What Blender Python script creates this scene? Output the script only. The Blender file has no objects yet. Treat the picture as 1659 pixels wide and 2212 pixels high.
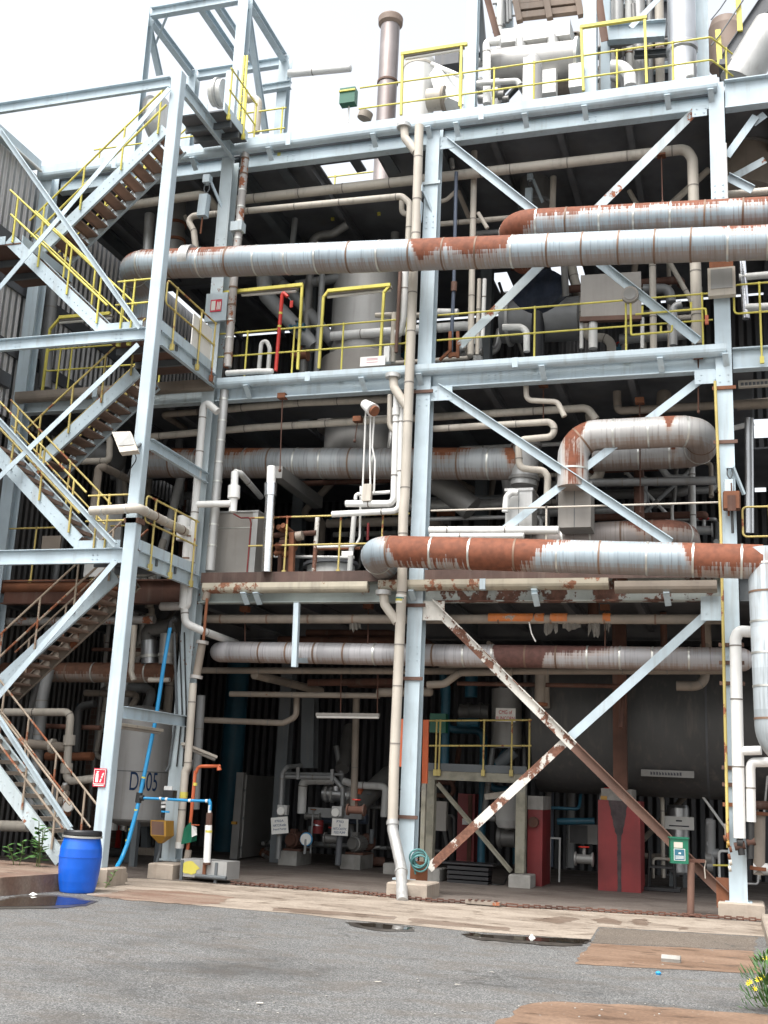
import bpy, math, random
from mathutils import Vector as V, Matrix
random.seed(7)
R = math.radians
sc = bpy.context.scene
col = sc.collection
# ---------------------------------------------------------------- camera, sky, sun, exposure
FPX, PITCH, ROLL, YAW, EYE = 2456.8, R(13.636), R(2.606), R(-17.616), 1.7
CX, CY = 829.5, 1106.0            # photograph measured on a 1659 x 2212 grid
fw = V((math.sin(YAW)*math.cos(PITCH), math.cos(YAW)*math.cos(PITCH), math.sin(PITCH)))
_rt = V((math.cos(YAW), -math.sin(YAW), 0)); _up = _rt.cross(fw)
rt = math.cos(ROLL)*_rt + math.sin(ROLL)*_up
up = -math.sin(ROLL)*_rt + math.cos(ROLL)*_up
CAM = V((0, 0, EYE))
cd = bpy.data.cameras.new('camera'); cam = bpy.data.objects.new('camera', cd); col.objects.link(cam)
cd.sensor_fit = 'VERTICAL'; cd.sensor_height = 24; cd.lens = FPX/2212*24
cd.clip_end = 3000; cd.clip_start = .05
m = Matrix((rt, up, -fw)).transposed().to_4x4(); m.translation = CAM; cam.matrix_world = m
sc.camera = cam
SUN_EL, SUN_AZ = R(62), R(200)     # azimuth the light comes from, clockwise from +Y (behind the camera, left)
w = bpy.data.worlds.new('World'); sc.world = w; w.use_nodes = True
nt = w.node_tree; nt.nodes.clear()
sky = nt.nodes.new('ShaderNodeTexSky'); sky.sky_type = 'NISHITA'; sky.sun_disc = False
sky.sun_elevation = SUN_EL; sky.sun_rotation = SUN_AZ; sky.dust_density = 4; sky.air_density = 1.5
hs = nt.nodes.new('ShaderNodeHueSaturation'); hs.inputs['Saturation'].default_value = .22; hs.inputs['Value'].default_value = 1.2
bg = nt.nodes.new('ShaderNodeBackground'); bg.inputs[1].default_value = .1
wo = nt.nodes.new('ShaderNodeOutputWorld')
nt.links.new(sky.outputs[0], hs.inputs['Color']); nt.links.new(hs.outputs[0], bg.inputs[0]); nt.links.new(bg.outputs[0], wo.inputs[0])
sl = bpy.data.lights.new('sun', 'SUN'); sl.energy = 1.5; sl.angle = R(40); sl.color = (1, .97, .92)
so = bpy.data.objects.new('sun', sl); col.objects.link(so)
sd = V((math.sin(SUN_AZ)*math.cos(SUN_EL), math.cos(SUN_AZ)*math.cos(SUN_EL), math.sin(SUN_EL)))
so.rotation_euler = sd.to_track_quat('Z', 'Y').to_euler(); so.location = (0, -10, 30)
sc.view_settings.view_transform = 'Standard'; sc.view_settings.look = 'None'
sc.view_settings.exposure = 1.5; sc.view_settings.gamma = 1
sc.cycles.max_bounces = 6; sc.cycles.diffuse_bounces = 3; sc.cycles.glossy_bounces = 3

# ---------------------------------------------------------------- unprojection: where a sight line meets a real plane
YF = 19.2
def ray(x, y): return fw*FPX + rt*(x-CX) - up*(y-CY)
def a(x, y, dy=0.):
    d = ray(x, y); return CAM + d*((YF+dy)/d.y)
def g(x, y, z=0.):
    d = ray(x, y); return CAM + d*((z-EYE)/d.z)
def ax(x, y, X):
    d = ray(x, y); return CAM + d*(X/d.x)
def crop(x0, y0, wpx, wimg=1659):
    s = wpx*.6777/wimg
    def f(x, y, dy=0.): return a(x0*.6777+x*s, y0*.6777+y*s, dy)
    f.g = lambda x, y, z=0.: g(x0*.6777+x*s, y0*.6777+y*s, z)
    f.d = lambda x, y: (x0*.6777+x*s, y0*.6777+y*s)
    return f
T = {(i, j): crop(816*i, 816*j, 816) for i in range(3) for j in range(4)}
t00, t10, t20, t01, t11, t21, t02, t12, t22, t03, t13, t23 = [T[k] for k in ((0,0),(1,0),(2,0),(0,1),(1,1),(2,1),(0,2),(1,2),(2,2),(0,3),(1,3),(2,3))]
cA = crop(0,400,500); cB = crop(0,1000,700); cC = crop(0,1680,560); cD = crop(0,2200,700); cE = crop(700,2300,600)
cF = crop(1250,2150,600); cG = crop(1800,2300,648); cH = crop(1450,0,500); cI = crop(1900,0,548); cJ = crop(380,0,620)
cK = crop(600,1550,650); cL = crop(2200,700,248,549); cM = crop(2200,1650,248,422)

# ---------------------------------------------------------------- materials
MT = {}
def nodes(name):
    mt = bpy.data.materials.new(name); mt.use_nodes = True; n = mt.node_tree.nodes; l = mt.node_tree.links
    b = n['Principled BSDF']; MT[name] = mt
    return mt, n, l, b
def N(n, t, **k):
    x = n.new(t)
    for a_, v in k.items():
        if a_ == 'op': x.operation = v
        else: setattr(x, a_, v)
    return x
def math_(n, l, op, x, y=None, clamp=False):
    q = n.new('ShaderNodeMath'); q.operation = op; q.use_clamp = clamp
    for i, s in enumerate((x, y)):
        if s is None: continue
        if isinstance(s, (int, float)): q.inputs[i].default_value = s
        else: l.new(s, q.inputs[i])
    return q.outputs[0]
def mixc(n, l, fac, A, B, mode='MIX'):
    q = n.new('ShaderNodeMix'); q.data_type = 'RGBA'; q.blend_type = mode
    for i, s in ((0, fac), (6, A), (7, B)):
        if isinstance(s, (int, float)): q.inputs[i].default_value = s
        elif isinstance(s, tuple): q.inputs[i].default_value = (*s, 1)
        else: l.new(s, q.inputs[i])
    return q.outputs[2]
def noise(n, l, scale=(1,1,1), freq=1., detail=4, rough=.55, coord=None):
    if coord is None: coord = n.new('ShaderNodeNewGeometry').outputs['Position']
    mp = n.new('ShaderNodeMapping'); mp.inputs['Scale'].default_value = scale; l.new(coord, mp.inputs[0])
    q = n.new('ShaderNodeTexNoise'); q.inputs['Scale'].default_value = freq; q.inputs['Detail'].default_value = detail; q.inputs['Roughness'].default_value = rough
    l.new(mp.outputs[0], q.inputs['Vector']); return q.outputs[0]
def smooth(n, l, x, lo, hi):
    q = n.new('ShaderNodeMapRange'); q.interpolation_type = 'SMOOTHSTEP'; l.new(x, q.inputs[0]); q.inputs[1].default_value = lo; q.inputs[2].default_value = hi
    return q.outputs[0]
RUST = (.17, .06, .028); RUSTB = (.17, .054, .026)
def paint(name, c, rough=.5, metal=0., var=.25, dirt=.25, dirtc=(.16,.14,.12), rust=0., rustc=RUST, freq=1.3, bump=.15, streak=True):
    """painted or bare surface with uneven tone, run-down dirt streaks and rust breaking through (rust 0..1)"""
    mt, n, l, b = nodes(name)
    big = noise(n, l, freq=freq, detail=5)
    fine = noise(n, l, freq=freq*14, detail=3)
    c1 = tuple(x*(1-var) for x in c); c2 = tuple(min(1, x*(1+var*.6)) for x in c)
    base = mixc(n, l, smooth(n, l, big, .3, .7), c1, c2)
    if dirt:
        st = noise(n, l, scale=(9,9,.7) if streak else (3,3,3), freq=1, detail=5)
        f = math_(n, l, 'MULTIPLY', smooth(n, l, st, .5, .78), dirt)
        base = mixc(n, l, f, base, dirtc)
    if rust:
        rn = noise(n, l, scale=(1,1,.8), freq=2.3, detail=8, rough=.68)
        t0 = .78-.5*rust
        rm = smooth(n, l, rn, t0, t0+.03)
        rcol = mixc(n, l, smooth(n, l, fine, .3, .7), rustc, tuple(x*1.8 for x in rustc))
        base = mixc(n, l, rm, base, rcol)
        b.inputs['Roughness'].default_value = rough
        rr = math_(n, l, 'ADD', math_(n, l, 'MULTIPLY', rm, .85-rough), rough); l.new(rr, b.inputs['Roughness'])
        if metal: l.new(math_(n, l, 'MULTIPLY', math_(n, l, 'SUBTRACT', 1., rm), metal), b.inputs['Metallic'])
    else:
        b.inputs['Roughness'].default_value = rough; b.inputs['Metallic'].default_value = metal
    l.new(base, b.inputs['Base Color'])
    if bump:
        bp = n.new('ShaderNodeBump'); bp.inputs['Strength'].default_value = bump; bp.inputs['Distance'].default_value = .01
        l.new(fine, bp.inputs['Height']); l.new(bp.outputs[0], b.inputs['Normal'])
    return mt
def cladding(name, stops, base=(.35,.415,.46), rustc=RUSTB, axis='X', x0=-15., x1=5., metal=.18, drip=.75, rough=.5, panel=.62):
    """sheet cladding of a lagged pipe; stops (world position along the pipe, how far rust reaches down from the crown 0..1)"""
    mt, n, l, b = nodes(name)
    geo = n.new('ShaderNodeNewGeometry'); sp = n.new('ShaderNodeSeparateXYZ'); l.new(geo.outputs['Position'], sp.inputs[0])
    sn = n.new('ShaderNodeSeparateXYZ'); l.new(geo.outputs['True Normal'], sn.inputs[0])
    pos = sp.outputs[axis]
    h = math_(n, l, 'ADD', math_(n, l, 'MULTIPLY', sn.outputs['Z'], .5), .5)
    mr = n.new('ShaderNodeMapRange'); l.new(pos, mr.inputs[0]); mr.inputs[1].default_value = x0; mr.inputs[2].default_value = x1
    rp = n.new('ShaderNodeValToRGB'); l.new(mr.outputs[0], rp.inputs[0]); cr = rp.color_ramp
    st = sorted(((s[0]-x0)/(x1-x0), s[1]) for s in stops)
    while len(cr.elements) > 1: cr.elements.remove(cr.elements[-1])
    cr.elements[0].position = st[0][0]; cr.elements[0].color = (st[0][1],)*3+(1,)
    for p_, v_ in st[1:]:
        e = cr.elements.new(min(1, max(0, p_))); e.color = (v_, v_, v_, 1)
    L = rp.outputs[0]
    cellx = math_(n, l, 'FLOOR', math_(n, l, 'DIVIDE', pos, panel))
    wn = n.new('ShaderNodeTexWhiteNoise'); wn.noise_dimensions = '1D'; l.new(cellx, wn.inputs['W'])
    s3 = {'X': (30,1.0,1.2), 'Y': (1.0,30,1.2), 'Z': (12,12,.8)}[axis]
    strk = noise(n, l, scale=s3, freq=1, detail=4, rough=.6)
    blot = noise(n, l, freq=2.4, detail=6, rough=.62)
    v = math_(n, l, 'ADD', h, math_(n, l, 'MULTIPLY', math_(n, l, 'SUBTRACT', strk, .5), drip))
    v = math_(n, l, 'ADD', v, math_(n, l, 'MULTIPLY', math_(n, l, 'SUBTRACT', blot, .5), .5))
    thr = math_(n, l, 'SUBTRACT', 1.22, math_(n, l, 'MULTIPLY', L, 1.5))
    dv = math_(n, l, 'SUBTRACT', v, thr); rm = smooth(n, l, dv, -.02, .13); halo = math_(n, l, 'MULTIPLY', smooth(n, l, dv, -.3, .0), .5)
    # light bleached film, panel-to-panel tone, fine run marks, rusty weep along the belly
    tone = mixc(n, l, wn.outputs['Value'], tuple(x*.8 for x in base), tuple(min(1, x*1.18) for x in base))
    tone = mixc(n, l, math_(n, l, 'MULTIPLY', smooth(n, l, strk, .5, .72), .75), tone, tuple(x*.45 for x in base))
    tone = mixc(n, l, math_(n, l, 'MULTIPLY', smooth(n, l, blot, .5, .75), .3), tone, (.33,.29,.26))
    weep = math_(n, l, 'MULTIPLY', smooth(n, l, math_(n, l, 'SUBTRACT', math_(n, l, 'ADD', .30, math_(n, l, 'MULTIPLY', math_(n, l, 'SUBTRACT', strk, .5), .6)), h), 0, .25), .55)
    tone = mixc(n, l, weep, tone, (.26,.15,.09))
    tone = mixc(n, l, halo, tone, (.34,.24,.18))
    fine = noise(n, l, freq=9, detail=5)
    rc = mixc(n, l, smooth(n, l, fine, .3, .7), tuple(x*.78 for x in rustc), tuple(x*1.2 for x in rustc))
    l.new(mixc(n, l, rm, tone, rc), b.inputs['Base Color'])
    l.new(math_(n, l, 'MULTIPLY', math_(n, l, 'SUBTRACT', 1., rm), metal), b.inputs['Metallic'])
    l.new(math_(n, l, 'ADD', rough, math_(n, l, 'MULTIPLY', rm, .3)), b.inputs['Roughness'])
    bp = n.new('ShaderNodeBump'); bp.inputs['Strength'].default_value = .25; bp.inputs['Distance'].default_value = .02
    l.new(blot, bp.inputs['Height']); l.new(bp.outputs[0], b.inputs['Normal'])
    return mt
def corrugated(name, c, pitch=.18, axis='Y', dirt=.4):
    mt, n, l, b = nodes(name)
    geo = n.new('ShaderNodeNewGeometry'); sp = n.new('ShaderNodeSeparateXYZ'); l.new(geo.outputs['Position'], sp.inputs[0])
    wv = math_(n, l, 'SINE', math_(n, l, 'MULTIPLY', sp.outputs[axis], 6.283/pitch))
    st = noise(n, l, scale=(3,3,.3), freq=1.5, detail=5)
    base = mixc(n, l, math_(n, l, 'MULTIPLY', smooth(n, l, st, .4, .75), dirt), c, (.17,.15,.14))
    l.new(base, b.inputs['Base Color']); b.inputs['Roughness'].default_value = .6
    bp = n.new('ShaderNodeBump'); bp.inputs['Strength'].default_value = 1; bp.inputs['Distance'].default_value = .05
    l.new(wv, bp.inputs['Height']); l.new(bp.outputs[0], b.inputs['Normal'])
    return mt
BLUE = (.455,.545,.595)
paint('steel', BLUE, .5, dirt=.34, dirtc=(.2,.18,.16), var=.14, rust=.1, bump=.1)
paint('steel_worn', (.46,.53,.555), .55, dirt=.4, var=.15, rust=.32)
paint('steel_rusty', (.5,.49,.45), .6, dirt=.4, rust=.8, rustc=(.12,.05,.03))
paint('steel_peel', (.62,.6,.55), .55, dirt=.2, rust=.52, rustc=(.11,.05,.032))
paint('steel_brown', (.13,.07,.05), .75, var=.3, dirt=.2)
paint('steel_dark', (.10,.112,.12), .6, dirt=.4, var=.2, rust=.15)  # frame steel with the shade of the inner bays put into its colour
paint('beam_rusty', (.33,.37,.35), .6, dirt=.35, rust=.22, rustc=(.13,.05,.03), freq=.8)
paint('yellow', (.60,.53,.10), .5, dirt=.4, dirtc=(.3,.2,.06), var=.18, rust=.2)
paint('yellow_worn', (.5,.40,.13), .55, dirt=.4, dirtc=(.25,.17,.1), var=.2, rust=.42)
paint('handrail_old', (.36,.29,.22), .6, dirt=.4, rust=.5)
paint('beige', (.47,.43,.37), .6, dirt=.4, var=.12, rust=.05)
paint('beige_dirty_shaded', (.26,.22,.18), .65, dirt=.5, var=.2, rust=.25)  # dirty beige, taken darker still to carry interior shade
paint('white_pipe', (.62,.62,.60), .5, dirt=.25, var=.1, rust=.05)
paint('white_bright', (.76,.76,.74), .45, dirt=.15, var=.08)
paint('grey_pipe', (.24,.245,.245), .5, dirt=.4, var=.15, metal=.2)  # grey lowered so the colour itself holds the shade indoors
paint('lagging', (.45,.45,.44), .45, dirt=.35, var=.15, metal=.4, rust=.1)
paint('lagging_rust', (.42,.40,.38), .5, dirt=.4, var=.2, metal=.3, rust=.5)
paint('chrome', (.75,.75,.76), .16, metal=1, var=.12, dirt=.1, freq=3, bump=.3)
paint('stainless', (.48,.49,.5), .33, metal=.85, var=.12, dirt=.25)
paint('dull_vessel', (.21,.205,.195), .5, metal=.3, var=.15, dirt=.35, rust=.08)  # vessel tone darkened to stand in for deep interior shade
paint('band', (.6,.6,.56), .35, metal=.7, var=.1, dirt=.2)
paint('band_rust', (.2,.125,.085), .6, metal=.2, var=.3, dirt=.3)
paint('rust', (.2,.075,.035), .85, var=.4, dirt=.3, dirtc=(.09,.04,.025))
paint('rust_dark', (.10,.045,.03), .85, var=.4, dirt=.3)
paint('tread', (.27,.19,.15), .85, var=.35, dirt=.2)
paint('red', (.52,.03,.02), .45, var=.15, dirt=.15)
paint('red_oxide', (.20,.018,.019), .55, var=.25, dirt=.3, dirtc=(.07,.02,.02), rust=.12, rustc=(.05,.02,.02))
paint('orange', (.46,.1,.035), .5, var=.15, dirt=.2)
paint('orange_worn', (.5,.15,.035), .55, var=.2, dirt=.5, dirtc=(.36,.31,.26), rust=.42, rustc=(.22,.2,.17), freq=3)
paint('rag', (.15,.14,.125), .9, var=.3, dirt=.4, freq=6)
paint('pier_stain', (.055,.04,.042), .8, var=.4, dirt=.3, freq=4)
paint('clip', (.22,.2,.18), .6, metal=.2, var=.3)
paint('green_box', (.006,.115,.065), .4, var=.15, dirt=.15)
paint('teal', (.02,.10,.15), .5, var=.2, dirt=.2)
paint('navy', (.07,.09,.13), .5, var=.2)
paint('blue_plastic', (.003,.10,.56), .38, var=.12, dirt=.12, dirtc=(.12,.17,.3), freq=4, bump=.06)
paint('black_plastic', (.015,.015,.017), .4, var=.2, dirt=0)
paint('black_rubber', (.02,.02,.02), .6, var=.2, dirt=0)
paint('hose_blue', (.02,.27,.55), .4, var=.1, dirt=.1)
paint('hose_teal', (.07,.2,.2), .5, var=.2, dirt=.2)
paint('ochre', (.38,.2,.025), .55, var=.2, dirt=.3)
paint('concrete', (.32,.27,.22), .85, var=.25, dirt=.5, dirtc=(.16,.10,.07), freq=2, bump=.5)
paint('concrete_grey', (.27,.26,.24), .85, var=.25, dirt=.4, freq=3, bump=.5)
paint('dark_sheet', (.10,.105,.115), .6, var=.2, dirt=.3)
paint('deck_under', (.12,.124,.132), .7, var=.25, dirt=.3, streak=False)  # shade under the decks painted into plate and joists
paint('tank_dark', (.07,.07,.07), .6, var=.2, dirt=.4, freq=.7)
paint('sign_white', (.75,.74,.7), .5, var=.06, dirt=.1)
paint('sign_red', (.55,.02,.05), .45, var=.06, dirt=.05)
paint('ink', (.03,.03,.04), .6, var=0, dirt=0, bump=0)
paint('ink_blue', (.01,.05,.15), .6, var=0, dirt=0, bump=0)
paint('ink_red', (.5,.03,.03), .6, var=0, dirt=0, bump=0)
paint('faded_red', (.6,.35,.38), .6, var=0, dirt=0, bump=0)
paint('sheet_tan', (.30,.28,.255), .6, var=.12, dirt=.3)
paint('lamp_glass', (.28,.28,.27), .15, var=.1, dirt=.2)
paint('leaf', (.055,.14,.03), .5, var=.4, dirt=0)
paint('stem', (.10,.13,.04), .6, dirt=0)
paint('petal', (.75,.6,.02), .5, dirt=0)
paint('worn_yellow_beam', (.26,.245,.19), .7, var=.4, dirt=.8, dirtc=(.09,.095,.11), rust=.15, freq=3, streak=False)
paint('stainless_brown', (.34,.30,.29), .4, metal=.6, var=.25, dirt=.5, dirtc=(.22,.13,.1), freq=.8)
paint('sheet_tan_brown', (.27,.2,.16), .6, var=.2)
paint('black_sheet', (.022,.028,.042), .22, var=.3, dirt=.1, freq=4, bump=.5)
paint('slat', (.17,.125,.095), .7, var=.3, dirt=.3)
paint('toe_rust', (.085,.05,.04), .75, var=.35, dirt=.3, dirtc=(.2,.16,.13), freq=2)
paint('cream_rust', (.42,.38,.30), .6, dirt=.4, rust=.42, rustc=(.16,.07,.04), freq=1.2)
paint('beam_patch', (.40,.43,.41), .6, dirt=.35, rust=.55, rustc=(.085,.04,.028), freq=.8)
paint('vessel_matte', (.36,.355,.345), .5, metal=.25, var=.15, dirt=.3, freq=.8)
paint('bolt', (.30,.30,.29), .5, metal=.5)
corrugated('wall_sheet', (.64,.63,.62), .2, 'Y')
corrugated('wall_shaded', (.09,.088,.085), .2, 'Y')  # dark copy of the wall sheet: deck shade put into the colour
corrugated('back_sheet', (.05,.052,.056), .2, 'X', dirt=.3)  # back wall sheet coloured dark to deepen the shade behind the bays

# ---------------------------------------------------------------- mesh building
def vv(p): return p if isinstance(p, V) else V(p)
def fillet(pts, rb, seg=6):
    """polyline with its corners rounded"""
    pts = [vv(p) for p in pts]
    if len(pts) < 3 or not rb: return pts
    out = [pts[0]]
    for i in range(1, len(pts)-1):
        p, q, s = pts[i-1], pts[i], pts[i+1]
        u, v = (p-q), (s-q); lu, lv = u.length, v.length
        if lu < 1e-6 or lv < 1e-6: continue
        u /= lu; v /= lv; ang = u.angle(v)
        if ang > math.pi-.05: out.append(q); continue
        tl = min(rb/math.tan(ang/2), lu*.49, lv*.49); r = tl*math.tan(ang/2)
        c = q + (u+v).normalized()*(r/math.sin(ang/2))
        A, B = q+u*tl, q+v*tl
        va, vb = A-c, B-c
        tot = va.angle(vb); axis = va.cross(vb).normalized()
        for k in range(seg+1): out.append(c + Matrix.Rotation(tot*k/seg, 3, axis) @ va)
    out.append(pts[-1]); return out
class MB:
    def __init__(s): s.v = []; s.f = []; s.sm = []; s.mi = []; s.cur = 0
    def add(s, vs, fs, smooth=False):
        o = len(s.v); s.v += [vv(p) for p in vs]
        for f in fs: s.f.append([i+o for i in f]); s.sm.append(smooth); s.mi.append(s.cur)
        return s
    def quad(s, *p): return s.add(p, [list(range(len(p)))])
    def prism(s, prof, p0, p1, upv=(0,0,1), smooth=False):
        p0, p1, u = vv(p0), vv(p1), vv(upv)
        d = (p1-p0).normalized(); side = d.cross(u)
        if side.length < 1e-4: u = V((0,1,0)); side = d.cross(u)
        side.normalize(); u = side.cross(d)
        n = len(prof); vs = [p + side*x + u*y for p in (p0, p1) for x, y in prof]
        s.add(vs, [[i, (i+1) % n, n+(i+1) % n, n+i] for i in range(n)], smooth)
        return s.add(vs, [list(range(n))[::-1], list(range(n, 2*n))])
    def bar(s, p0, p1, w, h, upv=(0,0,1), c=.004):
        c = min(c, w*.2, h*.2); x, y = w/2, h/2
        return s.prism([(-x,-y+c),(-x+c,-y),(x-c,-y),(x,-y+c),(x,y-c),(x-c,y),(-x+c,y),(-x,y-c)], p0, p1, upv)
    def ibeam(s, p0, p1, w, h, tf=.022, tw=.016, upv=(0,0,1)):
        x, y, t = w/2, h/2, tw/2
        return s.prism([(-x,-y),(x,-y),(x,-y+tf),(t,-y+tf),(t,y-tf),(x,y-tf),(x,y),(-x,y),(-x,y-tf),(-t,y-tf),(-t,-y+tf),(-x,-y+tf)], p0, p1, upv)
    def chan(s, p0, p1, w, h, t=.012, upv=(0,0,1), flip=1):
        """channel: web at side 0, flanges towards +side*flip"""
        pr = [(0,-h/2),(w,-h/2),(w,-h/2+t),(t,-h/2+t),(t,h/2-t),(w,h/2-t),(w,h/2),(0,h/2)]
        if flip < 0: pr = [(-x, y) for x, y in pr][::-1]
        return s.prism(pr, p0, p1, upv)
    def angle(s, p0, p1, w, h, t=.012, upv=(0,0,1), flip=1):
        pr = [(0,-h/2),(t,-h/2),(t,h/2-t),(w,h/2-t),(w,h/2),(0,h/2)]
        if flip < 0: pr = [(-x, y) for x, y in pr][::-1]
        return s.prism(pr, p0, p1, upv)
    def box(s, c, sz, rz=0.):
        c = vv(c); x, y, z = sz[0]/2, sz[1]/2, sz[2]/2
        d = V((math.cos(rz), math.sin(rz), 0))
        return s.prism([(-y,-z),(y,-z),(y,z),(-y,z)], c-d*x, c+d*x)
    def bbox(s, x0, x1, y0, y1, z0, z1): return s.box(((x0+x1)/2,(y0+y1)/2,(z0+z1)/2), (x1-x0,y1-y0,z1-z0))
    def tube(s, pts, r, n=14, bend=None, caps=True, seg=6, dome=0):
        pts = fillet(pts, bend if bend is not None else r*2.6, seg)
        q = [pts[0]]
        for p in pts[1:]:
            if (p-q[-1]).length > 1e-5: q.append(p)
        pts = q; m_ = len(pts)
        tan = [((pts[min(i+1,m_-1)]-pts[max(i-1,0)])).normalized() for i in range(m_)]
        t = tan[0]; ref = V((0,0,1)) if abs(t.z) < .9 else V((1,0,0))
        u = (ref - t*ref.dot(t)).normalized()
        rings = []; rr = r if isinstance(r, (list, tuple)) else None
        for i, p in enumerate(pts):
            t = tan[i]; u = (u - t*u.dot(t)).normalized(); w_ = t.cross(u)
            ri = rr[i] if rr else r
            rings.append([p + (u*math.cos(2*math.pi*k/n) + w_*math.sin(2*math.pi*k/n))*ri for k in range(n)])
        vs = [x for rg in rings for x in rg]
        s.add(vs, [[i*n+k, i*n+(k+1) % n, (i+1)*n+(k+1) % n, (i+1)*n+k] for i in range(m_-1) for k in range(n)], True)
        if caps and not dome:
            s.add(rings[0], [list(range(n))[::-1]]); s.add(rings[-1], [list(range(n))])
        if dome:
            for rg, t, p, sgn in ((rings[0], -tan[0], pts[0], -1), (rings[-1], tan[-1], pts[-1], 1)):
                vs = []; 
                for j in range(5):
                    an = j/5*math.pi/2
                    vs += [p + (x-p)*math.cos(an) + t*math.sin(an)*(x-p).length*dome for x in rg]
                vs.append(p + t*(rg[0]-p).length*dome)
                fs = [[j*n+k, j*n+(k+1) % n, (j+1)*n+(k+1) % n, (j+1)*n+k] for j in range(4) for k in range(n)] + [[4*n+k, 4*n+(k+1) % n, 5*n] for k in range(n)]
                if sgn < 0: fs = [f[::-1] for f in fs]
                s.add(vs, fs, True)
        return s
    def lathe(s, prof, base, axis=(0,0,1), n=28, caps=True):
        base, ax_ = vv(base), vv(axis).normalized()
        ref = V((1,0,0)) if abs(ax_.x) < .9 else V((0,1,0)); u = (ref-ax_*ref.dot(ax_)).normalized(); w_ = ax_.cross(u)
        rings = [[base + ax_*h + (u*math.cos(2*math.pi*k/n)+w_*math.sin(2*math.pi*k/n))*r for k in range(n)] for r, h in prof]
        for i in range(len(rings)-1):
            s.add(rings[i]+rings[i+1], [[k, (k+1) % n, n+(k+1) % n, n+k] for k in range(n)], True)
        if caps: s.add(rings[0], [list(range(n))[::-1]]); s.add(rings[-1], [list(range(n))])
        return s
    def bolt(s, p, axis, r=.014, h=.012): return s.lathe([(r,0),(r,h)], p, axis, n=6)
    def build(s, name, mat=None, parent=None, label=None, cat=None, group=None, kind=None, mats=None):
        me = bpy.data.meshes.new(name)
        if parent is not None: off = V(parent['_o'])
        else:
            xs = [p.x for p in s.v]; ys = [p.y for p in s.v]; zs = [p.z for p in s.v]
            off = V(((min(xs)+max(xs))/2, (min(ys)+max(ys))/2, min(zs)))
        me.from_pydata([p-off for p in s.v], [], s.f)
        for mn in (mats or [mat]): me.materials.append(MT[mn])
        me.polygons.foreach_set('use_smooth', s.sm); me.polygons.foreach_set('material_index', s.mi)
        me.update(); me.validate()
        o = bpy.data.objects.new(name, me); col.objects.link(o)
        if parent is not None: o.parent = parent
        else: o.location = off
        o['_o'] = off; ALL.append(o)
        tag(o, label, cat, group, kind); return o
ALL = []; rp = random.Random(5)
def tag(o, label=None, cat=None, group=None, kind=None):
    for k, v_ in (('label', label), ('category', cat), ('group', group), ('kind', kind)):
        if v_: o[k] = v_
    return o
def thing(name, label, cat, loc, group=None, kind=None):
    o = bpy.data.objects.new(name, None); col.objects.link(o); o.empty_display_size = .2
    o.location = vv(loc); o['_o'] = vv(loc); ALL.append(o)
    return tag(o, label, cat, group, kind)
def arclen_pts(pts, rb, pos, seg=6):
    """points and tangents at distances pos along the filleted path"""
    q = fillet(pts, rb, seg); out = []; acc = 0.; res = {}
    for p, s_ in zip(q, q[1:]):
        L_ = (s_-p).length
        for x in pos:
            if x not in res and acc <= x <= acc+L_ and L_ > 1e-6: res[x] = (p+(s_-p)*((x-acc)/L_), (s_-p).normalized())
        acc += L_
    return [res[x] for x in pos if x in res], acc
def pipe(label, pts, dia, mat='beige', name='pipe', group=None, bend=None, cat='pipe', n=14, dome=0, bands=None, band_mat='band', bname='band', flanges=(), fl_mat='rust', part='cladding'):
    r = dia/2; rb = bend if bend is not None else r*2.8
    if not bands and not flanges:
        mb = MB().tube(pts, r, n=n, bend=rb, dome=dome); tot = arclen_pts(pts, rb, [])[1]
        if mat in ('beige','beige_dirty_shaded','white_pipe','white_bright','grey_pipe') and .075 < dia < .32 and tot > 1.2:
            mb.cur = 1; pos = [x_+rp.uniform(-.2,.2) for x_ in [.5+.95*i for i in range(int(tot/.95))]]
            for p, d in arclen_pts(pts, rb, pos)[0]: mb.tube([p-d*.011, p+d*.011], r+.005, n=n, bend=0)
            return mb.build(name, None, label=label, cat=cat, group=group, mats=[mat, 'clip'])
        return mb.build(name, mat, label=label, cat=cat, group=group)
    lo = min((vv(p) for p in pts), key=lambda p: p.z)
    t = thing(name, label, cat, lo, group)
    MB().tube(pts, r, n=max(n, 24 if dia > .3 else n), bend=rb, dome=dome, seg=8).build(part, mat, t)
    if bands:
        _, tot = arclen_pts(pts, rb, [])
        if isinstance(bands, (int, float)):
            k = max(1, int(tot/bands)); pos = [bands*(.5+i)+random.uniform(-.06,.06)*bands for i in range(k)]
        else: pos = [b*tot for b in bands]
        for p, d in arclen_pts(pts, rb, pos)[0]:
            MB().tube([p-d*.016, p+d*.016], r+.007, n=24, bend=0).build(bname, band_mat if random.random() < .62 else 'band_rust', t)
    if flanges:
        _, tot = arclen_pts(pts, rb, [])
        for p, d in arclen_pts(pts, rb, [f*tot for f in flanges])[0]:
            MB().tube([p-d*.03, p+d*.03], r*(1.45 if name != 'downpipe' else 1.06)+.01, n=20, bend=0).build('flange', fl_mat, t)
    return t
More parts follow.
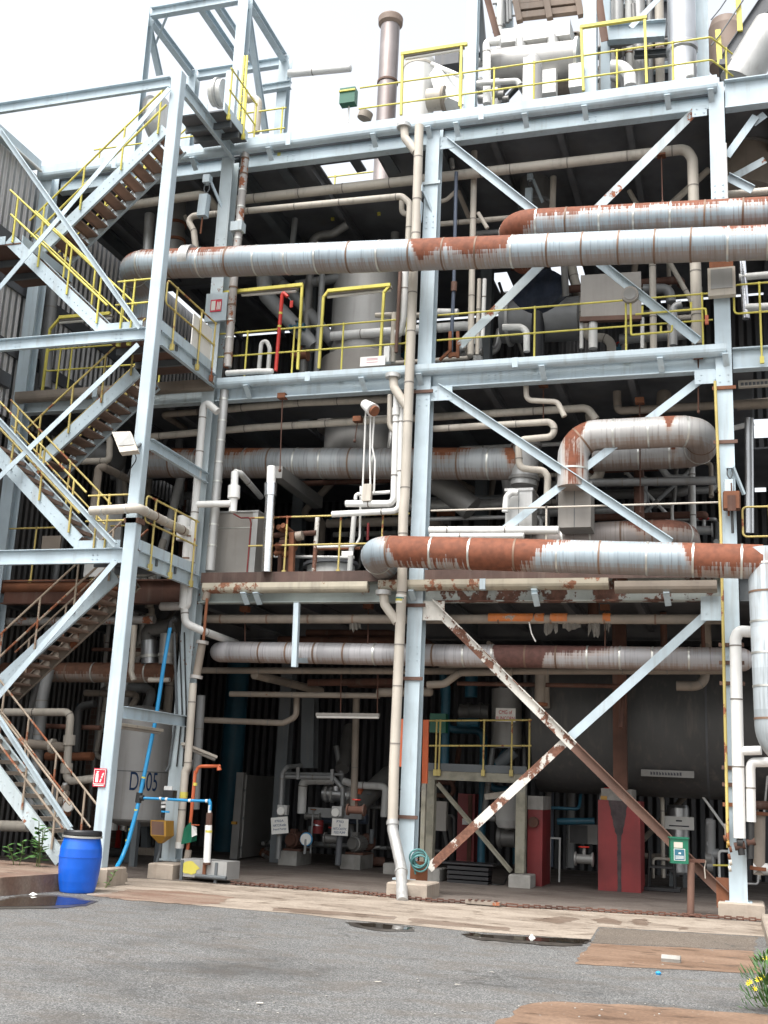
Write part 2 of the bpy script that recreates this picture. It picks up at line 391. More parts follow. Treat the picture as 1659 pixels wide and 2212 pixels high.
def railing(label, base, h=1.0, posts=None, mat='yellow', r=.0175, rails=(1., .52), group=None, ends=None, name='railing', loop=False, drop=.12, pr=None):
    """base: polyline along the deck edge; posts: list of (segment, fraction)"""
    base = [vv(p) for p in base]; z = V((0,0,1))
    t = thing(name, label, 'railing', base[0], group)
    if loop:
        for e, nx in ((0, 1), (-1, -2)):
            pass
    for i, f in enumerate(rails):
        nm_ = 'top_rail' if i == 0 else 'mid_rail'
        pts = [p+z*h*f for p in base]
        if loop and i == 0:
            lo = [p+z*h*rails[1] for p in base]
            if loop in ('start', 'both'):
                d = (base[0]-base[1]).normalized()*.15; pts = [lo[0], lo[0]+d, pts[0]+d]+pts
            if loop in ('end', 'both'):
                d = (base[-1]-base[-2]).normalized()*.15; pts = pts+[pts[-1]+d, lo[-1]+d, lo[-1]]
        MB().tube(pts, r, n=10, bend=.1).build(nm_, mat, t)
    for sgi, fr in (posts or []):
        p = base[sgi].lerp(base[sgi+1], fr)
        MB().tube([p-z*drop, p+z*h], pr or r*1.05, n=10).tube([p+z*(h-.025), p+z*(h+.02)], r*1.5, n=10, bend=0).box(p-z*(drop-.05), (.07,.05,.12)).tube([p+z*(h*rails[-1]-.022), p+z*(h*rails[-1]+.022)], r*1.5, n=10, bend=0).build('post', mat, t)
    return t
def textmesh(s_, origin, xdir, ydir, height, mat, parent, name='lettering', width=None, label=None):
    cu = bpy.data.curves.new('t', 'FONT'); cu.body = s_; cu.size = 1; cu.align_x = 'CENTER'; cu.align_y = 'CENTER'; cu.extrude = .01
    tmp = bpy.data.objects.new('t', cu); col.objects.link(tmp); bpy.context.view_layer.update()
    me = bpy.data.meshes.new_from_object(tmp.evaluated_get(bpy.context.evaluated_depsgraph_get()))
    bpy.data.objects.remove(tmp); bpy.data.curves.remove(cu)
    xs = [v_.co.x for v_ in me.vertices]; ys = [v_.co.y for v_ in me.vertices]
    hh = max(ys)-min(ys); sy = height/hh; sx = (width/(max(xs)-min(xs))) if width else sy
    xd, yd, o = vv(xdir).normalized(), vv(ydir).normalized(), vv(origin); nz = xd.cross(yd)
    off = V(parent['_o']); mx, my = (max(xs)+min(xs))/2, (max(ys)+min(ys))/2
    for v_ in me.vertices: v_.co = o + xd*((v_.co.x-mx)*sx) + yd*((v_.co.y-my)*sy) + nz*(v_.co.z*.2) - off
    me.materials.clear(); me.materials.append(MT[mat]); me.name = name
    ob = bpy.data.objects.new(name, me); col.objects.link(ob); ob.parent = parent; ob['_o'] = off; ALL.append(ob)
    return ob

# ================================================================ GROUND
def ground_sheet(name, pts, z, mat, kind='structure', rag=0.):
    mb = MB(); P_ = [V((p[0], p[1], z)) for p in pts]
    if rag:
        Q = []
        for p, q in zip(P_, P_[1:]+P_[:1]):
            k = max(1, min(60, int((q-p).length/.11))); d = (q-p).normalized(); nn = V((-d.y, d.x, 0))
            for i in range(k): Q.append(p.lerp(q, i/k)+nn*random.uniform(-rag, rag)+d*random.uniform(-rag, rag)*.5)
        P_ = Q
    mb.add(P_, [list(range(len(P_)))])
    o = mb.build(name, mat, kind=kind)
    if o.data.polygons[0].normal.z < 0: o.data.flip_normals()
    return o
def asphalt(nm_='asphalt', ca=(.072,.072,.071), cb=(.245,.243,.235)):
    mt, n, l, b = nodes(nm_)
    vo = n.new('ShaderNodeTexVoronoi'); geo = n.new('ShaderNodeNewGeometry'); l.new(geo.outputs['Position'], vo.inputs['Vector']); vo.inputs['Scale'].default_value = 95
    rnd = n.new('ShaderNodeSeparateColor'); l.new(vo.outputs['Color'], rnd.inputs[0])
    big = noise(n, l, freq=.35, detail=6, rough=.6); mid = noise(n, l, scale=(1,2.2,1), freq=1.6, detail=6)
    st = smooth(n, l, rnd.outputs[0], .35, 1.)
    c = mixc(n, l, st, ca, cb)
    c = mixc(n, l, math_(n, l, 'MULTIPLY', smooth(n, l, mid, .42, .7), .55), c, (.105,.088,.072))
    c = mixc(n, l, math_(n, l, 'MULTIPLY', smooth(n, l, big, .45, .68), .45), c, (.22,.22,.22), 'MULTIPLY')
    ve = n.new('ShaderNodeTexVoronoi'); ve.feature = 'DISTANCE_TO_EDGE'; ve.inputs['Scale'].default_value = .42
    wp = n.new('ShaderNodeMapping'); l.new(geo.outputs['Position'], wp.inputs[0]); nq = n.new('ShaderNodeTexNoise'); nq.inputs['Scale'].default_value = 2.5; l.new(geo.outputs['Position'], nq.inputs['Vector'])
    av = n.new('ShaderNodeVectorMath'); av.operation = 'ADD'; l.new(geo.outputs['Position'], av.inputs[0]); l.new(nq.outputs['Color'], av.inputs[1]); l.new(av.outputs[0], ve.inputs['Vector'])
    cm = noise(n, l, freq=.5, detail=3)
    ck = math_(n, l, 'MULTIPLY', math_(n, l, 'SUBTRACT', 1., smooth(n, l, ve.outputs['Distance'], .004, .012)), smooth(n, l, cm, .5, .6))
    c = mixc(n, l, math_(n, l, 'MULTIPLY', ck, .6), c, (.03,.028,.025))
    oil = noise(n, l, freq=1.1, detail=5, rough=.6); c = mixc(n, l, math_(n, l, 'MULTIPLY', smooth(n, l, oil, .62, .72), .5), c, (.05,.047,.045))
    l.new(c, b.inputs['Base Color'])
    l.new(math_(n, l, 'SUBTRACT', .85, math_(n, l, 'MULTIPLY', smooth(n, l, big, .5, .7), .3)), b.inputs['Roughness'])
    bp = n.new('ShaderNodeBump'); bp.inputs['Strength'].default_value = .7; bp.inputs['Distance'].default_value = .006
    l.new(rnd.outputs[1], bp.inputs['Height']); l.new(bp.outputs[0], b.inputs['Normal'])
asphalt(); asphalt('gravel_brown', (.085,.066,.05), (.22,.185,.15))
def slab(name, c1, c2, c3, scale=1., stain=.6, rough=.8):
    mt, n, l, b = nodes(name)
    big = noise(n, l, scale=(.6,1.6,1), freq=1.1*scale, detail=7, rough=.62); med = noise(n, l, scale=(1,2.4,1), freq=2.3*scale, detail=6); fine = noise(n, l, freq=26, detail=4)
    c = mixc(n, l, smooth(n, l, big, .36, .62), c1, c2)
    c = mixc(n, l, math_(n, l, 'MULTIPLY', smooth(n, l, med, .52, .7), stain), c, c3)
    c = mixc(n, l, .35, c, mixc(n, l, smooth(n, l, fine, .3, .7), (.25,.25,.25), (1,1,1)), 'MULTIPLY')
    l.new(c, b.inputs['Base Color'])
    l.new(math_(n, l, 'SUBTRACT', rough, math_(n, l, 'MULTIPLY', smooth(n, l, med, .5, .68), .35)), b.inputs['Roughness'])
    bp = n.new('ShaderNodeBump'); bp.inputs['Strength'].default_value = .3; bp.inputs['Distance'].default_value = .01; l.new(fine, bp.inputs['Height']); l.new(bp.outputs[0], b.inputs['Normal'])
slab('apron', (.235,.19,.15), (.35,.295,.24), (.125,.088,.063), stain=.9)
slab('patch', (.165,.098,.06), (.23,.148,.098), (.10,.062,.042), stain=.8)
slab('floor_slab', (.105,.083,.07), (.155,.13,.112), (.06,.05,.044), .8)  # inner floor, darkened in colour for the shade of the bay
slab('rust_patch', (.17,.10,.07), (.25,.185,.14), (.11,.065,.045))
slab('damp_stain', (.16,.115,.085), (.21,.16,.125), (.10,.072,.052), stain=.7, rough=.6)
paint('damp', (.055,.048,.042), .35, var=.4, dirt=.4, dirtc=(.12,.1,.08), freq=5, bump=.3, streak=False)
mt, n, l, b = nodes('puddle'); b.inputs['Base Color'].default_value = (.03,.024,.018,1); b.inputs['Roughness'].default_value = .02; b.inputs['IOR'].default_value = 1.33
ground_sheet('yard', [(-150,-60),(150,-60),(150,220),(-150,220)], 0, 'asphalt')
gd = lambda f, *ps: [f.g(x, y) for x, y in ps]
edge = gd(t03,(560,825),(900,850),(1280,892),(1659,925)) + gd(t13,(300,950),(600,985),(1000,1020),(1400,1062)) + gd(t23,(0,1078),(250,1096),(510,1112),(560,1032),(1000,1058),(1590,1092),(1659,1096))
back = gd(t23,(1659,1004),(800,948),(0,903)) + gd(t13,(1100,868),(700,824),(300,792)) + gd(t03,(1500,760),(1000,722),(640,705))
ground_sheet('concrete_apron', edge+[V((3,18.2,0)),V((3,18.7,0))]+back, .004, 'apron')
ground_sheet('concrete_floor', [back[-1]+V((-6,.6,0))]+back[::-1]+[V((9,18.75,0)),V((9,34,0)),V((-22,34,0)),V((-22,18.4,0))], .008, 'floor_slab')
ground_sheet('concrete_patch', gd(t23,(505,1138),(1000,1160),(1565,1188),(1610,1335),(900,1300),(405,1272)), .004, 'patch', rag=.025)
ground_sheet('gravel_patch', gd(t23,(565,1036),(1000,1062),(1590,1096),(1570,1184),(1000,1156),(515,1134)), .003, 'gravel_brown', rag=.02)
for q in (gd(t23,(500,985),(600,970),(720,1000),(690,1016),(560,1006)), gd(t23,(760,985),(850,978),(895,1000),(880,1026),(790,1018)), gd(t23,(1050,1042),(1110,1032),(1160,1046),(1090,1056)), gd(t23,(120,985),(330,962),(440,985),(300,1010)), gd(t13,(1000,975),(1400,1012),(1659,1040),(1659,1062),(1300,1030),(1000,1002)), gd(t13,(100,905),(500,930),(900,965),(900,985),(500,955),(100,925))):
    ground_sheet('damp_patch', q, .006, 'damp_stain', rag=.05)
ground_sheet('concrete_patch', gd(t23,(0,1600),(100,1530),(260,1512),(700,1535),(1659,1600))+gd(t23,(1659,1800),(-300,1760)), .004, 'patch', rag=.03)
ground_sheet('concrete_patch', gd(t03,(600,832),(830,790),(1200,800),(1500,840),(1430,885),(1200,885),(860,860)), .006, 'rust_patch', rag=.06)
ground_sheet('puddle', gd(t03,(-80,880),(120,842),(330,834),(480,850),(578,868),(545,886),(330,898),(60,902),(-80,905)), .010, 'puddle', rag=.025)
ground_sheet('puddle', gd(t13,(640,1012),(760,1012),(900,1024),(1010,1040),(980,1052),(840,1046),(700,1030)), .010, 'puddle', rag=.025)
ground_sheet('puddle', gd(t23,(-330,1082),(0,1094),(200,1103),(500,1117),(470,1138),(380,1142),(200,1130),(0,1118),(-250,1095)), .010, 'puddle', rag=.025)
ground_sheet('puddle', gd(t13,(1340,1068),(1440,1076),(1480,1086),(1400,1084)), .010, 'puddle', rag=.025)
for q in (gd(t03,(-80,872),(120,832),(340,824),(500,842),(620,868),(560,896),(330,915),(60,915),(-80,915)), gd(t13,(590,1006),(760,1004),(920,1018),(1050,1040),(1010,1064),(840,1060),(680,1042)), gd(t23,(-330,1076),(0,1088),(200,1098),(508,1112),(500,1140),(390,1160),(200,1150),(0,1136),(-250,1112))):
    ground_sheet('damp_patch', q, .007, 'damp', rag=.05)
# raised pavement at the foot of the stairs, and the kerb that edges the yard on the right
mb = MB(); k0, k1, k2 = g(-260,1948), g(0,1936), g(130,1925)
top = .25
poly = [V((k0.x,k0.y,0)), V((k1.x,k1.y,0)), V((k2.x,k2.y,0)), V((-9.72,16.45,0)), V((-9.9,17.1,0)), V((-13.9,17.1,0)), V((-13.9,14.0,0))]
lo = poly; hi = [p+V((0,0,top)) for p in poly]; m_ = len(poly)
mb.add(lo+hi, [[i,(i+1)%m_,m_+(i+1)%m_,m_+i] for i in range(m_)]+[list(range(m_,2*m_))])
mb.build('raised_pavement', 'rust_patch', kind='structure')
mb = MB()
kr = [t23.g(1560,1010), t23.g(1600,1200), t23.g(1659,1400), t23.g(1720,1700)]
for p, q in zip(kr, kr[1:]):
    mb.prism([(-.12,0),(.0,0),(.0,.13),(-.02,.15),(-.12,.15)], p+V((.12,0,0)), q+V((.12,0,0)))
mb.build('kerb', 'concrete', kind='structure')
ground_sheet('pavement', [kr[0]+V((.24,0,0)), kr[1]+V((.24,0,0)), kr[2]+V((.24,0,0)), kr[3]+V((.24,0,0)), kr[3]+V((8,0,0)), kr[0]+V((8,0,0))], .13, 'concrete')

# ================================================================ STEEL FRAME
XF, XL, XC, XR = -14.2, -9.85, -5.44, -.1
S = thing('plant_structure', 'pale blue steel frame of columns, beams and crossed braces carrying the plant', 'steel frame', (XC, YF, 0))
for x, zb, zt, mname in ((XF,.1,14.5,'steel'), (XL,.3,14.3,'steel_worn'), (XC,.25,14.45,'steel'), (XR,.25,14.52,'steel')):
    mb = MB().ibeam((x,YF+.14,zb), (x,YF+.14,zt), .27, .28, upv=(0,1,0))
    mb.bbox(x-.2, x+.2, YF-.06, YF+.34, zb-.03, zb)
    for z in (3.9, 8.6, 12.2):
        for sx in (-.07,.07):
            for k in range(3): mb.bolt((x+sx, YF, z+k*.12), (0,-1,0))
    mb.build('column', mname, S)
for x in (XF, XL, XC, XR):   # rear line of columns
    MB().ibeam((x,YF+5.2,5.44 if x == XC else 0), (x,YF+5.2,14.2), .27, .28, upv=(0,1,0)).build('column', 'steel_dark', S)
def xbeam(x0, x1, z0, z1, dy=.14, mat='steel', w=.2, bolts=(), label=None):
    mb = MB().ibeam((x0,YF+dy,(z0+z1)/2), (x1,YF+dy,(z0+z1)/2), w, z1-z0)
    for bx in bolts:
        for i in (0,1):
            for j in (0,1): mb.bolt((bx+i*.12, YF+dy-.01, z0+.12+j*.09), (0,-1,0))
    o = mb.build('beam', mat, S)
    if label: o['label'] = label
for z0, z1, mats, dyb in ((14.15,14.5,('steel',)*3,.34), (8.95,9.32,('steel_worn','steel','steel'),.14), (4.94,5.40,('rust_dark','beam_rusty','beam_patch'),.14)):
    xs = (XF, XL, XC, XR)
    for i in range(3):
        xbeam(xs[i]+.14, xs[i+1]-.14, z0, z1, dyb, mat=mats[i], bolts=(xs[i]+1.2, xs[i]+3.0) if i else (xs[i]+2,), label='rusted brown beam' if mats[i] == 'rust_dark' else None)
xbeam(XR+.15, 4.5, 13.98, 14.56, .1); xbeam(XR+.15, 4.5, 8.95, 9.34, .14); xbeam(XR+.15, 4.5, 4.95, 5.4, .3, 'steel_dark')
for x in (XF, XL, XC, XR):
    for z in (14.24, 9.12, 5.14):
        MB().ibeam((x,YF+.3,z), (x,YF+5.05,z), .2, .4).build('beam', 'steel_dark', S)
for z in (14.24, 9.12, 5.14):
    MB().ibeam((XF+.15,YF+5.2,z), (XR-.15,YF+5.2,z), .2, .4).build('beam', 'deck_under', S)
def brace(p, q, w=.15, mat='steel', label=None, t=.09):
    o = MB().angle(p, q, t, w, t=.014, flip=1, upv=(0,0,1)).build('brace', mat, S)
    if label: o['label'] = label
b_ = .06
brace(a(962,306,b_), a(1508,738,b_), .15); brace(a(1508,233,b_+.12), a(993,746,b_+.12), .17, 'steel_worn')
brace(a(945,838,b_), a(1449,1173,b_), .15); brace(a(1512,821,b_+.12), a(1070,1158,b_+.12), .14)
brace(a(930,1303,b_), a(1240,1612,b_), .16, 'steel_peel', 'peeling brown lower brace'); brace(a(1240,1612,b_), a(1567,1934,b_), .16, 'steel_brown', 'rusty brown lower brace')
brace(a(1531,1323,b_+.12), a(1232,1592,b_+.12), .15, 'steel'); brace(a(1232,1592,b_+.12), a(926,1876,b_+.12), .15, 'steel_peel', 'white brace with peeling paint')
def gusset(ctr, w, h, mat='steel', nb=4):
    mb = MB().bbox(ctr.x-w/2, ctr.x+w/2, ctr.y-.008, ctr.y+.008, ctr.z-h/2, ctr.z+h/2)
    for i in range(nb): mb.bolt((ctr.x-w*.3+w*.6*(i%2)+.03*(i//2), ctr.y-.008, ctr.z-h*.2+h*.4*(i//2)), (0,-1,0))
    mb.build('gusset', mat, S)
gusset(t10(1232,925,.045), .34, .26); gusset(t11(1200,890,.045), .42, .28); gusset(t12(1150,640,.045), .4, .34, 'steel_peel')
gusset(t22(1310,625,.045), .42, .4); gusset(t21(1265,785,.045), .42, .24); gusset(t20(1215,720,.045), .26, .22); gusset(t13(1055,690,-.03), .3, .42, 'rust', 5)
gusset(t23(1390,810,.045), .3, .45, 'rust')
for f, x, y, x2, m_ in ((t10,1135,1188,None,'steel_worn'),(t11,1085,880,None,'steel_brown'),(t12,1030,605,None,'rust_dark'),(t12,1020,1080,None,'steel_brown'),(t13,980,318,None,'steel_brown'),(t21,1390,855,None,'rust'),(t21,1415,1205,None,'steel_brown'),(t22,1450,1112,None,'steel_brown'),(t22,1445,978,None,'steel_brown'),(t22,1435,862,None,'steel_brown'),(t23,1465,0,None,'steel_brown'),(t23,1470,110,None,'steel_brown'),(t23,1475,240,None,'rust')):
    p = f(x, y, 0); cx_ = XC if p.x < -3 else XR
    MB().bbox(cx_-.2, cx_+.19, YF-.035, YF-.004, p.z-.03, p.z+.03).build('strap', m_, S)
# plinths
def plinth(label, x0, x1, y0, y1, z1, mat='concrete', cat='plinth', name='plinth'):
    mb = MB(); c = .02
    mb.add([(x0,y0,0),(x1,y0,0),(x1,y1,0),(x0,y1,0),(x0,y0,z1-c),(x1,y0,z1-c),(x1,y1,z1-c),(x0,y1,z1-c),(x0+c,y0+c,z1),(x1-c,y0+c,z1),(x1-c,y1-c,z1),(x0+c,y1-c,z1)],
        [[0,1,5,4],[1,2,6,5],[2,3,7,6],[3,0,4,7],[4,5,9,8],[5,6,10,9],[6,7,11,10],[7,4,8,11],[8,9,10,11]])
    return mb.build(name, mat, label=label, cat=cat)
def plinth_px(label, f, x0, y0, x1, y1, z1, depth=.8, **k):
    p, q = f.g(x0, y1), f.g(x1, y1); return plinth(label, p.x, q.x, (p.y+q.y)/2, (p.y+q.y)/2+depth, z1, **k)
plinth_px('stained concrete plinth under the left frame column', t03, 905, 640, 1160, 722, .26)
plinth_px('concrete plinth under the centre column beside the downpipe foot', t13, 805, 755, 1138, 850, .24)
plinth_px('concrete plinth under the right frame column', t23, 1335, 880, 1640, 985, .24)
plinth_px('pale concrete block under the stair tower column behind the blue drum', t03, 600, 650, 705, 772, .28, .6)
plinth_px('small mossy concrete block where the blue hose ends', t03, 705, 680, 752, 748, .16, .4)

# gutters along the deck fronts, with their brackets
def gutter(label, x0, x1, z0, z1, mat, br, bmat='steel', y=-.08):
    t = thing('gutter', label, 'gutter', (x0, YF, z0))
    h = z1-z0
    MB().prism([(-.07,-h/2),(-.01,-h/2),(.035,-h/2+.02),(.062,-h/2+.05),(.075,-h/2+min(.1,h*.5)),(.075,h/2),(.06,h/2),(.055,h/2-.04),(-.07,h/2-.04)], (x0,YF+y,(z0+z1)/2), (x1,YF+y,(z0+z1)/2)).build('trough', mat, t)
    for x in br:
        mb = MB().bar((x,YF-.18,z0-.012), (x,YF+.06,z0-.012), .1, .02)
        mb.prism([(-.05,-.01),(.05,-.01),(.05,.01),(-.05,.01)], (x,YF-.16,z0-.022), (x+.02,YF+.03,z0-.2), (0,-1,0))
        mb.build('bracket', bmat, t)
    for k in range(int((x1-x0)/4)):
        x = x0+1.9+4*k; MB().bbox(x-.05, x+.05, YF+y-.082, YF+y+.05, z0-.004, z1+.004).build('joint_clip', bmat, t)
    return t
gutter('long pale gutter along the front edge of the top deck', -14.35, -.08, 14.30, 14.58, 'steel', [f(x, y, -.1).x for f, x, y in ((t10,90,905),(t10,765,815),(t10,1120,765),(t10,1300,740),(t20,85,675),(t20,470,625),(t20,1005,560),(t20,1285,535))]+[-10.6,-12.4])
gutter('white gutter along the front edge of the middle deck', -9.6, -.05, 9.17, 9.35, 'steel', [f(x, y, -.1).x for f, x, y in ((t01,1600,825),(t11,690,775),(t11,1060,745),(t21,195,680),(t21,960,635),(t21,1380,605))])
gutter('dull grey gutter at middle deck level behind the stair tower', -14.2, -9.72, 9.14, 9.35, 'beige_dirty_shaded', [-12.3])
gutter('cream and rust gutter along the lower deck left of the centre column', -9.55, -6.3, 5.10, 5.28, 'cream_rust', [t12(-60,500).x, t12(20,500).x])
gutter('worn cream gutter along the lower deck passing in front of the centre column', -6.1, -2.05, 5.12, 5.30, 'cream_rust', [t12(1010,490,-.1).x, -3.3])
gutter('dull cream gutter under the big rust red pipe at lower right', -1.95, -.3, 5.05, 5.24, 'beige_dirty_shaded', [t22(150,480,-.1).x, t22(1000,450,-.1).x])

# decks: plate and the joists under it
def deck(label, z, x0, x1, y0, y1, holes=(), mat='deck_under', step=1.32, jh=.24):
    t = thing('deck', label, 'deck', (x0, y0, z-.3)); mb = MB()
    xs = sorted({x0,x1,*[h[0] for h in holes],*[h[1] for h in holes]}); ys = sorted({y0,y1,*[h[2] for h in holes],*[h[3] for h in holes]})
    for xa, xb in zip(xs, xs[1:]):
        for ya, yb in zip(ys, ys[1:]):
            cx_, cy_ = (xa+xb)/2, (ya+yb)/2
            if not any(h[0] < cx_ < h[1] and h[2] < cy_ < h[3] for h in holes): mb.bbox(xa, xb, ya, yb, z-.04, z)
    mb.build('plate', mat, t)
    x = x0+.7
    while x < x1:
        if not any(h[0]-.1 < x < h[1]+.1 for h in holes) and min(abs(x-c) for c in (XF,XL,XC,XR)) > .3:
            MB().ibeam((x,y0+.1,z-.04-jh/2-.002), (x,y1-.1,z-.04-jh/2-.002), .12, jh).build('joist', mat, t)
        x += step
    return t
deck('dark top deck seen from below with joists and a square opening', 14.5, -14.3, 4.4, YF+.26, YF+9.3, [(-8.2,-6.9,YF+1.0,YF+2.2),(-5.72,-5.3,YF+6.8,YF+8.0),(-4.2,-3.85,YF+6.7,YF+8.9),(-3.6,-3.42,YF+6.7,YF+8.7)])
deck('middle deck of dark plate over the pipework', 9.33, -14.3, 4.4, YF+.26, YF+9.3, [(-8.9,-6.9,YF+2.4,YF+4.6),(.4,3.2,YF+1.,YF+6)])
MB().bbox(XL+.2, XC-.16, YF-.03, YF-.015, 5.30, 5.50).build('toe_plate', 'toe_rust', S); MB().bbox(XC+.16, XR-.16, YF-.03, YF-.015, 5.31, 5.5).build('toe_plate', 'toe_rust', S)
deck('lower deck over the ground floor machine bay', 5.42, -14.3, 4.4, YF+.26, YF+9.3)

# walls
def sheet_wall(name, label, axis, c, u0, u1, z0, z1, holes, mat, th=.05):
    mb = MB(); us = sorted({u0,u1,*[h[i] for h in holes for i in (0,1)]}); zs = sorted({z0,z1,*[h[i] for h in holes for i in (2,3)]})
    for ua, ub in zip(us, us[1:]):
        for za, zb in zip(zs, zs[1:]):
            cu, cz = (ua+ub)/2, (za+zb)/2
            if any(h[0] < cu < h[1] and h[2] < cz < h[3] for h in holes): continue
            if axis == 'X': mb.bbox(ua, ub, c, c+th, za, zb)
            else: mb.bbox(c-th, c, ua, ub, za, zb)
    return mb.build(name, mat, label=label, cat='wall')
YB = YF+9.3
def hol(x0, y0, x1, y1):
    p, q = a(x0, y0, 9.3), a(x1, y1, 9.3); return (min(p.x,q.x), max(p.x,q.x), min(p.z,q.z,14.4), min(14.4,max(p.z,q.z)))
holes = [hol(1060,590,1112,632), hol(1196,575,1243,655), hol(1252,570,1268,645), hol(1602,905,1620,935), hol(1628,905,1662,945), hol(1602,945,1616,962), hol(1628,1005,1656,1030), hol(1598,1012,1608,1028), hol(1630,1045,1655,1062),
         hol(35,1215,62,1232), hol(68,1222,88,1242), hol(104,1232,116,1248)]
holes = [h for h in holes if h[1]-h[0] > .03 and h[3]-h[2] > .03]
sheet_wall('light_block_wall', 'dark corrugated wall added to block light behind the plant', 'X', YB, -16, 6, 0, 14.4, holes, 'back_sheet')  # wall added behind the bays to keep light out of them
bw = thing('cladding_building', 'pale corrugated side wall of the building at far left', 'building', (-14.5,20,0))
MB().bbox(-14.6,-14.5,13.2,YB,8.9,14.5).build('wall', 'wall_sheet', bw); MB().bbox(-14.62,-14.53,13.2,YB,0,8.898).build('lower_wall', 'wall_shaded', bw)
for z0, z1 in ((11.62,11.95),(10.2,10.48)):
    MB().bbox(-14.5,-14.44,14,YB-.05,z0,z1).build('window_strip', 'dark_sheet', bw)
MB().bar((-14.38,13.2,14.52), (-14.38,19.05,14.6), .22, .2).build('eave_beam', 'steel', bw)
MB().tube([(-14.22,13.2,14.36),(-14.22,19.0,14.42)], .035, n=10).build('gutter_pipe', 'white_pipe', bw)
for z in (12.55, 9.6): MB().bar((-14.42,13.2,z), (-14.42,YF-.1,z), .12, .3).build('rail', 'dark_sheet', bw)

# ================================================================ STAIR TOWER
YT = YF-2.5; XT = -9.8
TW = thing('stair_tower', 'pale blue braced steel tower holding the outside staircases', 'stair tower', (XT, YT, 0))
def rbox(p0, p1, w, d, nm_, m_='steel', par=TW, upv=(0,1,0)): return MB().bar(p0, p1, w, d, upv, c=.012).build(nm_, m_, par)
rbox((XT-.03,YT+.1,.2), (XT+.02,YT+.1,14.62), .215, .2, 'column'); rbox((-14.1,YT+.1,.2), (-14.1,YT+.1,14.62), .215, .2, 'column')
for z0, z1 in ((14.31,14.53),(9.24,9.47),(5.20,5.46)):
    mb = MB().chan((-14.0,YT+.06,(z0+z1)/2), (XT-.12,YT+.06,(z0+z1)/2), .08, z1-z0, flip=1)
    for bx in (-10.5,-12.6):
        for i in (0,1):
            for j in (0,1): mb.bolt((bx+i*.09, YT+.06, z0+.07+j*.08), (0,-1,0))
    mb.build('beam', 'steel', TW)
for z0, z1, m_ in ((14.2,14.48,'steel'),(9.2,9.46,'steel'),(5.18,5.44,'steel')):
    MB().chan((XT+.06,YT+.22,(z0+z1)/2), (XT+.06,YF-.02,(z0+z1)/2), .08, z1-z0, flip=1).build('beam', m_, TW)
for (pa, pb) in ((t01(905,1215,-2.35), t01(1275,1440,-.2)), (t02(752,1295,-2.35), t02(1145,1345,-.15))):
    z = (pa.z+pb.z)/2
    MB().chan((XT+.06,YT+.22,pa.z), (XT+.06,YF-.02,pa.z), .09, .2, flip=1).build('beam', 'steel', TW)
by = -2.57
for (x0,y0),(x1,y1) in (((0,281),(303,708)),((366,190),(-60,690)),((298,744),(-60,1086)),((-60,846),(250,1178)),((249,1212),(-60,1569)),((-30,1508),(153,1790))):
    MB().angle(a(x0,y0,by), a(x1,y1,by), .07, .1, t=.012).build('brace', 'steel', TW)
mb = MB(); mb.bbox(XT-.14,XT+.14,YT+.0,YT+.22,t02(800,45,-2.5).z-.07,t02(800,45,-2.5).z+.02); mb.build('strap', 'steel_brown', TW)

def stair(label, A, B, y0, y1, n, sides, ext=(0,0), mats=('steel','steel'), trail=None, hmat='yellow', tread='tread', posts=(.08,.38,.68,.95)):
    A, B = V((A.x,0,A.z)), V((B.x,0,B.z)); d = (B-A).normalized(); A = A-d*ext[0]; B = B+d*ext[1]
    t = thing('staircase', label, 'staircase', (A.x, y0, A.z), 'steel staircases of the tower')
    L, Rr = (A, B) if A.x < B.x else (B, A)
    for y, fl, m_ in ((y0, -1, mats[0]), (y1, 1, mats[1])):
        mb = MB().chan(L+V((0,y,0)), Rr+V((0,y,0)), .06, .24, flip=fl)
        sg = -1 if fl < 0 else 1
        for i in range(n):
            p = A.lerp(B, (i+.5)/n)
            for q in (-.05,.05): mb.bolt(p+d*q+V((0,y,0)), (0,-1,0), .011, .01)
        mb.build('stringer', m_, t)
    for i in range(n):
        p = A.lerp(B, (i+.5)/n)
        mb = MB().bbox(p.x-.12, p.x+.12, y0+.014, y1-.014, p.z-.02, p.z+.015)
        mb.bbox(p.x-.125*(1 if B.x > A.x else -1)-.006, p.x-.125*(1 if B.x > A.x else -1)+.006, y0+.014, y1-.014, p.z-.05, p.z+.015)
        mb.build('tread', tread, t)
    for sd_ in sides:
        y = y0-.03 if sd_ == 0 else y1+.03; off = V((0,y,0)); z = V((0,0,1)); ov = d*.12
        MB().tube([A+off+z*.95-ov, B+off+z*.95+ov], .02, n=8).build('handrail', hmat if not trail else trail, t)
        MB().tube([A+off+z*.5, B+off+z*.5], .017 if sd_ else .022, n=8).build('mid_rail', hmat, t)
        for f in posts:
            p = A.lerp(B, f)+off
            MB().tube([p+z*.0, p+z*.95], .02, n=8).build('post', hmat, t)
    return t
y0, y1, y2, y3 = YF-2.35, YF-1.57, YF-1.45, YF-.65
stair('lowest stair flight climbing left from the raised pavement behind the blue drum', a(123,1848,-2.35), a(0,1682.6,-2.35), y0, y1, 11, (0,1), (.1,1.1), hmat='handrail_old', mats=('steel_worn','steel_worn'), tread='beige_dirty_shaded')
stair('dark railed second stair flight climbing right to the lowest landing', a(13.7,1461,-1.45), a(224,1266.6,-1.45), y2, y3, 13, (0,1), (.5,.3), hmat='handrail_old', mats=('steel','beige_dirty_shaded'))
stair('third stair flight with yellow rails running up left from the lowest landing', a(160,1162,-2.35), a(0,989,-2.35), y0, y1, 10, (0,1), (.1,.6), hmat='yellow_worn')
stair('fourth stair flight climbing right to the middle landing in the shade', a(163,923.6,-1.45), a(300,797,-1.45), y2, y3, 12, (0,1), (1.25,-.05), hmat='yellow_worn')
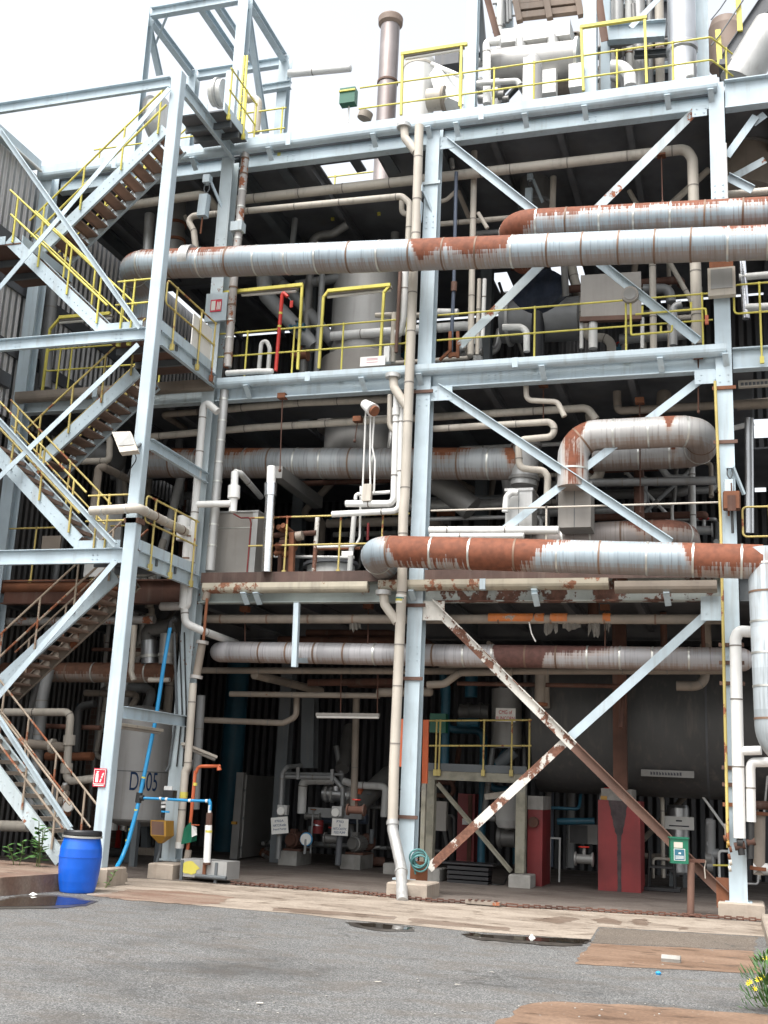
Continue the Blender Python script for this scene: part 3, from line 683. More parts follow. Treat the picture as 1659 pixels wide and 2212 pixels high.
stair('fifth stair flight with bright yellow rails running up left from the middle landing', a(224,713,-2.35), a(25,522,-2.35), y0, y1, 12, (0,1), (.05,.1), hmat='yellow')
stair('topmost stair flight with brown treads climbing right to the top landing', a(90,536.6,-1.45), a(345,288,-1.45), y2, y3, 14, (0,1), (.35,.15), hmat='yellow')
def landing(label, z, x0, x1, ya, yb, under='steel_brown', toe=.16):
    t = thing('landing', label, 'landing', (x1, ya, z-.2))
    MB().bbox(x0, x1, ya, yb, z-.03, z).build('floor_plate', under, t)
    MB().bbox(x1+.002, x1+.014, ya+.02, yb, z-.02, z+toe).build('toe_board', 'steel', t)
    MB().bbox(x0, x1-.35, ya-.014, ya-.002, z-.01, z+toe).build('toe_board', 'steel', t)
    for y in (ya+(yb-ya)*.33, ya+(yb-ya)*.66): MB().bar((x0,y,z-.1), (x1,y,z-.1), .06, .13).build('joist', 'steel_dark', t)
    return t
landing('lowest stair landing with pale toe boards beside the tower column', 5.47, -10.95, -9.70, YT+.14, YF-.22)
landing('middle stair landing with brown underside and white toe boards', 9.50, -10.95, -9.70, YT+.14, YF-.22)
landing('top stair landing with dark grey underside level with the top deck', 14.5, -10.35, -9.36, 17.88, YF-.18, under='dark_sheet', toe=.18)
landing('left intermediate landing at the head of the bright yellow railed flight', 11.5, -14.0, -12.85, YT+.14, YF-.6)
def rl(z, pts): return [V((x, y, z)) for x, y in pts]
railing('yellow looped railing on the front edge of the middle landing', rl(9.5, [(-10.62,YT+.1),(-10.05,YT+.1)]), .95, [(0,.25),(0,.62)], loop='end', drop=.3)
RB = railing('yellow railing with a white board along the right edge of the middle landing', rl(9.5, [(-9.66,YT+.35),(-9.66,YF-.25)]), .95, [(0,.12),(0,.66),(0,.98)], mat='yellow_worn', loop='start', drop=.25)
railing('rusty yellow looped railing on the front edge of the lowest landing', rl(5.47, [(-10.75,YT+.1),(-10.05,YT+.1)]), .95, [(0,.3),(0,.6)], mat='yellow_worn', loop='end', drop=.25)
railing('rusty yellow railing along the right edge of the lowest landing', rl(5.47, [(-9.66,YT+.35),(-9.66,YF-.3)]), .95, [(0,.1),(0,.5),(0,.95)], mat='yellow_worn', loop='start', drop=.3)
railing('yellow rails along the right edge of the top landing', rl(14.5, [(-9.33,18.0),(-9.33,19.3)]), 1., [(0,.05),(0,.6),(0,.98)], drop=.1)
wb = MB().bbox(-9.71,-9.69,YF-1.15,YF-.35,9.62,10.3); wb.build('notice_board', 'sign_white', label='blank white board tied to the railing of the middle landing', cat='board')

# ================================================================ BIG LAGGED PIPES IN FRONT
cladding('clad_long', [(-10.6,.35),(-9.4,.42),(-8.6,.12),(-5.9,.05),(-5.6,.1),(-5.35,.72),(-4.9,.52),(-4.4,.72),(-3.75,.6),(-3.55,.05),(-2.2,.03),(-1.0,.10),(-.2,.06),(.05,.35),(.5,.3)])
cladding('clad_upper', [(-4.6,.98),(-3.75,.95),(-3.2,.55),(-2.5,.42),(-1.8,.38),(-.9,.34),(-.25,.42),(.1,.3),(.5,.45)], drip=.8)
cladding('clad_low', [(-6.4,.02),(-6.0,.10),(-5.75,.25),(-5.45,.92),(-5.2,.82),(-4.5,.76),(-4.2,1.0),(-3.55,.98),(-3.25,.78),(-2.95,.36),(-2.5,.10),(-1.2,.08),(-.85,.12),(-.62,.8),(-.1,.72),(.5,.7)], drip=1.05)
cladding('clad_mid', [(-10.9,.35),(-9.5,.4),(-8.8,.08),(-6.4,.08),(-6.1,.4),(-5.8,.2),(-5.2,.45),(-4.6,.1),(-4.2,.08),(-4.0,.6),(-3.3,.62),(-3.1,.05)], base=(.34,.36,.37), rustc=(.25,.09,.04))
cladding('clad_return', [(-3.3,.05),(-2.95,.1),(-2.78,.6),(-2.5,.5),(-2.4,.03),(-1.2,.08),(-1.0,.6),(-.9,.1),(0,.12)], base=(.46,.45,.44))
cladding('clad_dark', [(-13,.6),(-9,.75),(-8.6,.2),(0,.4)], base=(.26,.25,.24), rustc=(.13,.06,.035), metal=.2)
cladding('clad_lower', [(-10,.02),(-6.2,.06),(-5.2,.1),(-4.2,.08),(-4.0,1.1),(-3.35,1.1),(-3.2,.5),(-2.6,.42),(-2.2,.3),(-1.9,.12),(0,.2)], base=(.42,.41,.42), rustc=(.12,.055,.045))
cladding('clad_lower_back', [(-4.5,.1),(-2,.12),(-1.6,.55),(-1,.4)], base=(.36,.32,.3), rustc=(.17,.07,.045))
cladding('clad_vert', [(3.0,.1),(4.6,.05),(5.2,.3)], axis='Z', x0=0, x1=8, base=(.45,.50,.53))
d_ = -.75
p0, p1 = a(1720,521,d_), a(300,571,d_)
dirx = (p0-p1).normalized(); e0 = a(272,573,d_)
p0 = p0+dirx*4.2
pipe('long grey lagged pipe with rust patches crossing the whole front above the middle deck', [p0, e0, e0+V((.0,1.0,-.1)), e0+V((.05,1.05,-1.6))], .585, 'clad_long', 'lagged_pipe', bend=.45, bands=.62)
MB().tube([a(398,564,d_), a(418,563,d_)], .31, n=28, bend=0).build('pipe_joint_collar', 'lagging', label='pale ribbed collar on the long front pipe just right of the tower column', cat='pipe collar')
d_ = -.32
q0, q1 = a(1720,456,d_), a(1110,486,d_); e0 = a(1098,486,d_); q0 = q0+(q0-q1).normalized()*4.2
pipe('rust red topped lagged pipe at upper right above the long grey pipe', [q0, e0, e0+V((.05,1.5,-.02))], .535, 'clad_upper', 'lagged_pipe', bend=.42, bands=.6)
d_ = -.9
r0, r1 = a(1648,1214,d_), a(806,1189,d_); e0 = a(800,1190,d_)
pipe('big rust red and grey lagged pipe with white bands at lower right', [r0, e0, e0+V((-.02,1.3,-.12))], .545, 'clad_low', 'lagged_pipe', bend=.42, bands=.71)
vt = a(1654,1216,d_); vb = a(1672,1600,d_)
pipe('vertical grey lagged downpipe at the right edge below the rust red pipe', [vt+V((0,0,.22)), vb, vb+V((.9,0,-.55))], .54, 'clad_vert', 'lagged_pipe', bend=.4, bands=.47)
pipe('faded grey lagged pipe with rust stains running behind the columns at mid height', [a(1150,1002,1.3), a(300,1000,1.3)], .62, 'clad_mid', 'lagged_pipe', bands=.56)
e1, e2 = t21(395,1235,-.0), t21(1195,1110,0)
e1 = V((e1.x, YF+.5, e1.z)); z_ = e1.z
e1 = a(1238,945,.25); e2 = a(1512,927,.25); e2.z = e1.z = (e1.z+e2.z)/2
pipe('fat U shaped lagged pipe with rust streaked elbow in the right bay', [e1+V((0,0,-.95)), e1, e2, e2+V((0,1.35,0)), e1+V((.2,1.35,0))], .55, 'clad_return', 'lagged_pipe', bend=.42, bands=.6)
pipe('brownish lagged pipe with a ribbed elbow lying behind the rust red pipe', [a(1120,1185,1.3), a(1300,1158,1.3), a(1478,1152,1.3), a(1478,1152,1.3)+V((0,1.2,-.05))], .52, 'clad_lower_back', 'lagged_pipe', bend=.4, bands=.55)
pipe('silver to brown lagged pipe with a rounded end across the ground floor opening', [a(1600,1425,.75), a(1000,1416,.75), a(478,1408,.75)], .40, 'clad_lower', 'lagged_pipe', dome=1.1, bands=.56)
pipe('dark brown topped lagged pipe behind the lower stair flights', [a(-40,1452,1.1), a(366,1453,1.1)], .40, 'clad_dark', 'lagged_pipe', bands=.6)
pipe('rust brown girder pipe at lower deck level behind the stairs', [a(-40,1268,.2), a(262,1266,.2)], .28, 'rust', 'header_pipe')

# ================================================================ UPPER STOREY PIPEWORK
P_ = pipe
P_('long beige pipe under the top deck with a right hand drop leg', [a(500,434,.7), a(1483,322,.7), a(1496,345,.7), a(1507,745,.7)], .20, 'beige', bend=.24)
P_('thin beige pipe below the long one with a small end drop', [a(424,545,.45), a(419,500,.45), a(402,468,.45), a(868,424,.45), a(886,440,.45), a(882,530,.45)], .135, 'beige', bend=.16)
P_('short U of beige pipe hooked under the thin upper pipe', [t10(945,1285,.7), t10(945,1380,.7), t10(990,1390,.7)], .11, 'beige', bend=.12)
P_('beige pipe with downturned end behind the upper stair flight', [t00(700,1352,.6), t00(1330,1258,.6), t00(1338,1290,.6)+V((0,.5,0))], .19, 'beige', bend=.2)
P_('upright beige pipe beside the dark blue post in the right bay', [t10(1415,985,.9), t11(1390,640,.9)], .125, 'beige', dome=.6)
P_('paler upright pipe just right of the upright beige pipe', [t11(1447,150,1.0), t11(1432,640,1.0)], .085, 'beige')
P_('third upright pipe, thinnest, ending short of the middle deck', [t11(1482,150,1.05), t11(1468,525,1.05)], .085, 'white_pipe')
t = thing('post', 'dark blue post with a rusty foot bracket on the middle deck', 'post', t11(1268,690,.5))
MB().tube([t10(1298,1115,.5), t11(1282,190,.5), t11(1262,640,.5)], .037, bend=0, n=10).build('shaft', 'navy', t)
MB().tube([t11(1284,170,.5), t11(1282,230,.5)], .06, n=10, bend=0).build('collar', 'steel_brown', t)
mb = MB(); f_ = t11
for x in (1258,1308): mb.bar(f_(x,490,.45), f_(x,660,.45), .06, .05, (0,1,0))
mb.bar(f_(1250,640,.45), f_(1318,640,.45), .06, .08); mb.bar(f_(1190,675,.42), f_(1262,610,.42), .05, .05); mb.build('foot_bracket', 'rust', t)
P_('level beige pipe stub right of the centre column under the top deck', [t10(1195,1452,1.2), t10(1659,1410,1.2)], .105, 'beige')
P_('bent beige pipe rising to the dark blue post', [t10(1150,1320,1.), t10(1235,1295,1.), t10(1290,1245,1.)], .085, 'beige', bend=.15)
P_('grey capped pipe lying low behind the upright pipes', [t10(1430,1512,1.5), t10(1600,1500,1.5)], .1, 'grey_pipe')
P_('brown sloping pipe behind the dark blue post', [t10(1310,1240,1.6), t10(1385,1420,1.6)], .1, 'beige_dirty_shaded')
P_('white capped pipe stub below the top deck brace', [t10(1265,1035,1.2), t10(1272,1085,1.2)], .11, 'white_pipe', dome=.7)
P_('hooked white drain pipe at the right end of the upper beige pipe', [t10(1440,1380,.9), t10(1470,1430,.9), t10(1500,1480,.9)], .08, 'beige', bend=.1)
# vertical ducts through the top deck
def flanged(label, p, q, dia, mat, rings=(), rmat='rust', name='duct', cat='duct'):
    t = thing(name, label, cat, min((p, q), key=lambda v_: v_.z)); r = dia/2
    MB().tube([p, q], r, n=28, bend=0).build('shell', mat, t)
    for f in rings:
        c = p.lerp(q, f); d = (q-p).normalized(); MB().tube([c-d*.03, c+d*.03], r*1.16, n=28, bend=0).build('flange', rmat, t)
    return t
flanged('grey vertical duct with rusty shoulder hanging under the top deck in the right bay', t20(140,900,2.6), t20(150,1400,2.6), .62, 'dull_vessel', (.42,.86), 'grey_pipe')
flanged('dull silver vertical duct with rusty flange behind the tower column', t00(1150,1240,1.6), t00(1130,1640,1.6), .42, 'dull_vessel', (.55,.82))
flanged('narrow grey duct left of the rusty flanged duct', t00(970,1390,1.4), t00(955,1660,1.4), .22, 'lagging', ())
P_('thin curved pipe looping round the rusty flanged duct', [t00(1200,1400,1.2), t00(1250,1500,1.2), t00(1270,1590,1.2), t00(1220,1625,1.2)], .09, 'beige', bend=.12)
P_('short upright beige pipe beside the hanging grey duct', [t20(268,1150,2.), t20(262,1360,2.)], .13, 'beige', dome=.6)
def bracketlamp(label, f, x, y, dy=-.1, s=1., hang=False):
    """bulkhead lamp hung on an arm from a column"""
    c = f(x, y, dy); t = thing('hanging_lamp', label, 'lamp', c+V((0,0,-.3*s)))
    MB().box(c, (.15*s,.15*s,.17*s)).build('arm_head', 'steel', t)
    MB().bar(c+V((.05,.05,-.02)), c+V((.30*s,.25,-.62*s)), .05, .05).build('arm', 'steel', t)
    for sx in (-.05,.05): MB().tube([c+V((sx*s,0,-.08*s)), c+V((sx*1.2*s,0,-.22*s)), c+V((0,0,-.34*s))], .012, n=6).build('hanger', 'steel_dark', t)
    z0 = -.36*s
    MB().prism([(-.09*s,-.09*s),(.09*s,-.09*s),(.11*s,0),(.09*s,.09*s),(-.09*s,.09*s),(-.11*s,0)], c+V((-.02,0,z0)), c+V((-.04*s,0,z0-.48*s)), (0,1,0)).build('housing', 'steel', t)
    MB().tube([c+V((-.04*s,0,z0-.48*s)), c+V((-.05*s,0,z0-.85*s))], .018, n=8).build('conduit', 'rust', t)
    return t
bracketlamp('pale box lamp hanging from a bracket left of the left column near the top deck', t00, 1345, 1165, -.2)
bracketlamp('box lamp on a bracket hung on the centre column near the top deck', t10, 1063, 1228, -.18, .8)
bracketlamp('small box lamp fixed low on the hanging grey duct', t20, 118, 1150, 1.9, .75)
bracketlamp('box lamp hung on the lower part of the right column', t21, 1410, 1355, -.12, .72)
# lagged risers and rainwater pipes
P_('insulated riser with rust bands running down past the left column', [t00(1592,980,-.02), t00(1553,1440,-.02), t01(1515,160,-.02), t01(1475,720,-.02)], .165, 'lagging_rust', 'lagged_pipe', bend=.2, bands=.36)
P_('lower length of the insulated riser between middle and lower decks', [t01(1456,870,.05), t01(1395,1640,.05), t02(1360,380,.05)], .175, 'lagging', 'lagged_pipe', bend=.2, bands=.42)
MB().box(t00(1542,1475,-.06), (.25,.2,.2)).build('junction_box', 'steel_worn', label='small grey junction box on the insulated riser above the long front pipe', cat='junction box')
P_('tall beige rainwater downpipe running the full height in front of the centre column', [t10(1058,815,-.22), t10(1035,1560,-.22), t11(1020,100,-.22), t11(965,1560,-.22), t12(955,0,-.22), t12(945,500,-.22), t12(895,1640,-.22), t13(886,340,-.22)], .175, 'beige', 'downpipe', bend=.12, cat='downpipe', n=18)
P_('grey metal foot of the tall rainwater downpipe, kinked out over the plinth', [t13(886,335,-.22), t13(886,400,-.25), t13(940,640,-.42), t13.g(943,862)+V((0,.05,-.02))], .185, 'lagging', 'downpipe', bend=.15, cat='downpipe', n=18, flanges=(.03,.55), fl_mat='lagging')
for lb, f, x, y, xe, ye in (('top deck gutter outlet elbow running into the tall downpipe', t10, 958, 815, 1035, 985), ('middle deck gutter outlet elbow running into the tall downpipe', t11, 888, 775, 975, 975), ('lower deck gutter outlet elbow running into the tall downpipe', t12, 826, 520, 915, 715)):
    p = f(x, y, -.2); q = f(x+8, y+80, -.2); e = f(xe, ye, -.2)
    t = thing('outlet_elbow', lb, 'gutter outlet', e)
    MB().tube([p, q, e], .082, n=16, bend=.1).build('elbow', 'beige', t)
    MB().tube([p+V((0,0,-.05)), p+V((0,0,.03))], .14, n=20, bend=0).build('flange', 'lagging', t)
P_('rusty thin pipe in front of the silver vessel', [t11(935,100,.0), t11(920,400,.0), t11(908,625,.0)], .07, 'steel_brown')
P_('upright white pipe with a black strap left of the tall downpipe', [t11(965,100,.1), t11(962,250,.1), t11(955,420,.1), t11(930,500,.1), t11(905,505,.1)], .15, 'white_pipe', bend=.15)
P_('level white pipe stub crossing in front of the silver vessel', [t11(775,385,.5), t11(960,378,.5), t11(1060,385,.5)], .1, 'beige')
P_('short cream pipe standing on the middle deck edge by the tall downpipe', [t11(898,370,.2), t11(885,690,.2)], .115, 'beige')
P_('capped white pipe beside the upright pipes at the middle deck', [t11(1180,365,1.4), t11(1310,368,1.4)], .16, 'white_pipe')
MB().bbox(t11(835,600,.1).x, t11(870,600,.1).x, YF+.05, YF+.2, t11(850,690,.1).z, t11(850,590,.1).z).build('meter_box', 'white_pipe', label='small white box on the middle deck edge by the rusty thin pipe', cat='box')
P_('inverted U of white pipe standing at the left end of the middle deck', [t11(78,745,.3), t11(90,600,.3), t11(70,550,.3), t11(35,560,.3), t11(18,740,.3)], .085, 'white_pipe', bend=.1)
P_('white lagged pipe lying along the deck edge at the left column', [t01(1470,760,-.05), t01(1659,748,-.05), t11(105,748,-.05)], .115, 'white_pipe', dome=.5)
# safety shower pole, red
t = thing('safety_shower', 'red safety shower pole with a hanging red tag on the middle deck', 'safety shower', t11(128,745,.1))
MB().tube([t11(128,745,.1), t11(170,250,.1), t11(178,238,.1), t11(205,265,.1)], .037, n=12, bend=.06).build('pole', 'red', t)
MB().tube([t11(205,265,.1), t11(228,292,.1)], .008, n=6).build('chain', 'steel_dark', t)
c = t11(230,312,.1); MB().box(c, (.06,.03,.14)).build('tag', 'red', t)
for y in (365,450): MB().tube([t11(128+42*(745-y)/500,y,.1), t11(128+42*(745-y-14)/500,y+14,.1)], .039, n=12, bend=0).build('ring', 'yellow', t)
# silver vessel through the middle deck
def vessel(label, c, r, z0, z1, mat, rings=(), skirt=None, name='vessel', cat='vessel', dome=.25):
    t = thing(name, label, cat, V((c.x, c.y, z0)))
    pr = [(r,z0),(r,z1)]+[(r*math.cos(k*math.pi/12), z1+r*dome*2*math.sin(k*math.pi/12)) for k in range(1,6)]+[(.02,z1+r*dome*2)]
    MB().lathe([(rr, zz-z0) for rr, zz in pr], V((c.x,c.y,z0)), n=40).build('shell', mat, t)
    for z in rings: MB().lathe([(r+.012,0),(r+.012,.04)], V((c.x,c.y,z)), n=40).build('band', 'band', t)
    if skirt: MB().lathe([(r*1.16,0),(r*1.16,skirt-z0),(r*1.02,skirt-z0+.1)], V((c.x,c.y,z0)), n=40).build('skirt', 'sheet_tan', t)
    return t
c = a(792,700,3.5)
vessel('tall silver vertical vessel rising through the middle deck behind the yellow lamp frame', c, .80, 8.3, a(792,560,3.5).z-.4, 'vessel_matte', (10.6,), None)
MB().lathe([(.98,0),(.98,1.55),(.82,1.66)], V((c.x,c.y,9.35)), n=40).build('vessel_jacket', 'sheet_tan', label='dull tan insulation jacket around the foot of the tall silver vessel', cat='insulation jacket')
# slanting pipes behind the first lamp frame
P_('fat grey pipe slanting down behind the red shower pole', [t11(45,80,2.5), t11(60,250,2.5), t11(380,590,2.5)], .34, 'grey_pipe', bend=.4)
P_('second fat grey pipe slanting parallel further right', [t11(110,130,3.), t11(260,270,3.), t11(500,560,3.)], .28, 'grey_pipe', bend=.4)
P_('grey pipe running level high behind the yellow lamp frames', [t11(260,190,3.), t11(720,110,3.)], .22, 'grey_pipe')
# yellow lamp frames carrying fluorescent lamps
def lampframe(label, posts, bar, dy, lamp=None, posts_chamfer=False, w=.05):
    t = thing('lamp_frame', label, 'lamp frame', posts[0][0])
    for p, q in posts: MB().bar(p, q, w, w, (0,1,0)).build('post', 'yellow', t)
    MB().bar(bar[0], bar[1], .07, .07).build('top_bar', 'yellow', t)
    if lamp:
        MB().bar(lamp[0], lamp[1], .11, .045).build('lamp_body', 'sheet_tan', t)
        MB().tube([lamp[0]+V((.03,0,-.05)), lamp[1]+V((-.03,0,-.05))], .03, n=10).build('lamp_tube', 'sign_white', t)
    return t
f = t11; dy = .12
lampframe('yellow lamp frame left of the red shower pole, bar reaching the left column', [(f(270,735,dy), f(300,190,dy))], (t01(1440,240,dy), f(305,187,dy)), dy, (t01(1560,240,dy+.05), f(270,212,dy+.05)))
t = lampframe('yellow lamp frame with a white fluorescent lamp in front of the silver vessel', [(f(408,728,dy), f(438,265,dy)), (f(802,695,dy), f(830,235,dy))], (f(465,228,dy), f(872,188,dy)), dy, (f(455,252,dy+.06), f(885,205,dy+.06)))
MB().bar(f(438,268,dy), f(470,225,dy), .05, .05).build('knee', 'yellow', t); MB().bar(f(829,238,dy), f(868,190,dy), .05, .05).build('knee', 'yellow', t)
f = t01; dy = .3
t = lampframe('yellow lamp frame by the corrugated wall behind the middle stair flights', [(f(275,870,dy), f(325,470,dy))], (f(385,400,dy), f(715,372,dy)), dy, (f(380,420,dy+.05), f(735,388,dy+.05)))
MB().bar(f(325,475,dy), f(390,400,dy), .05, .05).build('knee', 'yellow', t)
# railings of the middle deck
zd = 9.36
def xr(f, x, y=600, dy=.1): return f(x, y, dy).x
yl = YF+.1
railing('yellow railing along the middle deck in front of the silver vessel', rl(zd, [(t01(1400,560,.1).x,yl),(xr(t11,978),yl)]), 1.03, [(0,.17),(0,.42),(0,.675),(0,.995)], loop='start')
railing('yellow railing along the middle deck across the right bay', rl(zd, [(XC+.2,yl),(XR-.16,yl)]), 1.05, [(0,.37),(0,.70),(0,.965)], mat='yellow')
railing('looped yellow railing on the middle deck right of the right column', rl(9.36, [(.25,yl-.1),(3,yl-.1)]), 1.12, [(0,.1),(0,.6)], loop='start', drop=.35)
railing('looped yellow railing in the far left bay behind the middle stair flights', rl(9.36, [(-13.55,YF+.1),(-10.5,YF+.1)]), .98, [(0,.05),(0,.14),(0,.78),(0,.83)], loop='start')
t = thing('pipe_loop', 'yellow square pipe loop hung on the right bay railing under a round gauge', 'pipe loop', t21(775,510,-.02))
f = t21; dy = 0.
MB().tube([f(768,290,dy), f(772,512,dy), f(1035,490,dy), f(1038,450,dy)], .02, n=8, bend=.03).build('loop', 'yellow', t)
MB().tube([f(800,378,dy), f(1255,340,dy), f(1262,430,dy)], .02, n=8, bend=.03).build('loop', 'yellow', t)
for x, y0_, y1_ in ((845,325,375),(1160,300,345),(965,455,495)): MB().tube([f(x,y0_,dy), f(x,y1_,dy)], .02, n=8).build('stub', 'yellow', t)
c = f(765,250,-.05); MB().tube([c+V((0,-.03,0)), c+V((0,.08,0))], .15, n=24, bend=0).build('gauge', 'sheet_tan', t); MB().tube([c+V((0,-.045,0)), c+V((0,-.025,0))], .11, n=24, bend=0).build('gauge_face', 'lamp_glass', t)
MB().box(f(1262,415,-.03), (.06,.06,.16)).build('tag', 'orange', t)
# background of the right bay, upper storey
f = t21
mb = MB(); mb.quad(f(445,125,2.2), f(445,395,2.2), f(840,388,2.2), f(835,100,2.2)); p = [v_ for v_ in mb.v]; mb.add([q+V((0,.04,0)) for q in p], [[3,2,1,0]])
mb.add(p+[q+V((0,.04,0)) for q in p], [[0,4,5,1],[1,5,6,2],[2,6,7,3],[3,7,4,0]])
SP = thing('sheet_screen', 'flat tan sheet screen on pale legs behind the right bay railing', 'screen', f(600,600,2.2)); mb.build('sheet', 'sheet_tan', SP)
MB().bar(f(440,415,2.25), f(840,400,2.25), .12, .1).build('bottom_rail', 'steel_brown', SP)
for i, x in enumerate((450, 525, 845)): MB().tube([f(x,400,2.3), f(x,600,2.3)], .04 if i != 1 else .09, n=10).build('leg', 'white_pipe', SP)
c = f(170,215,3.); ax_ = V((-.1,-1,.0))
t = thing('nozzle_cover', 'black plastic sheet tied over a round nozzle above the middle deck', 'cover', c)
MB().lathe([(.55,0),(.60,.1),(.585,.3),(.50,.42),(.42,.8)], c, (.06,.9,-.25), n=26).build('sheet', 'black_sheet', t)
MB().tube([c+V((.0,.0,-.5)), c+V((0,.1,-1.6))], .14, n=14, bend=0).build('neck', 'black_plastic', t)
flanged('grey horizontal drum lying behind the black covered nozzle', f(-60,425,3.4), f(440,405,3.4), .95, 'grey_pipe', (.1,), 'lagging', 'drum', 'drum')
flanged('short ribbed grey duct beside the black covered nozzle', f(345,230,3.6), f(345,330,3.6), .5, 'dull_vessel', (.2,.5), 'dull_vessel')
P_('bent white pipe standing on the middle deck in front of the grey drum', [f(-60,462,.5), f(60,460,.5), f(95,490,.5), f(95,620,.5)], .125, 'white_pipe', bend=.14)
P_('pale pipe leg behind the sloping brace at right', [f(1045,580,1.6), f(1045,330,1.6), f(1100,312,1.6)], .15, 'grey_pipe', bend=.16)
P_('grey pipe bend hanging behind the tan screen', [f(850,215,2.8), f(1020,210,2.8), f(1030,300,2.8)], .2, 'grey_pipe', bend=.25)
# hanger rods
def rod(label, p, q, r=.012, mat='rust_dark', plate=True):
    t = thing('hanger_rod', label, 'hanger', q)
    MB().tube([p, q], r, n=6).build('rod', mat, t)
    if plate: MB().box(p, (.16,.16,.1)).build('bracket', 'rust', t)
    MB().tube([q+V((-.02,0,0)), q+V((.02,0,-.0))], .03, n=8).build('clevis', mat, t)
rod('thin hanger rod holding the long beige pipe near its drop leg', t20(968,1000,.7), t20(975,1310,.5))
rod('thin rod hanging from the middle deck to the U shaped pipe elbow', t21(1207,650,.1), t21(1208,1010,.3), .014)
rod('hanger rod left of the U shaped pipe', t21(203,830,.5), t21(203,1070,.5))
rod('long hanger rod down the middle of the right bay', t21(828,940,.9), t21(832,1659,.9))
rod('long hanger rod in the left bay dropping to the silver exhaust', t11(172,910,.1), t11(155,1390,.1), .012)
rod('hanger rod in the left bay beside the thin conduits', t11(660,1060,.3), t11(640,1200,.3))
for i, (x, y) in enumerate(((150,1070),(590,960),(815,975))):
    p = t10(x, y, .6); MB().bar(p, p+V((.1,.7,-.14)), .22, .05).build('hanger_bracket', 'steel_dark', label=('left grey hanger plate bolted under the top deck','small middle hanger plate under the top deck','right grey hanger plate bolted under the top deck')[i], cat='bracket')

# ================================================================ MIDDLE STOREY PIPEWORK
P_('upper beige pipe along the left bay under the middle deck', [t01(1480,992,.6), t11(0,975,.6), t11(300,950,.6), t11(862,928,.6)], .15, 'beige')
P_('short beige pipe with a back going elbow behind the left column', [t01(1280,1010,.7), t01(1060,1028,.7), t01(1200,1120,2.2)], .13, 'beige_dirty_shaded', bend=.1)
P_('long beige pipe under the middle deck ending in a drop at the U shaped pipe', [t01(900,1178,.8), t11(0,1112,.8), t21(490,985,.8), t21(545,1060,.8)], .145, 'beige', bend=.18)
P_('zigzag beige pipe spool left of the U shaped pipe', [t11(1150,1120,.4), t21(245,1075,.4), t21(278,1110,.4), t21(262,1172,.4), t21(60,1190,.4), t21(42,1240,.4), t21(48,1375,.4), t21(205,1390,.4), t21(232,1430,.4), t21(228,1560,.4)], .125, 'beige', bend=.13)
P_('small beige pipe dropping from the middle deck beam into the right bay', [t21(90,835,.3), t21(95,935,.3), t21(295,945,.3), t21(340,1040,.3)], .1, 'beige', bend=.13)
P_('beige pipe with an upturned elbow crossing behind the right column', [t21(680,880,1.2), t21(685,1005,1.2), t21(1659,950,1.2)], .15, 'beige_dirty_shaded', bend=.1)
P_('short fat capped pipe standing on the crossing beige pipe', [t21(980,960,1.4), t21(985,890,1.4)], .26, 'beige_dirty_shaded', dome=.5)
P_('dark level pipe low behind the brace crossing of the right bay', [t21(480,1470,1.8), t21(1320,1455,1.8)], .16, 'grey_pipe')
P_('dark angled pipe elbow under the faded grey lagged pipe', [t11(1150,1460,2.), t11(1230,1500,2.), t11(1400,1640,2.)], .5, 'dull_vessel', bend=.5)
for lb, f, x0, y0_, x1, y1_, m_ in (('pale grey box duct under the U shaped pipe', t21, 300, 1478, 510, 1755, 'sheet_tan'), ('small pale lagged box left of the box duct', t21, -40, 1515, 128, 1755, 'lagging')):
    p, q = f(x0, y0_, .45), f(x1, y1_, .45); t = thing('box_duct', lb, 'duct', V(((p.x+q.x)/2, YF+.7, q.z)))
    MB().bbox(p.x, q.x, YF+.45, YF+1.0, q.z, p.z).build('casing', m_, t)
    MB().bbox(p.x-.02, q.x+.02, YF+.43, YF+1.02, p.z-.03, p.z+.02).build('cover', 'lagging', t)
    MB().bbox((p.x+q.x)/2-.006, (p.x+q.x)/2+.006, YF+.445, YF+.45, q.z, p.z-.04).build('seam', 'steel_dark', t)
flanged('short upright lagged drum at the right end of the faded grey pipe', t21(95,1200,1.2), t21(75,1490,1.2), .5, 'lagging', (.1,.85), 'dull_vessel', 'drum', 'drum')
P_('white hooked pipe left of the small lagged box', [t21(-45,1659,.3), t21(-35,1560,.3), t21(0,1530,.3), t21(40,1535,.3)], .12, 'white_pipe', bend=.12)
P_('upright white lagged pipe left of the tall downpipe turning left at its foot', [t11(912,880,-.05), t11(893,1580,-.05), t11(870,1605,-.05), t11(585,1605,-.05)], .125, 'white_bright', bend=.14, dome=.3)
P_('second upright white lagged pipe turning left to a long white foot', [t11(945,930,-.02), t11(928,1630,-.02), t11(900,1652,-.02), t12(495,15,-.02)], .115, 'white_bright', bend=.14, dome=.3)
P_('white pipe coupling loop on the upright white pipes', [t11(870,900,.05), t11(865,1090,.05), t11(885,1135,.05), t11(1000,1130,.05)], .1, 'beige', bend=.14)
MB().tube([t11(912,985,-.05), t11(910,1035,-.05)], .085, n=16, bend=0).build('pipe_coupling', 'white_pipe', label='grey white coupling sleeve near the top of the upright white pipes', cat='coupling')
P_('thin pale conduit, leftmost of three beside the upright white pipes', [t11(712,1000,-.1), t11(688,1585,-.1)], .035, 'white_pipe')
P_('thin pale conduit, middle one of three beside the upright white pipes', [t11(744,1000,-.1), t11(738,1330,-.1), t11(742,1500,-.1)], .035, 'white_pipe')
P_('thin pale conduit, rightmost of three, kinked half way', [t11(768,1000,-.1), t11(754,1240,-.1), t11(772,1330,-.1), t11(765,1530,-.1)], .035, 'white_pipe')
MB().box(t11(722,1535,-.1), (.16,.1,.32)).build('conduit_box', 'beige', label='tan conduit box at the foot of the thin conduits', cat='box')
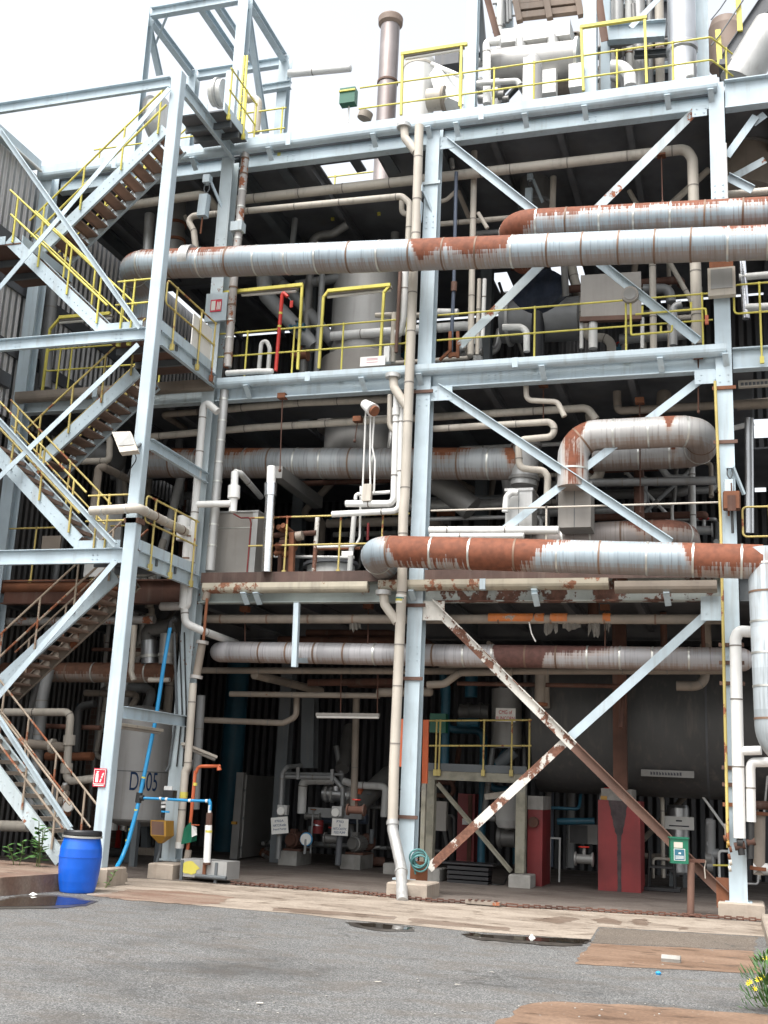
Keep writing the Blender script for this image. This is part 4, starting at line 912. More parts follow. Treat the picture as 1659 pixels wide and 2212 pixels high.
P_('white pipe bracket frame beside the tan conduit box', [t11(645,1580,.1), t11(648,1545,.1), t11(870,1530,.1)], .07, 'white_bright', bend=.05)
t = thing('flood_lamp', 'white flood lamp head on top of the thin conduits under the middle deck', 'lamp', t11(735,1010,-.12)); MB().tube([t11(705,960,-.12), t11(760,1000,-.3)], [.09,.13], n=16, bend=0).build('shade', 'white_bright', t); MB().tube([t11(760,1000,-.3), t11(772,1008,-.32)], .1, n=16, bend=0).build('rim', 'rust', t)
P_('white pipe rising beside the left column and hooking right at its top', [t01(1410,1010,-.25), t01(1345,955,-.25), t01(1318,975,-.25), t01(1262,1659,-.25), t02(1215,600,-.25), t02(1195,620,-.25), t02(1200,720,-.25), t02(1310,770,-.1), t02(1530,850,1.2)], .145, 'white_pipe', bend=.15)
P_('white stub pipe across to the white riser box near the left column', [t01(1265,1610,-.25), t01(1500,1605,-.25)], .13, 'white_bright')
t = thing('lagged_valve', 'white lagged valve box on a short riser left of the chrome exhaust', 'valve', t01(1510,1659,-.2))
MB().tube([t01(1523,1400,-.2), t01(1518,1500,-.2)], .07, n=14, bend=0).build('riser', 'white_bright', t)
MB().tube([t01(1518,1490,-.2), t01(1514,1570,-.2)], .115, n=18, bend=0).build('body', 'white_bright', t); MB().tube([t01(1513,1570,-.2), t01(1508,1659,-.2)], [.08,.075], n=16, bend=0).build('tail', 'white_bright', t)
P_('white pipe running back from the lagged valve box', [t01(1523,1400,-.15), t01(1560,1410,.0), t11(30,1560,1.6)], .12, 'white_pipe', bend=.1)
t = thing('exhaust', 'shiny chrome exhaust pipe with a collar hanging above the lower deck', 'exhaust pipe', t12(68,395,-.1))
MB().tube([t11(100,1368,-.1), t11(95,1560,-.1)], .085, n=20, bend=0, dome=.3).build('upper_tube', 'white_bright', t); MB().tube([t11(96,1475,-.1), t11(94,1555,-.1)], .125, n=20, bend=0).build('collar', 'chrome', t); MB().tube([t11(94,1555,-.1), t12(68,390,-.1)], .1, n=20, bend=0).build('lower_tube', 'chrome', t)
MB().bar(t11(135,1400,.3), t11(400,1600,2.8), .22, .24).build('duct_beam', 'dull_vessel', label='dark slanting duct running back from the chrome exhaust', cat='duct')
# control cabinet on the lower deck
f = cK; p, q = f(100,222,.5), f(535,720,.5)
t = thing('cabinet', 'stained grey sheet metal cabinet standing on the lower deck at left', 'cabinet', V((p.x, YF+.7, 5.42)))
MB().bbox(p.x, q.x, YF+.5, YF+1.1, 5.42, p.z).build('body', 'sheet_tan', t)
MB().bbox(p.x-.01, q.x+.01, YF+.48, YF+1.12, p.z-.0, p.z+.03).build('top', 'lagging', t); z_ = f(300,340,.5).z
MB().bbox(p.x+.003, q.x-.003, YF+.494, YF+.5, z_-.008, z_+.008).build('seam', 'band', t)
MB().bbox(q.x-.11, q.x+.0, YF+.492, YF+.5, 5.45, p.z-.01).build('edge_strip', 'lagging', t)
P_('thin dark red pipe bent down over the grey cabinet', [f(370,225,.3), f(430,258,.3), f(500,255,.3), f(512,300,.3), f(478,700,.3)], .03, 'red_oxide', bend=.06)
# rusty valve manifold on the lower deck
t = thing('valve_manifold', 'cluster of rusty valves and pipes standing on the lower deck', 'valve manifold', f(800,720,.3))
MB().bar(f(838,720,.25), f(848,380,.25), .1, .1, (0,1,0)).build('post', 'rust', t)
MB().tube([f(700,400,.3), f(1040,378,.3)], .05, n=10).build('header', 'rust_dark', t)
for x, y, x1, y1_ in ((730,330,860,420),(770,318,870,400)): MB().tube([f(x,y,.1), f(x1,y1_,.6)], .05, n=12, bend=0).build('stub_pipe', 'rust', t)
random.seed(3)
for k in range(14):
    x, y = 710+random.random()*170, 410+random.random()*150; c = f(x, y, .2+random.random()*.5); r = random.uniform(.05,.1)
    MB().tube([c+V((-.08,0,0)), c+V((.08,0,random.uniform(-.05,.05)))], r, n=10, bend=0).build('valve', random.choice(('rust','rust_dark','rust')), t)
for x in (750,790,820): MB().tube([f(x,560,.4), f(x-8,720,.4)], .045, n=10).build('leg', 'rust_dark', t)
MB().tube([f(880,410,.2), f(930,400,.2)], .09, n=12, bend=0).build('valve', 'beige_dirty_shaded', t)
P_('dark rusty pipe behind the lower deck railing', [f(1060,510,.6), f(1400,505,.6)], .06, 'rust')
P_('upright rust and white flaking pipe right of the valve manifold', [f(1052,250,.35), f(1022,700,.35)], .085, 'steel_peel')
P_('thin white elbow pipe hanging by the lower deck railing', [f(1405,0,.2), f(1395,420,.2), f(1360,485,.2), f(1050,495,.2)], .045, 'white_bright', bend=.15)
P_('upright pale pipe behind the lower deck railing', [f(1350,240,.5), f(1320,600,.5), f(1312,700,.5)], .1, 'white_pipe')
P_('dark red upright pipe behind the lower deck railing', [f(1465,300,.8), f(1460,440,.8)], .05, 'red_oxide')
flanged('white ribbed tank top behind the lower deck railing', f(1160,640,1.6), f(1160,790,1.6), .95, 'white_pipe', (.02,), 'dark_sheet', 'tank', 'tank')
P_('level black pipe in front of the ribbed tank top', [f(700,570,.8), f(1350,580,.8)], .06, 'white_pipe')
MB().bbox(f(1255,545,.15).x, f(1345,545,.15).x, YF+.1, YF+.14, f(1300,568,.15).z, f(1300,532,.15).z).build('hazard_plate', 'sign_white', label='small white hazard plate tied to the lower deck railing', cat='sign')
# railings of the lower deck
railing('cream railing along the lower deck behind the chrome exhaust', rl(5.44, [(t12(-40,100,.1).x,yl),(XC-.2,yl)]), 1.13, [(0,.24),(0,.58),(0,.84)], mat='yellow_worn', drop=0)
railing('cream top rail along the lower deck across the right bay', rl(5.44, [(XC+.2,yl),(XR-.15,yl)]), 1.17, [(0,.42)], mat='beige', rails=(1.,), drop=0)
railing('looped cream railing on the lower deck right of the right column', rl(5.44, [(.28,yl-.1),(3,yl-.1)]), 1.05, [(0,.1)], mat='yellow_worn', loop='start', drop=.1)
P_('upper white lagged pipe lying along the lower deck right of the centre column', [t12(1125,120,.1), t22(300,118,.1)], .15, 'white_pipe', dome=.2)
P_('lower white lagged pipe lying along the lower deck right of the centre column', [t12(1130,158,-.1), t22(75,155,-.1)], .11, 'white_pipe', dome=.2)
P_('cream upright pipe standing between the railings at the right column', [cL(175,1140,-.12), cM(165,0,-.12), cM(205,1790,-.12)], .05, 'yellow_worn')
# things behind, middle storey left
P_('fat horizontal grey drum behind the fourth stair flight', [t01(500,1262,1.2), t01(760,1300,1.2)], .5, 'grey_pipe', flanges=(.97,), fl_mat='dull_vessel', name='drum', cat='drum', part='shell')
P_('bent beige pipe between the stair flights and the tower column', [t01(700,1170,.5), t01(712,1200,.5), t01(708,1310,.5), t01(690,1328,.5), t01(470,1332,.5)], .135, 'beige', bend=.14)
P_('beige pipe rising behind the lowest landing and turning back', [t01(605,1659,.2), t01(640,1375,.2), t01(670,1368,.2), t01(860,1460,1.6)], .165, 'beige_dirty_shaded', bend=.16)
P_('white upright lagged pipe by the far left column', [t01(340,200,.8), t01(300,640,.8), t01(290,860,.8)], .28, 'grey_pipe')
P_('silver lagged upright pipe low by the far left column', [t02(110,0,1.2), t02(95,240,1.2)], .3, 'lagging', 'lagged_pipe', bands=.4)
P_('fat dark horizontal drum behind the third stair flight', [t01(140,1600,2.), t01(480,1590,2.)], .9, 'dull_vessel')
MB().bbox(t02(275,160,.6).x, t02(395,160,.6).x, YF+.6, YF+.65, t02(300,240,.6).z, t02(300,155,.6).z).build('notice_plate', 'beige_dirty_shaded', label='small pinkish sheet panel behind the third stair flight', cat='panel')
railing('worn yellow railing along the lower deck behind the third stair flight', rl(5.44, [(-14.1,YF+.1),(-11.2,YF+.1)]), 1.05, [(0,.22),(0,.7)], mat='yellow_worn', rails=(1.,))
MB().bbox(t02(580,40,.0).x, t02(705,40,.0).x, YF+.0, YF+.5, 5.46, t02(640,40,0).z+.25).build('cabinet', 'white_pipe', label='pale cabinet behind the railing of the lowest landing', cat='cabinet')

# ================================================================ GROUND STOREY
P_('level beige pipe with orange peeling lengths under the lower deck', [a(432,1337,.45), a(1562,1338,.45)], .165, 'beige_dirty_shaded', 'lagged_pipe', bands=.9, band_mat='band_rust')
f = t22
for x0, x1 in ((-150,140),(150,210),(250,360),(590,640)): MB().tube([f(x0,688,.44), f(x1,688,.44)], .086, n=18, bend=0).build('pipe_wrap', 'orange_worn', label={-150:'longest orange wrapping on the level pipe under the lower deck',150:'short orange wrapping between two bands on the level pipe',250:'second longest orange wrapping on the level pipe',590:'last orange wrapping, a narrow ring at right on the level pipe'}[x0], cat='pipe wrapping')
P_('brown level pipe below the silver lagged pipe', [a(428,1448,1.4), a(1000,1450,1.4), a(1560,1449,1.4)], .125, 'beige_dirty_shaded')
P_('second thin brown pipe set lower in the left bay', [a(497,1499,1.8), a(820,1503,1.8)], .11, 'beige_dirty_shaded')
P_('fat short lagged pipe end crossing behind the centre column', [t12(795,1170,1.7), t12(1130,1165,1.7)], .17, 'beige_dirty_shaded', dome=.6)
P_('hooked beige pipe at left under the lower deck', [a(440,1555,2.2), a(612,1562,2.2), a(640,1548,2.2), a(641,1500,2.2)], .12, 'beige_dirty_shaded', bend=.15)
P_('diagonal brown pipe running back from the left column', [t12(-10,1055,1.4), t12(420,1160,4.)], .17, 'beige_dirty_shaded')
P_('brown pipe high behind the diagonal brown pipe', [t12(340,1105,3.), t12(900,1100,3.)], .15, 'rust_dark')
P_('curved beige pipe rising right of the centre column', [t12(1110,1120,1.2), t12(1220,1115,1.2), t12(1320,1040,1.2), t12(1659,1035,1.2)], .14, 'beige_dirty_shaded', bend=.2)
P_('upright pale pipe dropping under the curved beige pipe', [t22(185,1045,2.2), t22(178,1250,2.2)], .2, 'beige_dirty_shaded', flanges=(.98,))
t = thing('strip_lamp', 'long pale fluorescent lamp hung on two rods in the left bay', 'lamp', t12(595,1320,1.6))
MB().bar(t12(392,1312,1.6), t12(800,1316,1.6), .09, .06).build('body', 'sheet_tan', t); MB().tube([t12(396,1326,1.6), t12(796,1330,1.6)], .03, n=10).build('tube', 'sign_white', t)
for x in (552,790): MB().tube([t12(x,1040,1.6), t12(x-4,1305,1.6)], .012, n=6).build('rod', 'rust_dark', t)
MB().bar(t12(266,590,.0), t12(250,1005,.0), .1, .1, (0,1,0)).build('hanger_post', 'steel', label='pale steel hanger post dropping from the lower deck in front of the silver pipe', cat='hanger')
MB().bar(t12(255,960,.0), t12(350,965,.9), .08, .09).build('steel_bracket', 'steel', label='short steel arm at the foot of the pale hanger post', cat='bracket')
rod('rusty hanger rod of the silver lagged pipe near its rounded end', cK(462,1000,.7), cK(462,1320,.7), .014)
rod('rusty hanger rod between the beige pipe and the silver pipe near the downpipe', t12(728,610,.7), t12(725,860,.7), .014)
rod('thin rusty hanger rod in the right bay above the patchy white pipe lengths', t22(603,620,.7), t22(603,880,.7), .014)
MB().ibeam(t12(352,1200,5.), t12(345,1660,5.), .3, .3, upv=(0,1,0)).build('inner_column', 'steel_dark', label='dark inner column between the doorway and the pumps', cat='column')
P_('upright beige pipe behind the hanging lamp', [t12(650,1205,4.), t12(640,1659,4.), cE(1180,790,4.)], .15, 'beige_dirty_shaded')
P_('fat dark duct slanting down right behind the pumps', [cE(1500,470,6.5), cE(1180,760,5.2)], .45, 'dull_vessel')
P_('fat dark duct slanting down left behind the pumps', [cE(1150,60,7), cE(1080,420,6.)], .32, 'dull_vessel')
# vessel marked D605
c = cD(1040,700,1.9); zt = a(300,1560,1.3).z; zb = a(300,1776,1.3).z; r = .63
t = thing('storage_vessel', 'grey upright vessel hand painted D605 behind the left column', 'vessel', V((c.x,c.y,0)))
MB().lathe([(.3,zb-.1),(r-.04,zb),(r,zb+.04),(r,zt),(r*.94,zt+.13),(r*.7,zt+.27),(r*.35,zt+.35),(.02,zt+.37)], V((c.x,c.y,0)), n=48).build('shell', 'vessel_matte', t)
MB().lathe([(r+.01,0),(r+.01,.015)], V((c.x,c.y,zb+.95)), n=48).build('seam', 'steel_dark', t)
for k in range(4):
    an = k*math.pi/2+.6; MB().bbox(c.x+math.cos(an)*r*.85-.06, c.x+math.cos(an)*r*.85+.06, c.y+math.sin(an)*r*.85-.06, c.y+math.sin(an)*r*.85+.06, 0, zb+.1).build('leg', 'steel_dark', t)
q = cD(870,850,1.25); MB().lathe([(.17,0),(.17,.03),(.13,.03),(.13,.08)], V((c.x-.42, c.y-.50, q.z)), (-.55,-.8,0), n=24).build('manhole', 'dull_vessel', t)
tx = textmesh('D605', (0,0,0), (1,0,0), (0,0,1), 1, 'ink_blue', t)   # bent round the shell
zc = cD(1095,690,1.3).z; me = tx.data; off = V(t['_o'])
for v_ in me.vertices:
    p = v_.co + off; u = p.x; wv = p.z
    an = math.atan2(-CAM.y+0-c.y, CAM.x-c.x) + u*.29 + .20
    v_.co = V((c.x+math.cos(an)*(r+.006), c.y+math.sin(an)*(r+.006), zc+wv*.36)) - off
# left: pipes and steelwork behind the lowest stair flights
f = cD
P_('tall grey white pipe standing behind the lowest stair flight', [f(370,-160,.7), f(320,60,.7), f(272,600,.7), f(236,960,.7)], .23, 'grey_pipe', bend=.2)
P_('pale pipe crossing level then turning down with lagged sleeve', [f(30,166,.4), f(535,166,.4), f(520,360,.4), f(500,690,.4), f(720,668,.4)], .15, 'beige', bend=.14, name='lagged_pipe')
for y, lb in ((378,'upper lagged sleeve on the turned down pale pipe'),(590,'lower lagged sleeve on the turned down pale pipe')): MB().tube([f(525-(y-378)*.09,y-38,.4), f(521-(y-378)*.09,y+38,.4)], .115, n=18, bend=0).build('pipe_sleeve', 'beige', label=lb, cat='pipe sleeve')
P_('pinkish level pipe with a fat coupling behind the lowest stair flight', [f(-60,378,.45), f(500,432,.45)], .18, 'beige_dirty_shaded', flanges=(.82,), fl_mat='beige')
P_('low level beige pipe behind the foot of the lowest flight', [f(-60,1022,.2), f(215,1030,.2)], .2, 'beige')
P_('teal blue upright duct behind the lowest flight', [f(522,-60,4.), f(505,470,4.)], .5, 'teal')
P_('second darker teal upright duct further left', [f(330,-60,4.5), f(300,420,4.5)], .5, 'teal')
P_('black elbow pipe beside the grey vessel', [f(720,100,1.), f(620,120,1.), f(590,160,1.), f(575,470,1.)], .16, 'black_rubber', bend=.2)
P_('rusty level pipe above the turned down pale pipe', [f(340,270,1.2), f(760,285,1.2)], .1, 'rust_dark')
P_('rusty level pipe in front of the brick wall', [f(350,500,1.6), f(700,500,1.6)], .17, 'rust')
P_('slanting grey pipe high behind the second stair flight', [f(300,-60,2.2), f(190,230,2.2)], .2, 'grey_pipe')
P_('level brown and grey pipe high behind the second stair flight', [t02(-20,712,.5), t02(500,705,.5), t02(1000,698,.5)], .165, 'lagging_rust', 'lagged_pipe', bands=.55)
P_('white level conduit under the rust brown girder pipe', [t02(-20,572,.3), t02(1120,578,.3)], .07, 'white_pipe')
P_('dark level pipe behind the second flight treads', [t02(600,890,1.5), t02(1000,895,1.5)], .08, 'rust_dark')
P_('beige drop pipe with a small foot bend behind the tower column', [t02(872,735,.3), t02(850,1040,.3), t02(868,1090,.3)], .11, 'beige', bend=.1)
P_('short beige pipe stub right of the small foot bend', [t02(965,1088,.3), t02(1100,1088,.3)], .09, 'beige')
flanged('short silver stack standing on the dark brown topped pipe', t02(970,985,1.1), t02(970,835,1.1), .34, 'stainless', (.32,), 'band')
flanged('pale lagged nozzle beside the short silver stack', t02(1075,985,1.), t02(1085,790,1.), .28, 'lagging', (.3,), 'band')
P_('dark elbow pipe over the short silver stack', [t02(965,840,1.2), t02(960,770,1.2), t02(1150,735,1.2)], .32, 'dull_vessel', bend=.3)
P_('rust red capped pipe stub left of the left column', [t02(1050,612,-.1), t02(1210,610,-.1)], .16, 'lagging_rust', dome=.7)
bk = nodes('brick_dark'); bt = bk[1].new('ShaderNodeTexBrick'); bk[2].new(bt.outputs[0], bk[3].inputs['Base Color'])
bt.inputs['Color1'].default_value = (.10,.055,.04,1); bt.inputs['Color2'].default_value = (.07,.04,.03,1); bt.inputs['Mortar'].default_value = (.10,.09,.08,1); bt.inputs['Scale'].default_value = 2.2
gm = bk[1].new('ShaderNodeNewGeometry'); mpn = bk[1].new('ShaderNodeMapping'); mpn.inputs['Rotation'].default_value = (math.pi/2,0,0); bk[2].new(gm.outputs['Position'], mpn.inputs[0]); bk[2].new(mpn.outputs[0], bt.inputs['Vector'])
MB().bbox(-16.5, f(900,500,4.6).x, YF+4.6, YF+4.8, 0, 3.4).build('brick_wall', 'brick_dark', label='dark brick wall behind the lowest stair flight', cat='wall')
random.seed(11)
t = thing('valve_set', 'rusty valves and gauge on the pipes behind the lowest flight', 'valve', f(490,950,.35))
for x, y, r in ((490,740,.07),(500,780,.05),(470,840,.09),(515,870,.1),(505,930,.06)): MB().tube([f(x-18,y,.35), f(x+18,y,.35)], r, n=12, bend=0).build('valve', random.choice(('rust','beige_dirty_shaded')), t)
c = f(512,878,.2); MB().tube([c, c+V((0,.06,0))], .1, n=20, bend=0).build('gauge', 'sign_white', t)
MB().tube([f(492,700,.35), f(480,1000,.35)], .05, n=10).build('riser', 'white_pipe', t)
# fire point: sign on the tower column and red cover
def flat_sign(label, ctr, w, h, mat, nrm=(0,-1,0), th=.012, name='sign', tilt=0.):
    n_ = vv(nrm).normalized(); xd = V((-n_.y, n_.x, 0)).normalized(); zd_ = V((0,0,1))
    if tilt: xd = Matrix.Rotation(tilt, 3, n_) @ xd; zd_ = Matrix.Rotation(tilt, 3, n_) @ zd_
    t = thing(name, label, 'sign', ctr - zd_*h/2); o = []
    o = [MB()]; o[0].add([ctr+xd*sx*w/2+zd_*sz*h/2+n_*k for k in (0,th) for sx, sz in ((-1,-1),(1,-1),(1,1),(-1,1))], [[3,2,1,0],[4,5,6,7],[0,1,5,4],[1,2,6,5],[2,3,7,6],[3,0,4,7]]); pl = o[0].build('plate', mat, t)
    return pl, ctr+n_*(th+.002), xd, zd_
ctr = t03(650,62,-2.5); t, o_, xd, zd_ = flat_sign('red fire extinguisher sign on the stair tower column', V((ctr.x, YT-.014, ctr.z)), .225, .29, 'sign_red')
def pat(poly, mname, nm_, o_=None, xd=None, zd_=None, par=None, lift=0.):
    n_ = xd.cross(zd_); mb = MB(); P0 = [o_+xd*x+zd_*y+n_*lift for x, y in poly]; P1 = [p+n_*.002 for p in P0]; k = len(poly)
    mb.add(P0+P1, [list(range(k))[::-1], list(range(k,2*k))]+[[i,(i+1)%k,k+(i+1)%k,k+i] for i in range(k)]); return mb.build(nm_, mname, par)
K = dict(o_=o_, xd=xd, zd_=zd_, par=t)
pat([(-.10,-.095),(-.10,-.105),(.10,-.105),(.10,-.095)], 'sign_white', 'border', **K); pat([(-.10,.13),(-.10,.122),(.10,.122),(.10,.13)], 'sign_white', 'border', **K)
for sx in (-1,1): pat([(sx*.10-.004,-.105),(sx*.10+.004,-.105),(sx*.10+.004,.13),(sx*.10-.004,.13)], 'sign_white', 'border', lift=.0005, **K)
pat([(-.07,-.075),(-.02,-.075),(-.02,.05),(-.03,.07),(-.06,.07),(-.07,.05)], 'sign_white', 'extinguisher_symbol', **K); pat([(-.058,.075),(-.03,.075),(-.012,.095),(-.058,.1)], 'sign_white', 'extinguisher_symbol', **K)
for i in range(3): pat([(.005+.02*i,-.07+.05*i),(.03+.018*i,-.075+.05*i),(.05+.013*i,-.02+.045*i),(.035+.015*i,.01+.035*i),(.02+.01*i,-.03+.04*i)], 'sign_white', 'flame_symbol', **K)
pat([(-.09,-.115),(-.09,-.13),(.09,-.13),(.09,-.115)], 'sign_white', 'border', **K)
ctr = t01(1378,330,-.06); t, o_, xd, zd_ = flat_sign('red and white fire sign plate on the left column at the middle deck', V((XL+.07, YF-.10, ctr.z)), .24, .26, 'sign_red'); K = dict(o_=o_, xd=xd, zd_=zd_, par=t)
pat([(-.1,-.1),(-.01,-.1),(-.01,.1),(-.1,.1)], 'sign_white', 'symbol', **K)
for i in range(3): pat([(.02+.03*i,-.09),(.04+.03*i,-.09),(.05+.03*i,.05),(.03+.03*i,.09)], 'sign_white', 'flame_symbol', **K)
MB().bbox(XL-.17, XL+.3, YF-.09, YF-.01, ctr.z-.32, ctr.z+.28).build('back_board', 'steel', label='pale grey board on the left column behind the red fire plate', cat='board')
p = f.g(842,1205); t = thing('extinguisher_cover', 'red plastic fire extinguisher cover beside the stair tower column', 'extinguisher cover', p)
zt = 0; h = a(240,1744,p.y-YF).z
MB().prism([(-.15,-.13),(.15,-.13),(.17,.0),(.15,.13),(-.15,.13),(-.17,0)], p, p+V((.02,0,h-.06)), (0,1,0)).prism([(-.12,-.11),(.12,-.11),(.14,0),(.12,.11),(-.12,.11),(-.14,0)], p+V((.02,0,h-.06)), p+V((.02,0,h)), (0,1,0)).build('cover', 'red', t)
MB().box(p+V((.0,0,.0)), (.36,.3,.04)).build('base', 'black_plastic', t)
p = f.g(830,1262); MB().tube([p+V((-.15,.05,.1)), p+V((.32,.05,.1))], .1, n=18, bend=0).build('pipe_offcut', 'black_rubber', label='black pipe offcut on the floor behind the tower column', cat='pipe offcut')
p = f.g(1085,1245); MB().bar(p+V((0,.1,0)), a(314,1717,p.y+.1-YF), .16, .16, (0,1,0)).build('stub_post', 'steel_dark', label='grey stub post on a concrete foot in front of the grey vessel', cat='post'); plinth('low concrete foot under the grey stub post', p.x-.28, p.x+.3, p.y-.1, p.y+.4, .16)
# drum with lid
p = t03.g(497,816); p = p+V((p.x,p.y,0)).normalized()*.27-V((0,.28,0)); R0 = .305; H0 = a(170,1797,p.y+R0-YF).z
t = thing('drum', 'bright blue plastic drum with black lid standing on the yard', 'drum', V((p.x, p.y+.28, 0))); hb = H0
pr = [(.235,0),(.25,.012),(.262,.06),(.285,.2),(.305,.42),(.312,.60),(.305,.76),(.275,.90),(.268,.93),(.268,.96)]; k_ = hb/1.04
MB().lathe([(r_*1.0,z*k_) for r_, z in pr], V((p.x,p.y+.28,0)), n=56).build('body', 'blue_plastic', t)
MB().lathe([(.317,.0),(.317,.012)], V((p.x,p.y+.28,.61*k_)), n=56).build('mould_seam', 'blue_plastic', t)
MB().lathe([(.272,0),(.295,.005),(.295,.03),(.272,.035)], V((p.x,p.y+.28,.945*k_)), (.02,0,1), n=56).build('clamp_ring', 'band', t)
MB().lathe([(.262,0),(.285,.005),(.285,.05),(.275,.075),(.25,.08),(.25,.055)], V((p.x,p.y+.28,.975*k_)), (-.03,.05,1), n=56).build('lid', 'black_plastic', t)
# blue water hose with its branch
t = thing('water_hose', 'bright blue water hose hanging down beside the left column to the ground', 'hose', g(247,1886))
hp = [t02(1135,690,-.35), t02(1110,715,-.35), t02(1098,770,-.4), t02(1060,1000,-.5), t02(1010,1340,-.5), t02(948,1640,-.6), t03(905,190,-.7), t03(880,300,-.75), t03(830,480,-.85), t03(790,585,-.95), t03.g(735,680,.12)]
MB().tube(hp, .036, n=12, bend=1.2, seg=5).build('main_hose', 'hose_blue', t)
MB().tube([t02(1140,690,-.35), t02(1108,712,-.35), t02(1098,755,-.38)], .05, n=12, bend=.06).build('top_elbow', 'black_rubber', t)
MB().tube([t03(905,160,-.71), t03(895,225,-.71)], .055, n=12, bend=0).build('tee', 'black_rubber', t); MB().tube([t03(900,192,-.71), t03(930,195,-.71)], .05, n=12, bend=0).build('tee', 'black_rubber', t)
MB().tube([t03(930,195,-.7), t03(1050,200,-.65), t03(1200,210,-.65), t03(1350,214,-.65)], .024, n=10, bend=.5).build('branch_hose', 'hose_blue', t)
for x, y in ((932,62),(885,272),(850,400),(828,470)): MB().tube([t03(x,y-5,-.74), t03(x-2,y+5,-.74)], .039, n=12, bend=0).build('tie', 'yellow', t)
for x, y in ((1040,198),(1080,202),(1230,211),(1340,214)): MB().tube([t03(x-7,y,-.65), t03(x+7,y,-.65)], .03, n=12, bend=0).build('clamp', 'white_bright', t)
MB().tube([t03(1352,205,-.65), t03(1362,225,-.65), t03(1360,275,-.65)], .03, n=10, bend=.03).build('end_elbow', 'hose_blue', t)
t = thing('standpipe', 'white standpipe with dark valve at the end of the blue branch hose', 'standpipe', t03(1340,620,-.65))
MB().tube([t03(1352,370,-.65), t03(1340,615,-.65)], .062, n=18, bend=0).build('pipe', 'white_bright', t); MB().tube([t03(1358,290,-.65), t03(1353,370,-.65)], .055, n=14, bend=0).build('valve', 'rust_dark', t)
MB().tube([t03(1361,240,-.65), t03(1358,290,-.65)], .03, n=12, bend=0).build('coupling', 'white_bright', t); MB().tube([t03(1352,403,-.65), t03(1351,418,-.65)], .064, n=18, bend=0).build('tape', 'yellow', t); MB().tube([t03(1340,612,-.65), t03(1339,626,-.65)], .066, n=18, bend=0).build('foot', 'rust_dark', t)
t = thing('funnel', 'ochre square metal funnel box on the left column', 'funnel', t03(1045,490,-.35)); c0 = t03(1052,340,-.35); c1 = t03(1052,438,-.35); c2 = t03(1042,487,-.35)
def sq(c, h): return [c+V((x*h,y*h,0)) for x, y in ((-1,-1),(1,-1),(1,1),(-1,1))]
mb = MB(); A_, B_, C_ = sq(c0,.15), sq(c1,.15), sq(c2,.035); Ai = sq(c0,.14); Bi = sq(c1,.14)
mb.add(A_+B_, [[i,(i+1)%4,4+(i+1)%4,4+i] for i in range(1,4)]); mb.add(B_+C_, [[i,(i+1)%4,4+(i+1)%4,4+i] for i in range(4)])
mb.add([A_[0],A_[1],B_[1],B_[0]], [[0,1,2,3]]).build('hopper', 'ochre', t)
MB().add([p+V((0,-.003,0)) for p in (A_[0]+V((.015,0,-.015)), A_[1]+V((-.04,0,-.015)), B_[1]+V((-.04,0,.015)), B_[0]+V((.015,0,.015)))], [[0,1,2,3]]).build('dark_side', 'steel_brown', t)
MB().tube([c2, t03(1035,540,-.3), t03(1020,600,-.3), t03(1005,640,-.3)], .025, n=8).build('drain', 'steel_dark', t)
t = thing('tap', 'white and black tap assembly on the blue branch hose above the funnel', 'tap', t03(1055,320,-.5))
MB().tube([t03(1062,205,-.55), t03(1055,320,-.5)], .03, n=10).build('body', 'black_rubber', t)
for y in (225,250): MB().tube([t03(1062-(y-205)*.06,y-8,-.55), t03(1062-(y-205)*.06,y+8,-.55)], .045, n=12, bend=0).build('collar', 'white_bright', t)
MB().bar(t03(1045,282,-.56), t03(1098,285,-.56), .02, .03).build('handle', 'hose_blue', t); MB().box(t03(1100,170,-.4), (.2,.16,.14)).build('valve_block', 'black_rubber', t); MB().box(t03(1090,140,-.42), (.14,.05,.12), .3).build('label_tag', 'white_pipe', t)
# orange safety shower
t = thing('safety_shower', 'orange safety shower pipe beside the left column at ground level', 'safety shower', t03(1215,600,-.2))
MB().tube([t03(1212,560,-.2), t03(1232,380,-.2), t03(1268,0,-.2), cD(1470,650,-.2), cD(1500,575,-.2), cD(1659,573,-.2), cD(1655,573,-.2)], .03, n=12, bend=.09).build('pipe', 'orange', t)
MB().tube([cD(1652,575,-.2), cD(1656,605,-.2)], [.03,.045], n=14, bend=0).build('shower_head', 'orange', t); MB().tube([t03(1265,95,-.2), t03(1263,115,-.2)], .04, n=12, bend=0).build('ring', 'yellow', t)
MB().tube([t03(1222,530,-.2), t03(1210,610,-.2)], .06, n=12, bend=0).build('foot', 'beige_dirty_shaded', t)
c = t03(1225,425,-.3); MB().add([c+V((-.14,0,-.19)),c+V((.08,-.06,-.14)),c+V((.12,-.05,.1)),c+V((.0,.02,.2)),c+V((-.13,.05,.08)),c+V((-.1,.1,-.1)),c+V((.1,.12,-.12)),c+V((.1,.1,.1)),c+V((-.08,.14,.08))], [[0,1,2,3,4],[0,5,6,1],[1,6,7,2],[4,8,5,0],[3,2,7,8,4],[5,8,7,6]]).build('eyewash_cover', 'green_box', t)
MB().bar(t03(1240,368,-.32), t03(1292,370,-.32), .02, .02).build('push_handle', 'orange', t); c = t03(1255,410,-.36); MB().add([c+V((-.05,0,.1)),c+V((.05,0,.07)),c+V((.06,.02,-.06)),c+V((-.02,-.02,-.1))], [[0,1,2,3],[3,2,1,0]]).build('plastic_wrap', 'white_pipe', t)
P_('rust and beige lagged riser right of the left column', [t02(1342,560,-.1), t02(1318,830,-.1)], .055, 'rust')
P_('knobbly lagged pipe length under the rusty thin riser', [t02(1312,840,-.1), t02(1270,1080,-.1)], .15, 'beige_dirty_shaded', flanges=(.02,.95), fl_mat='lagging_rust')
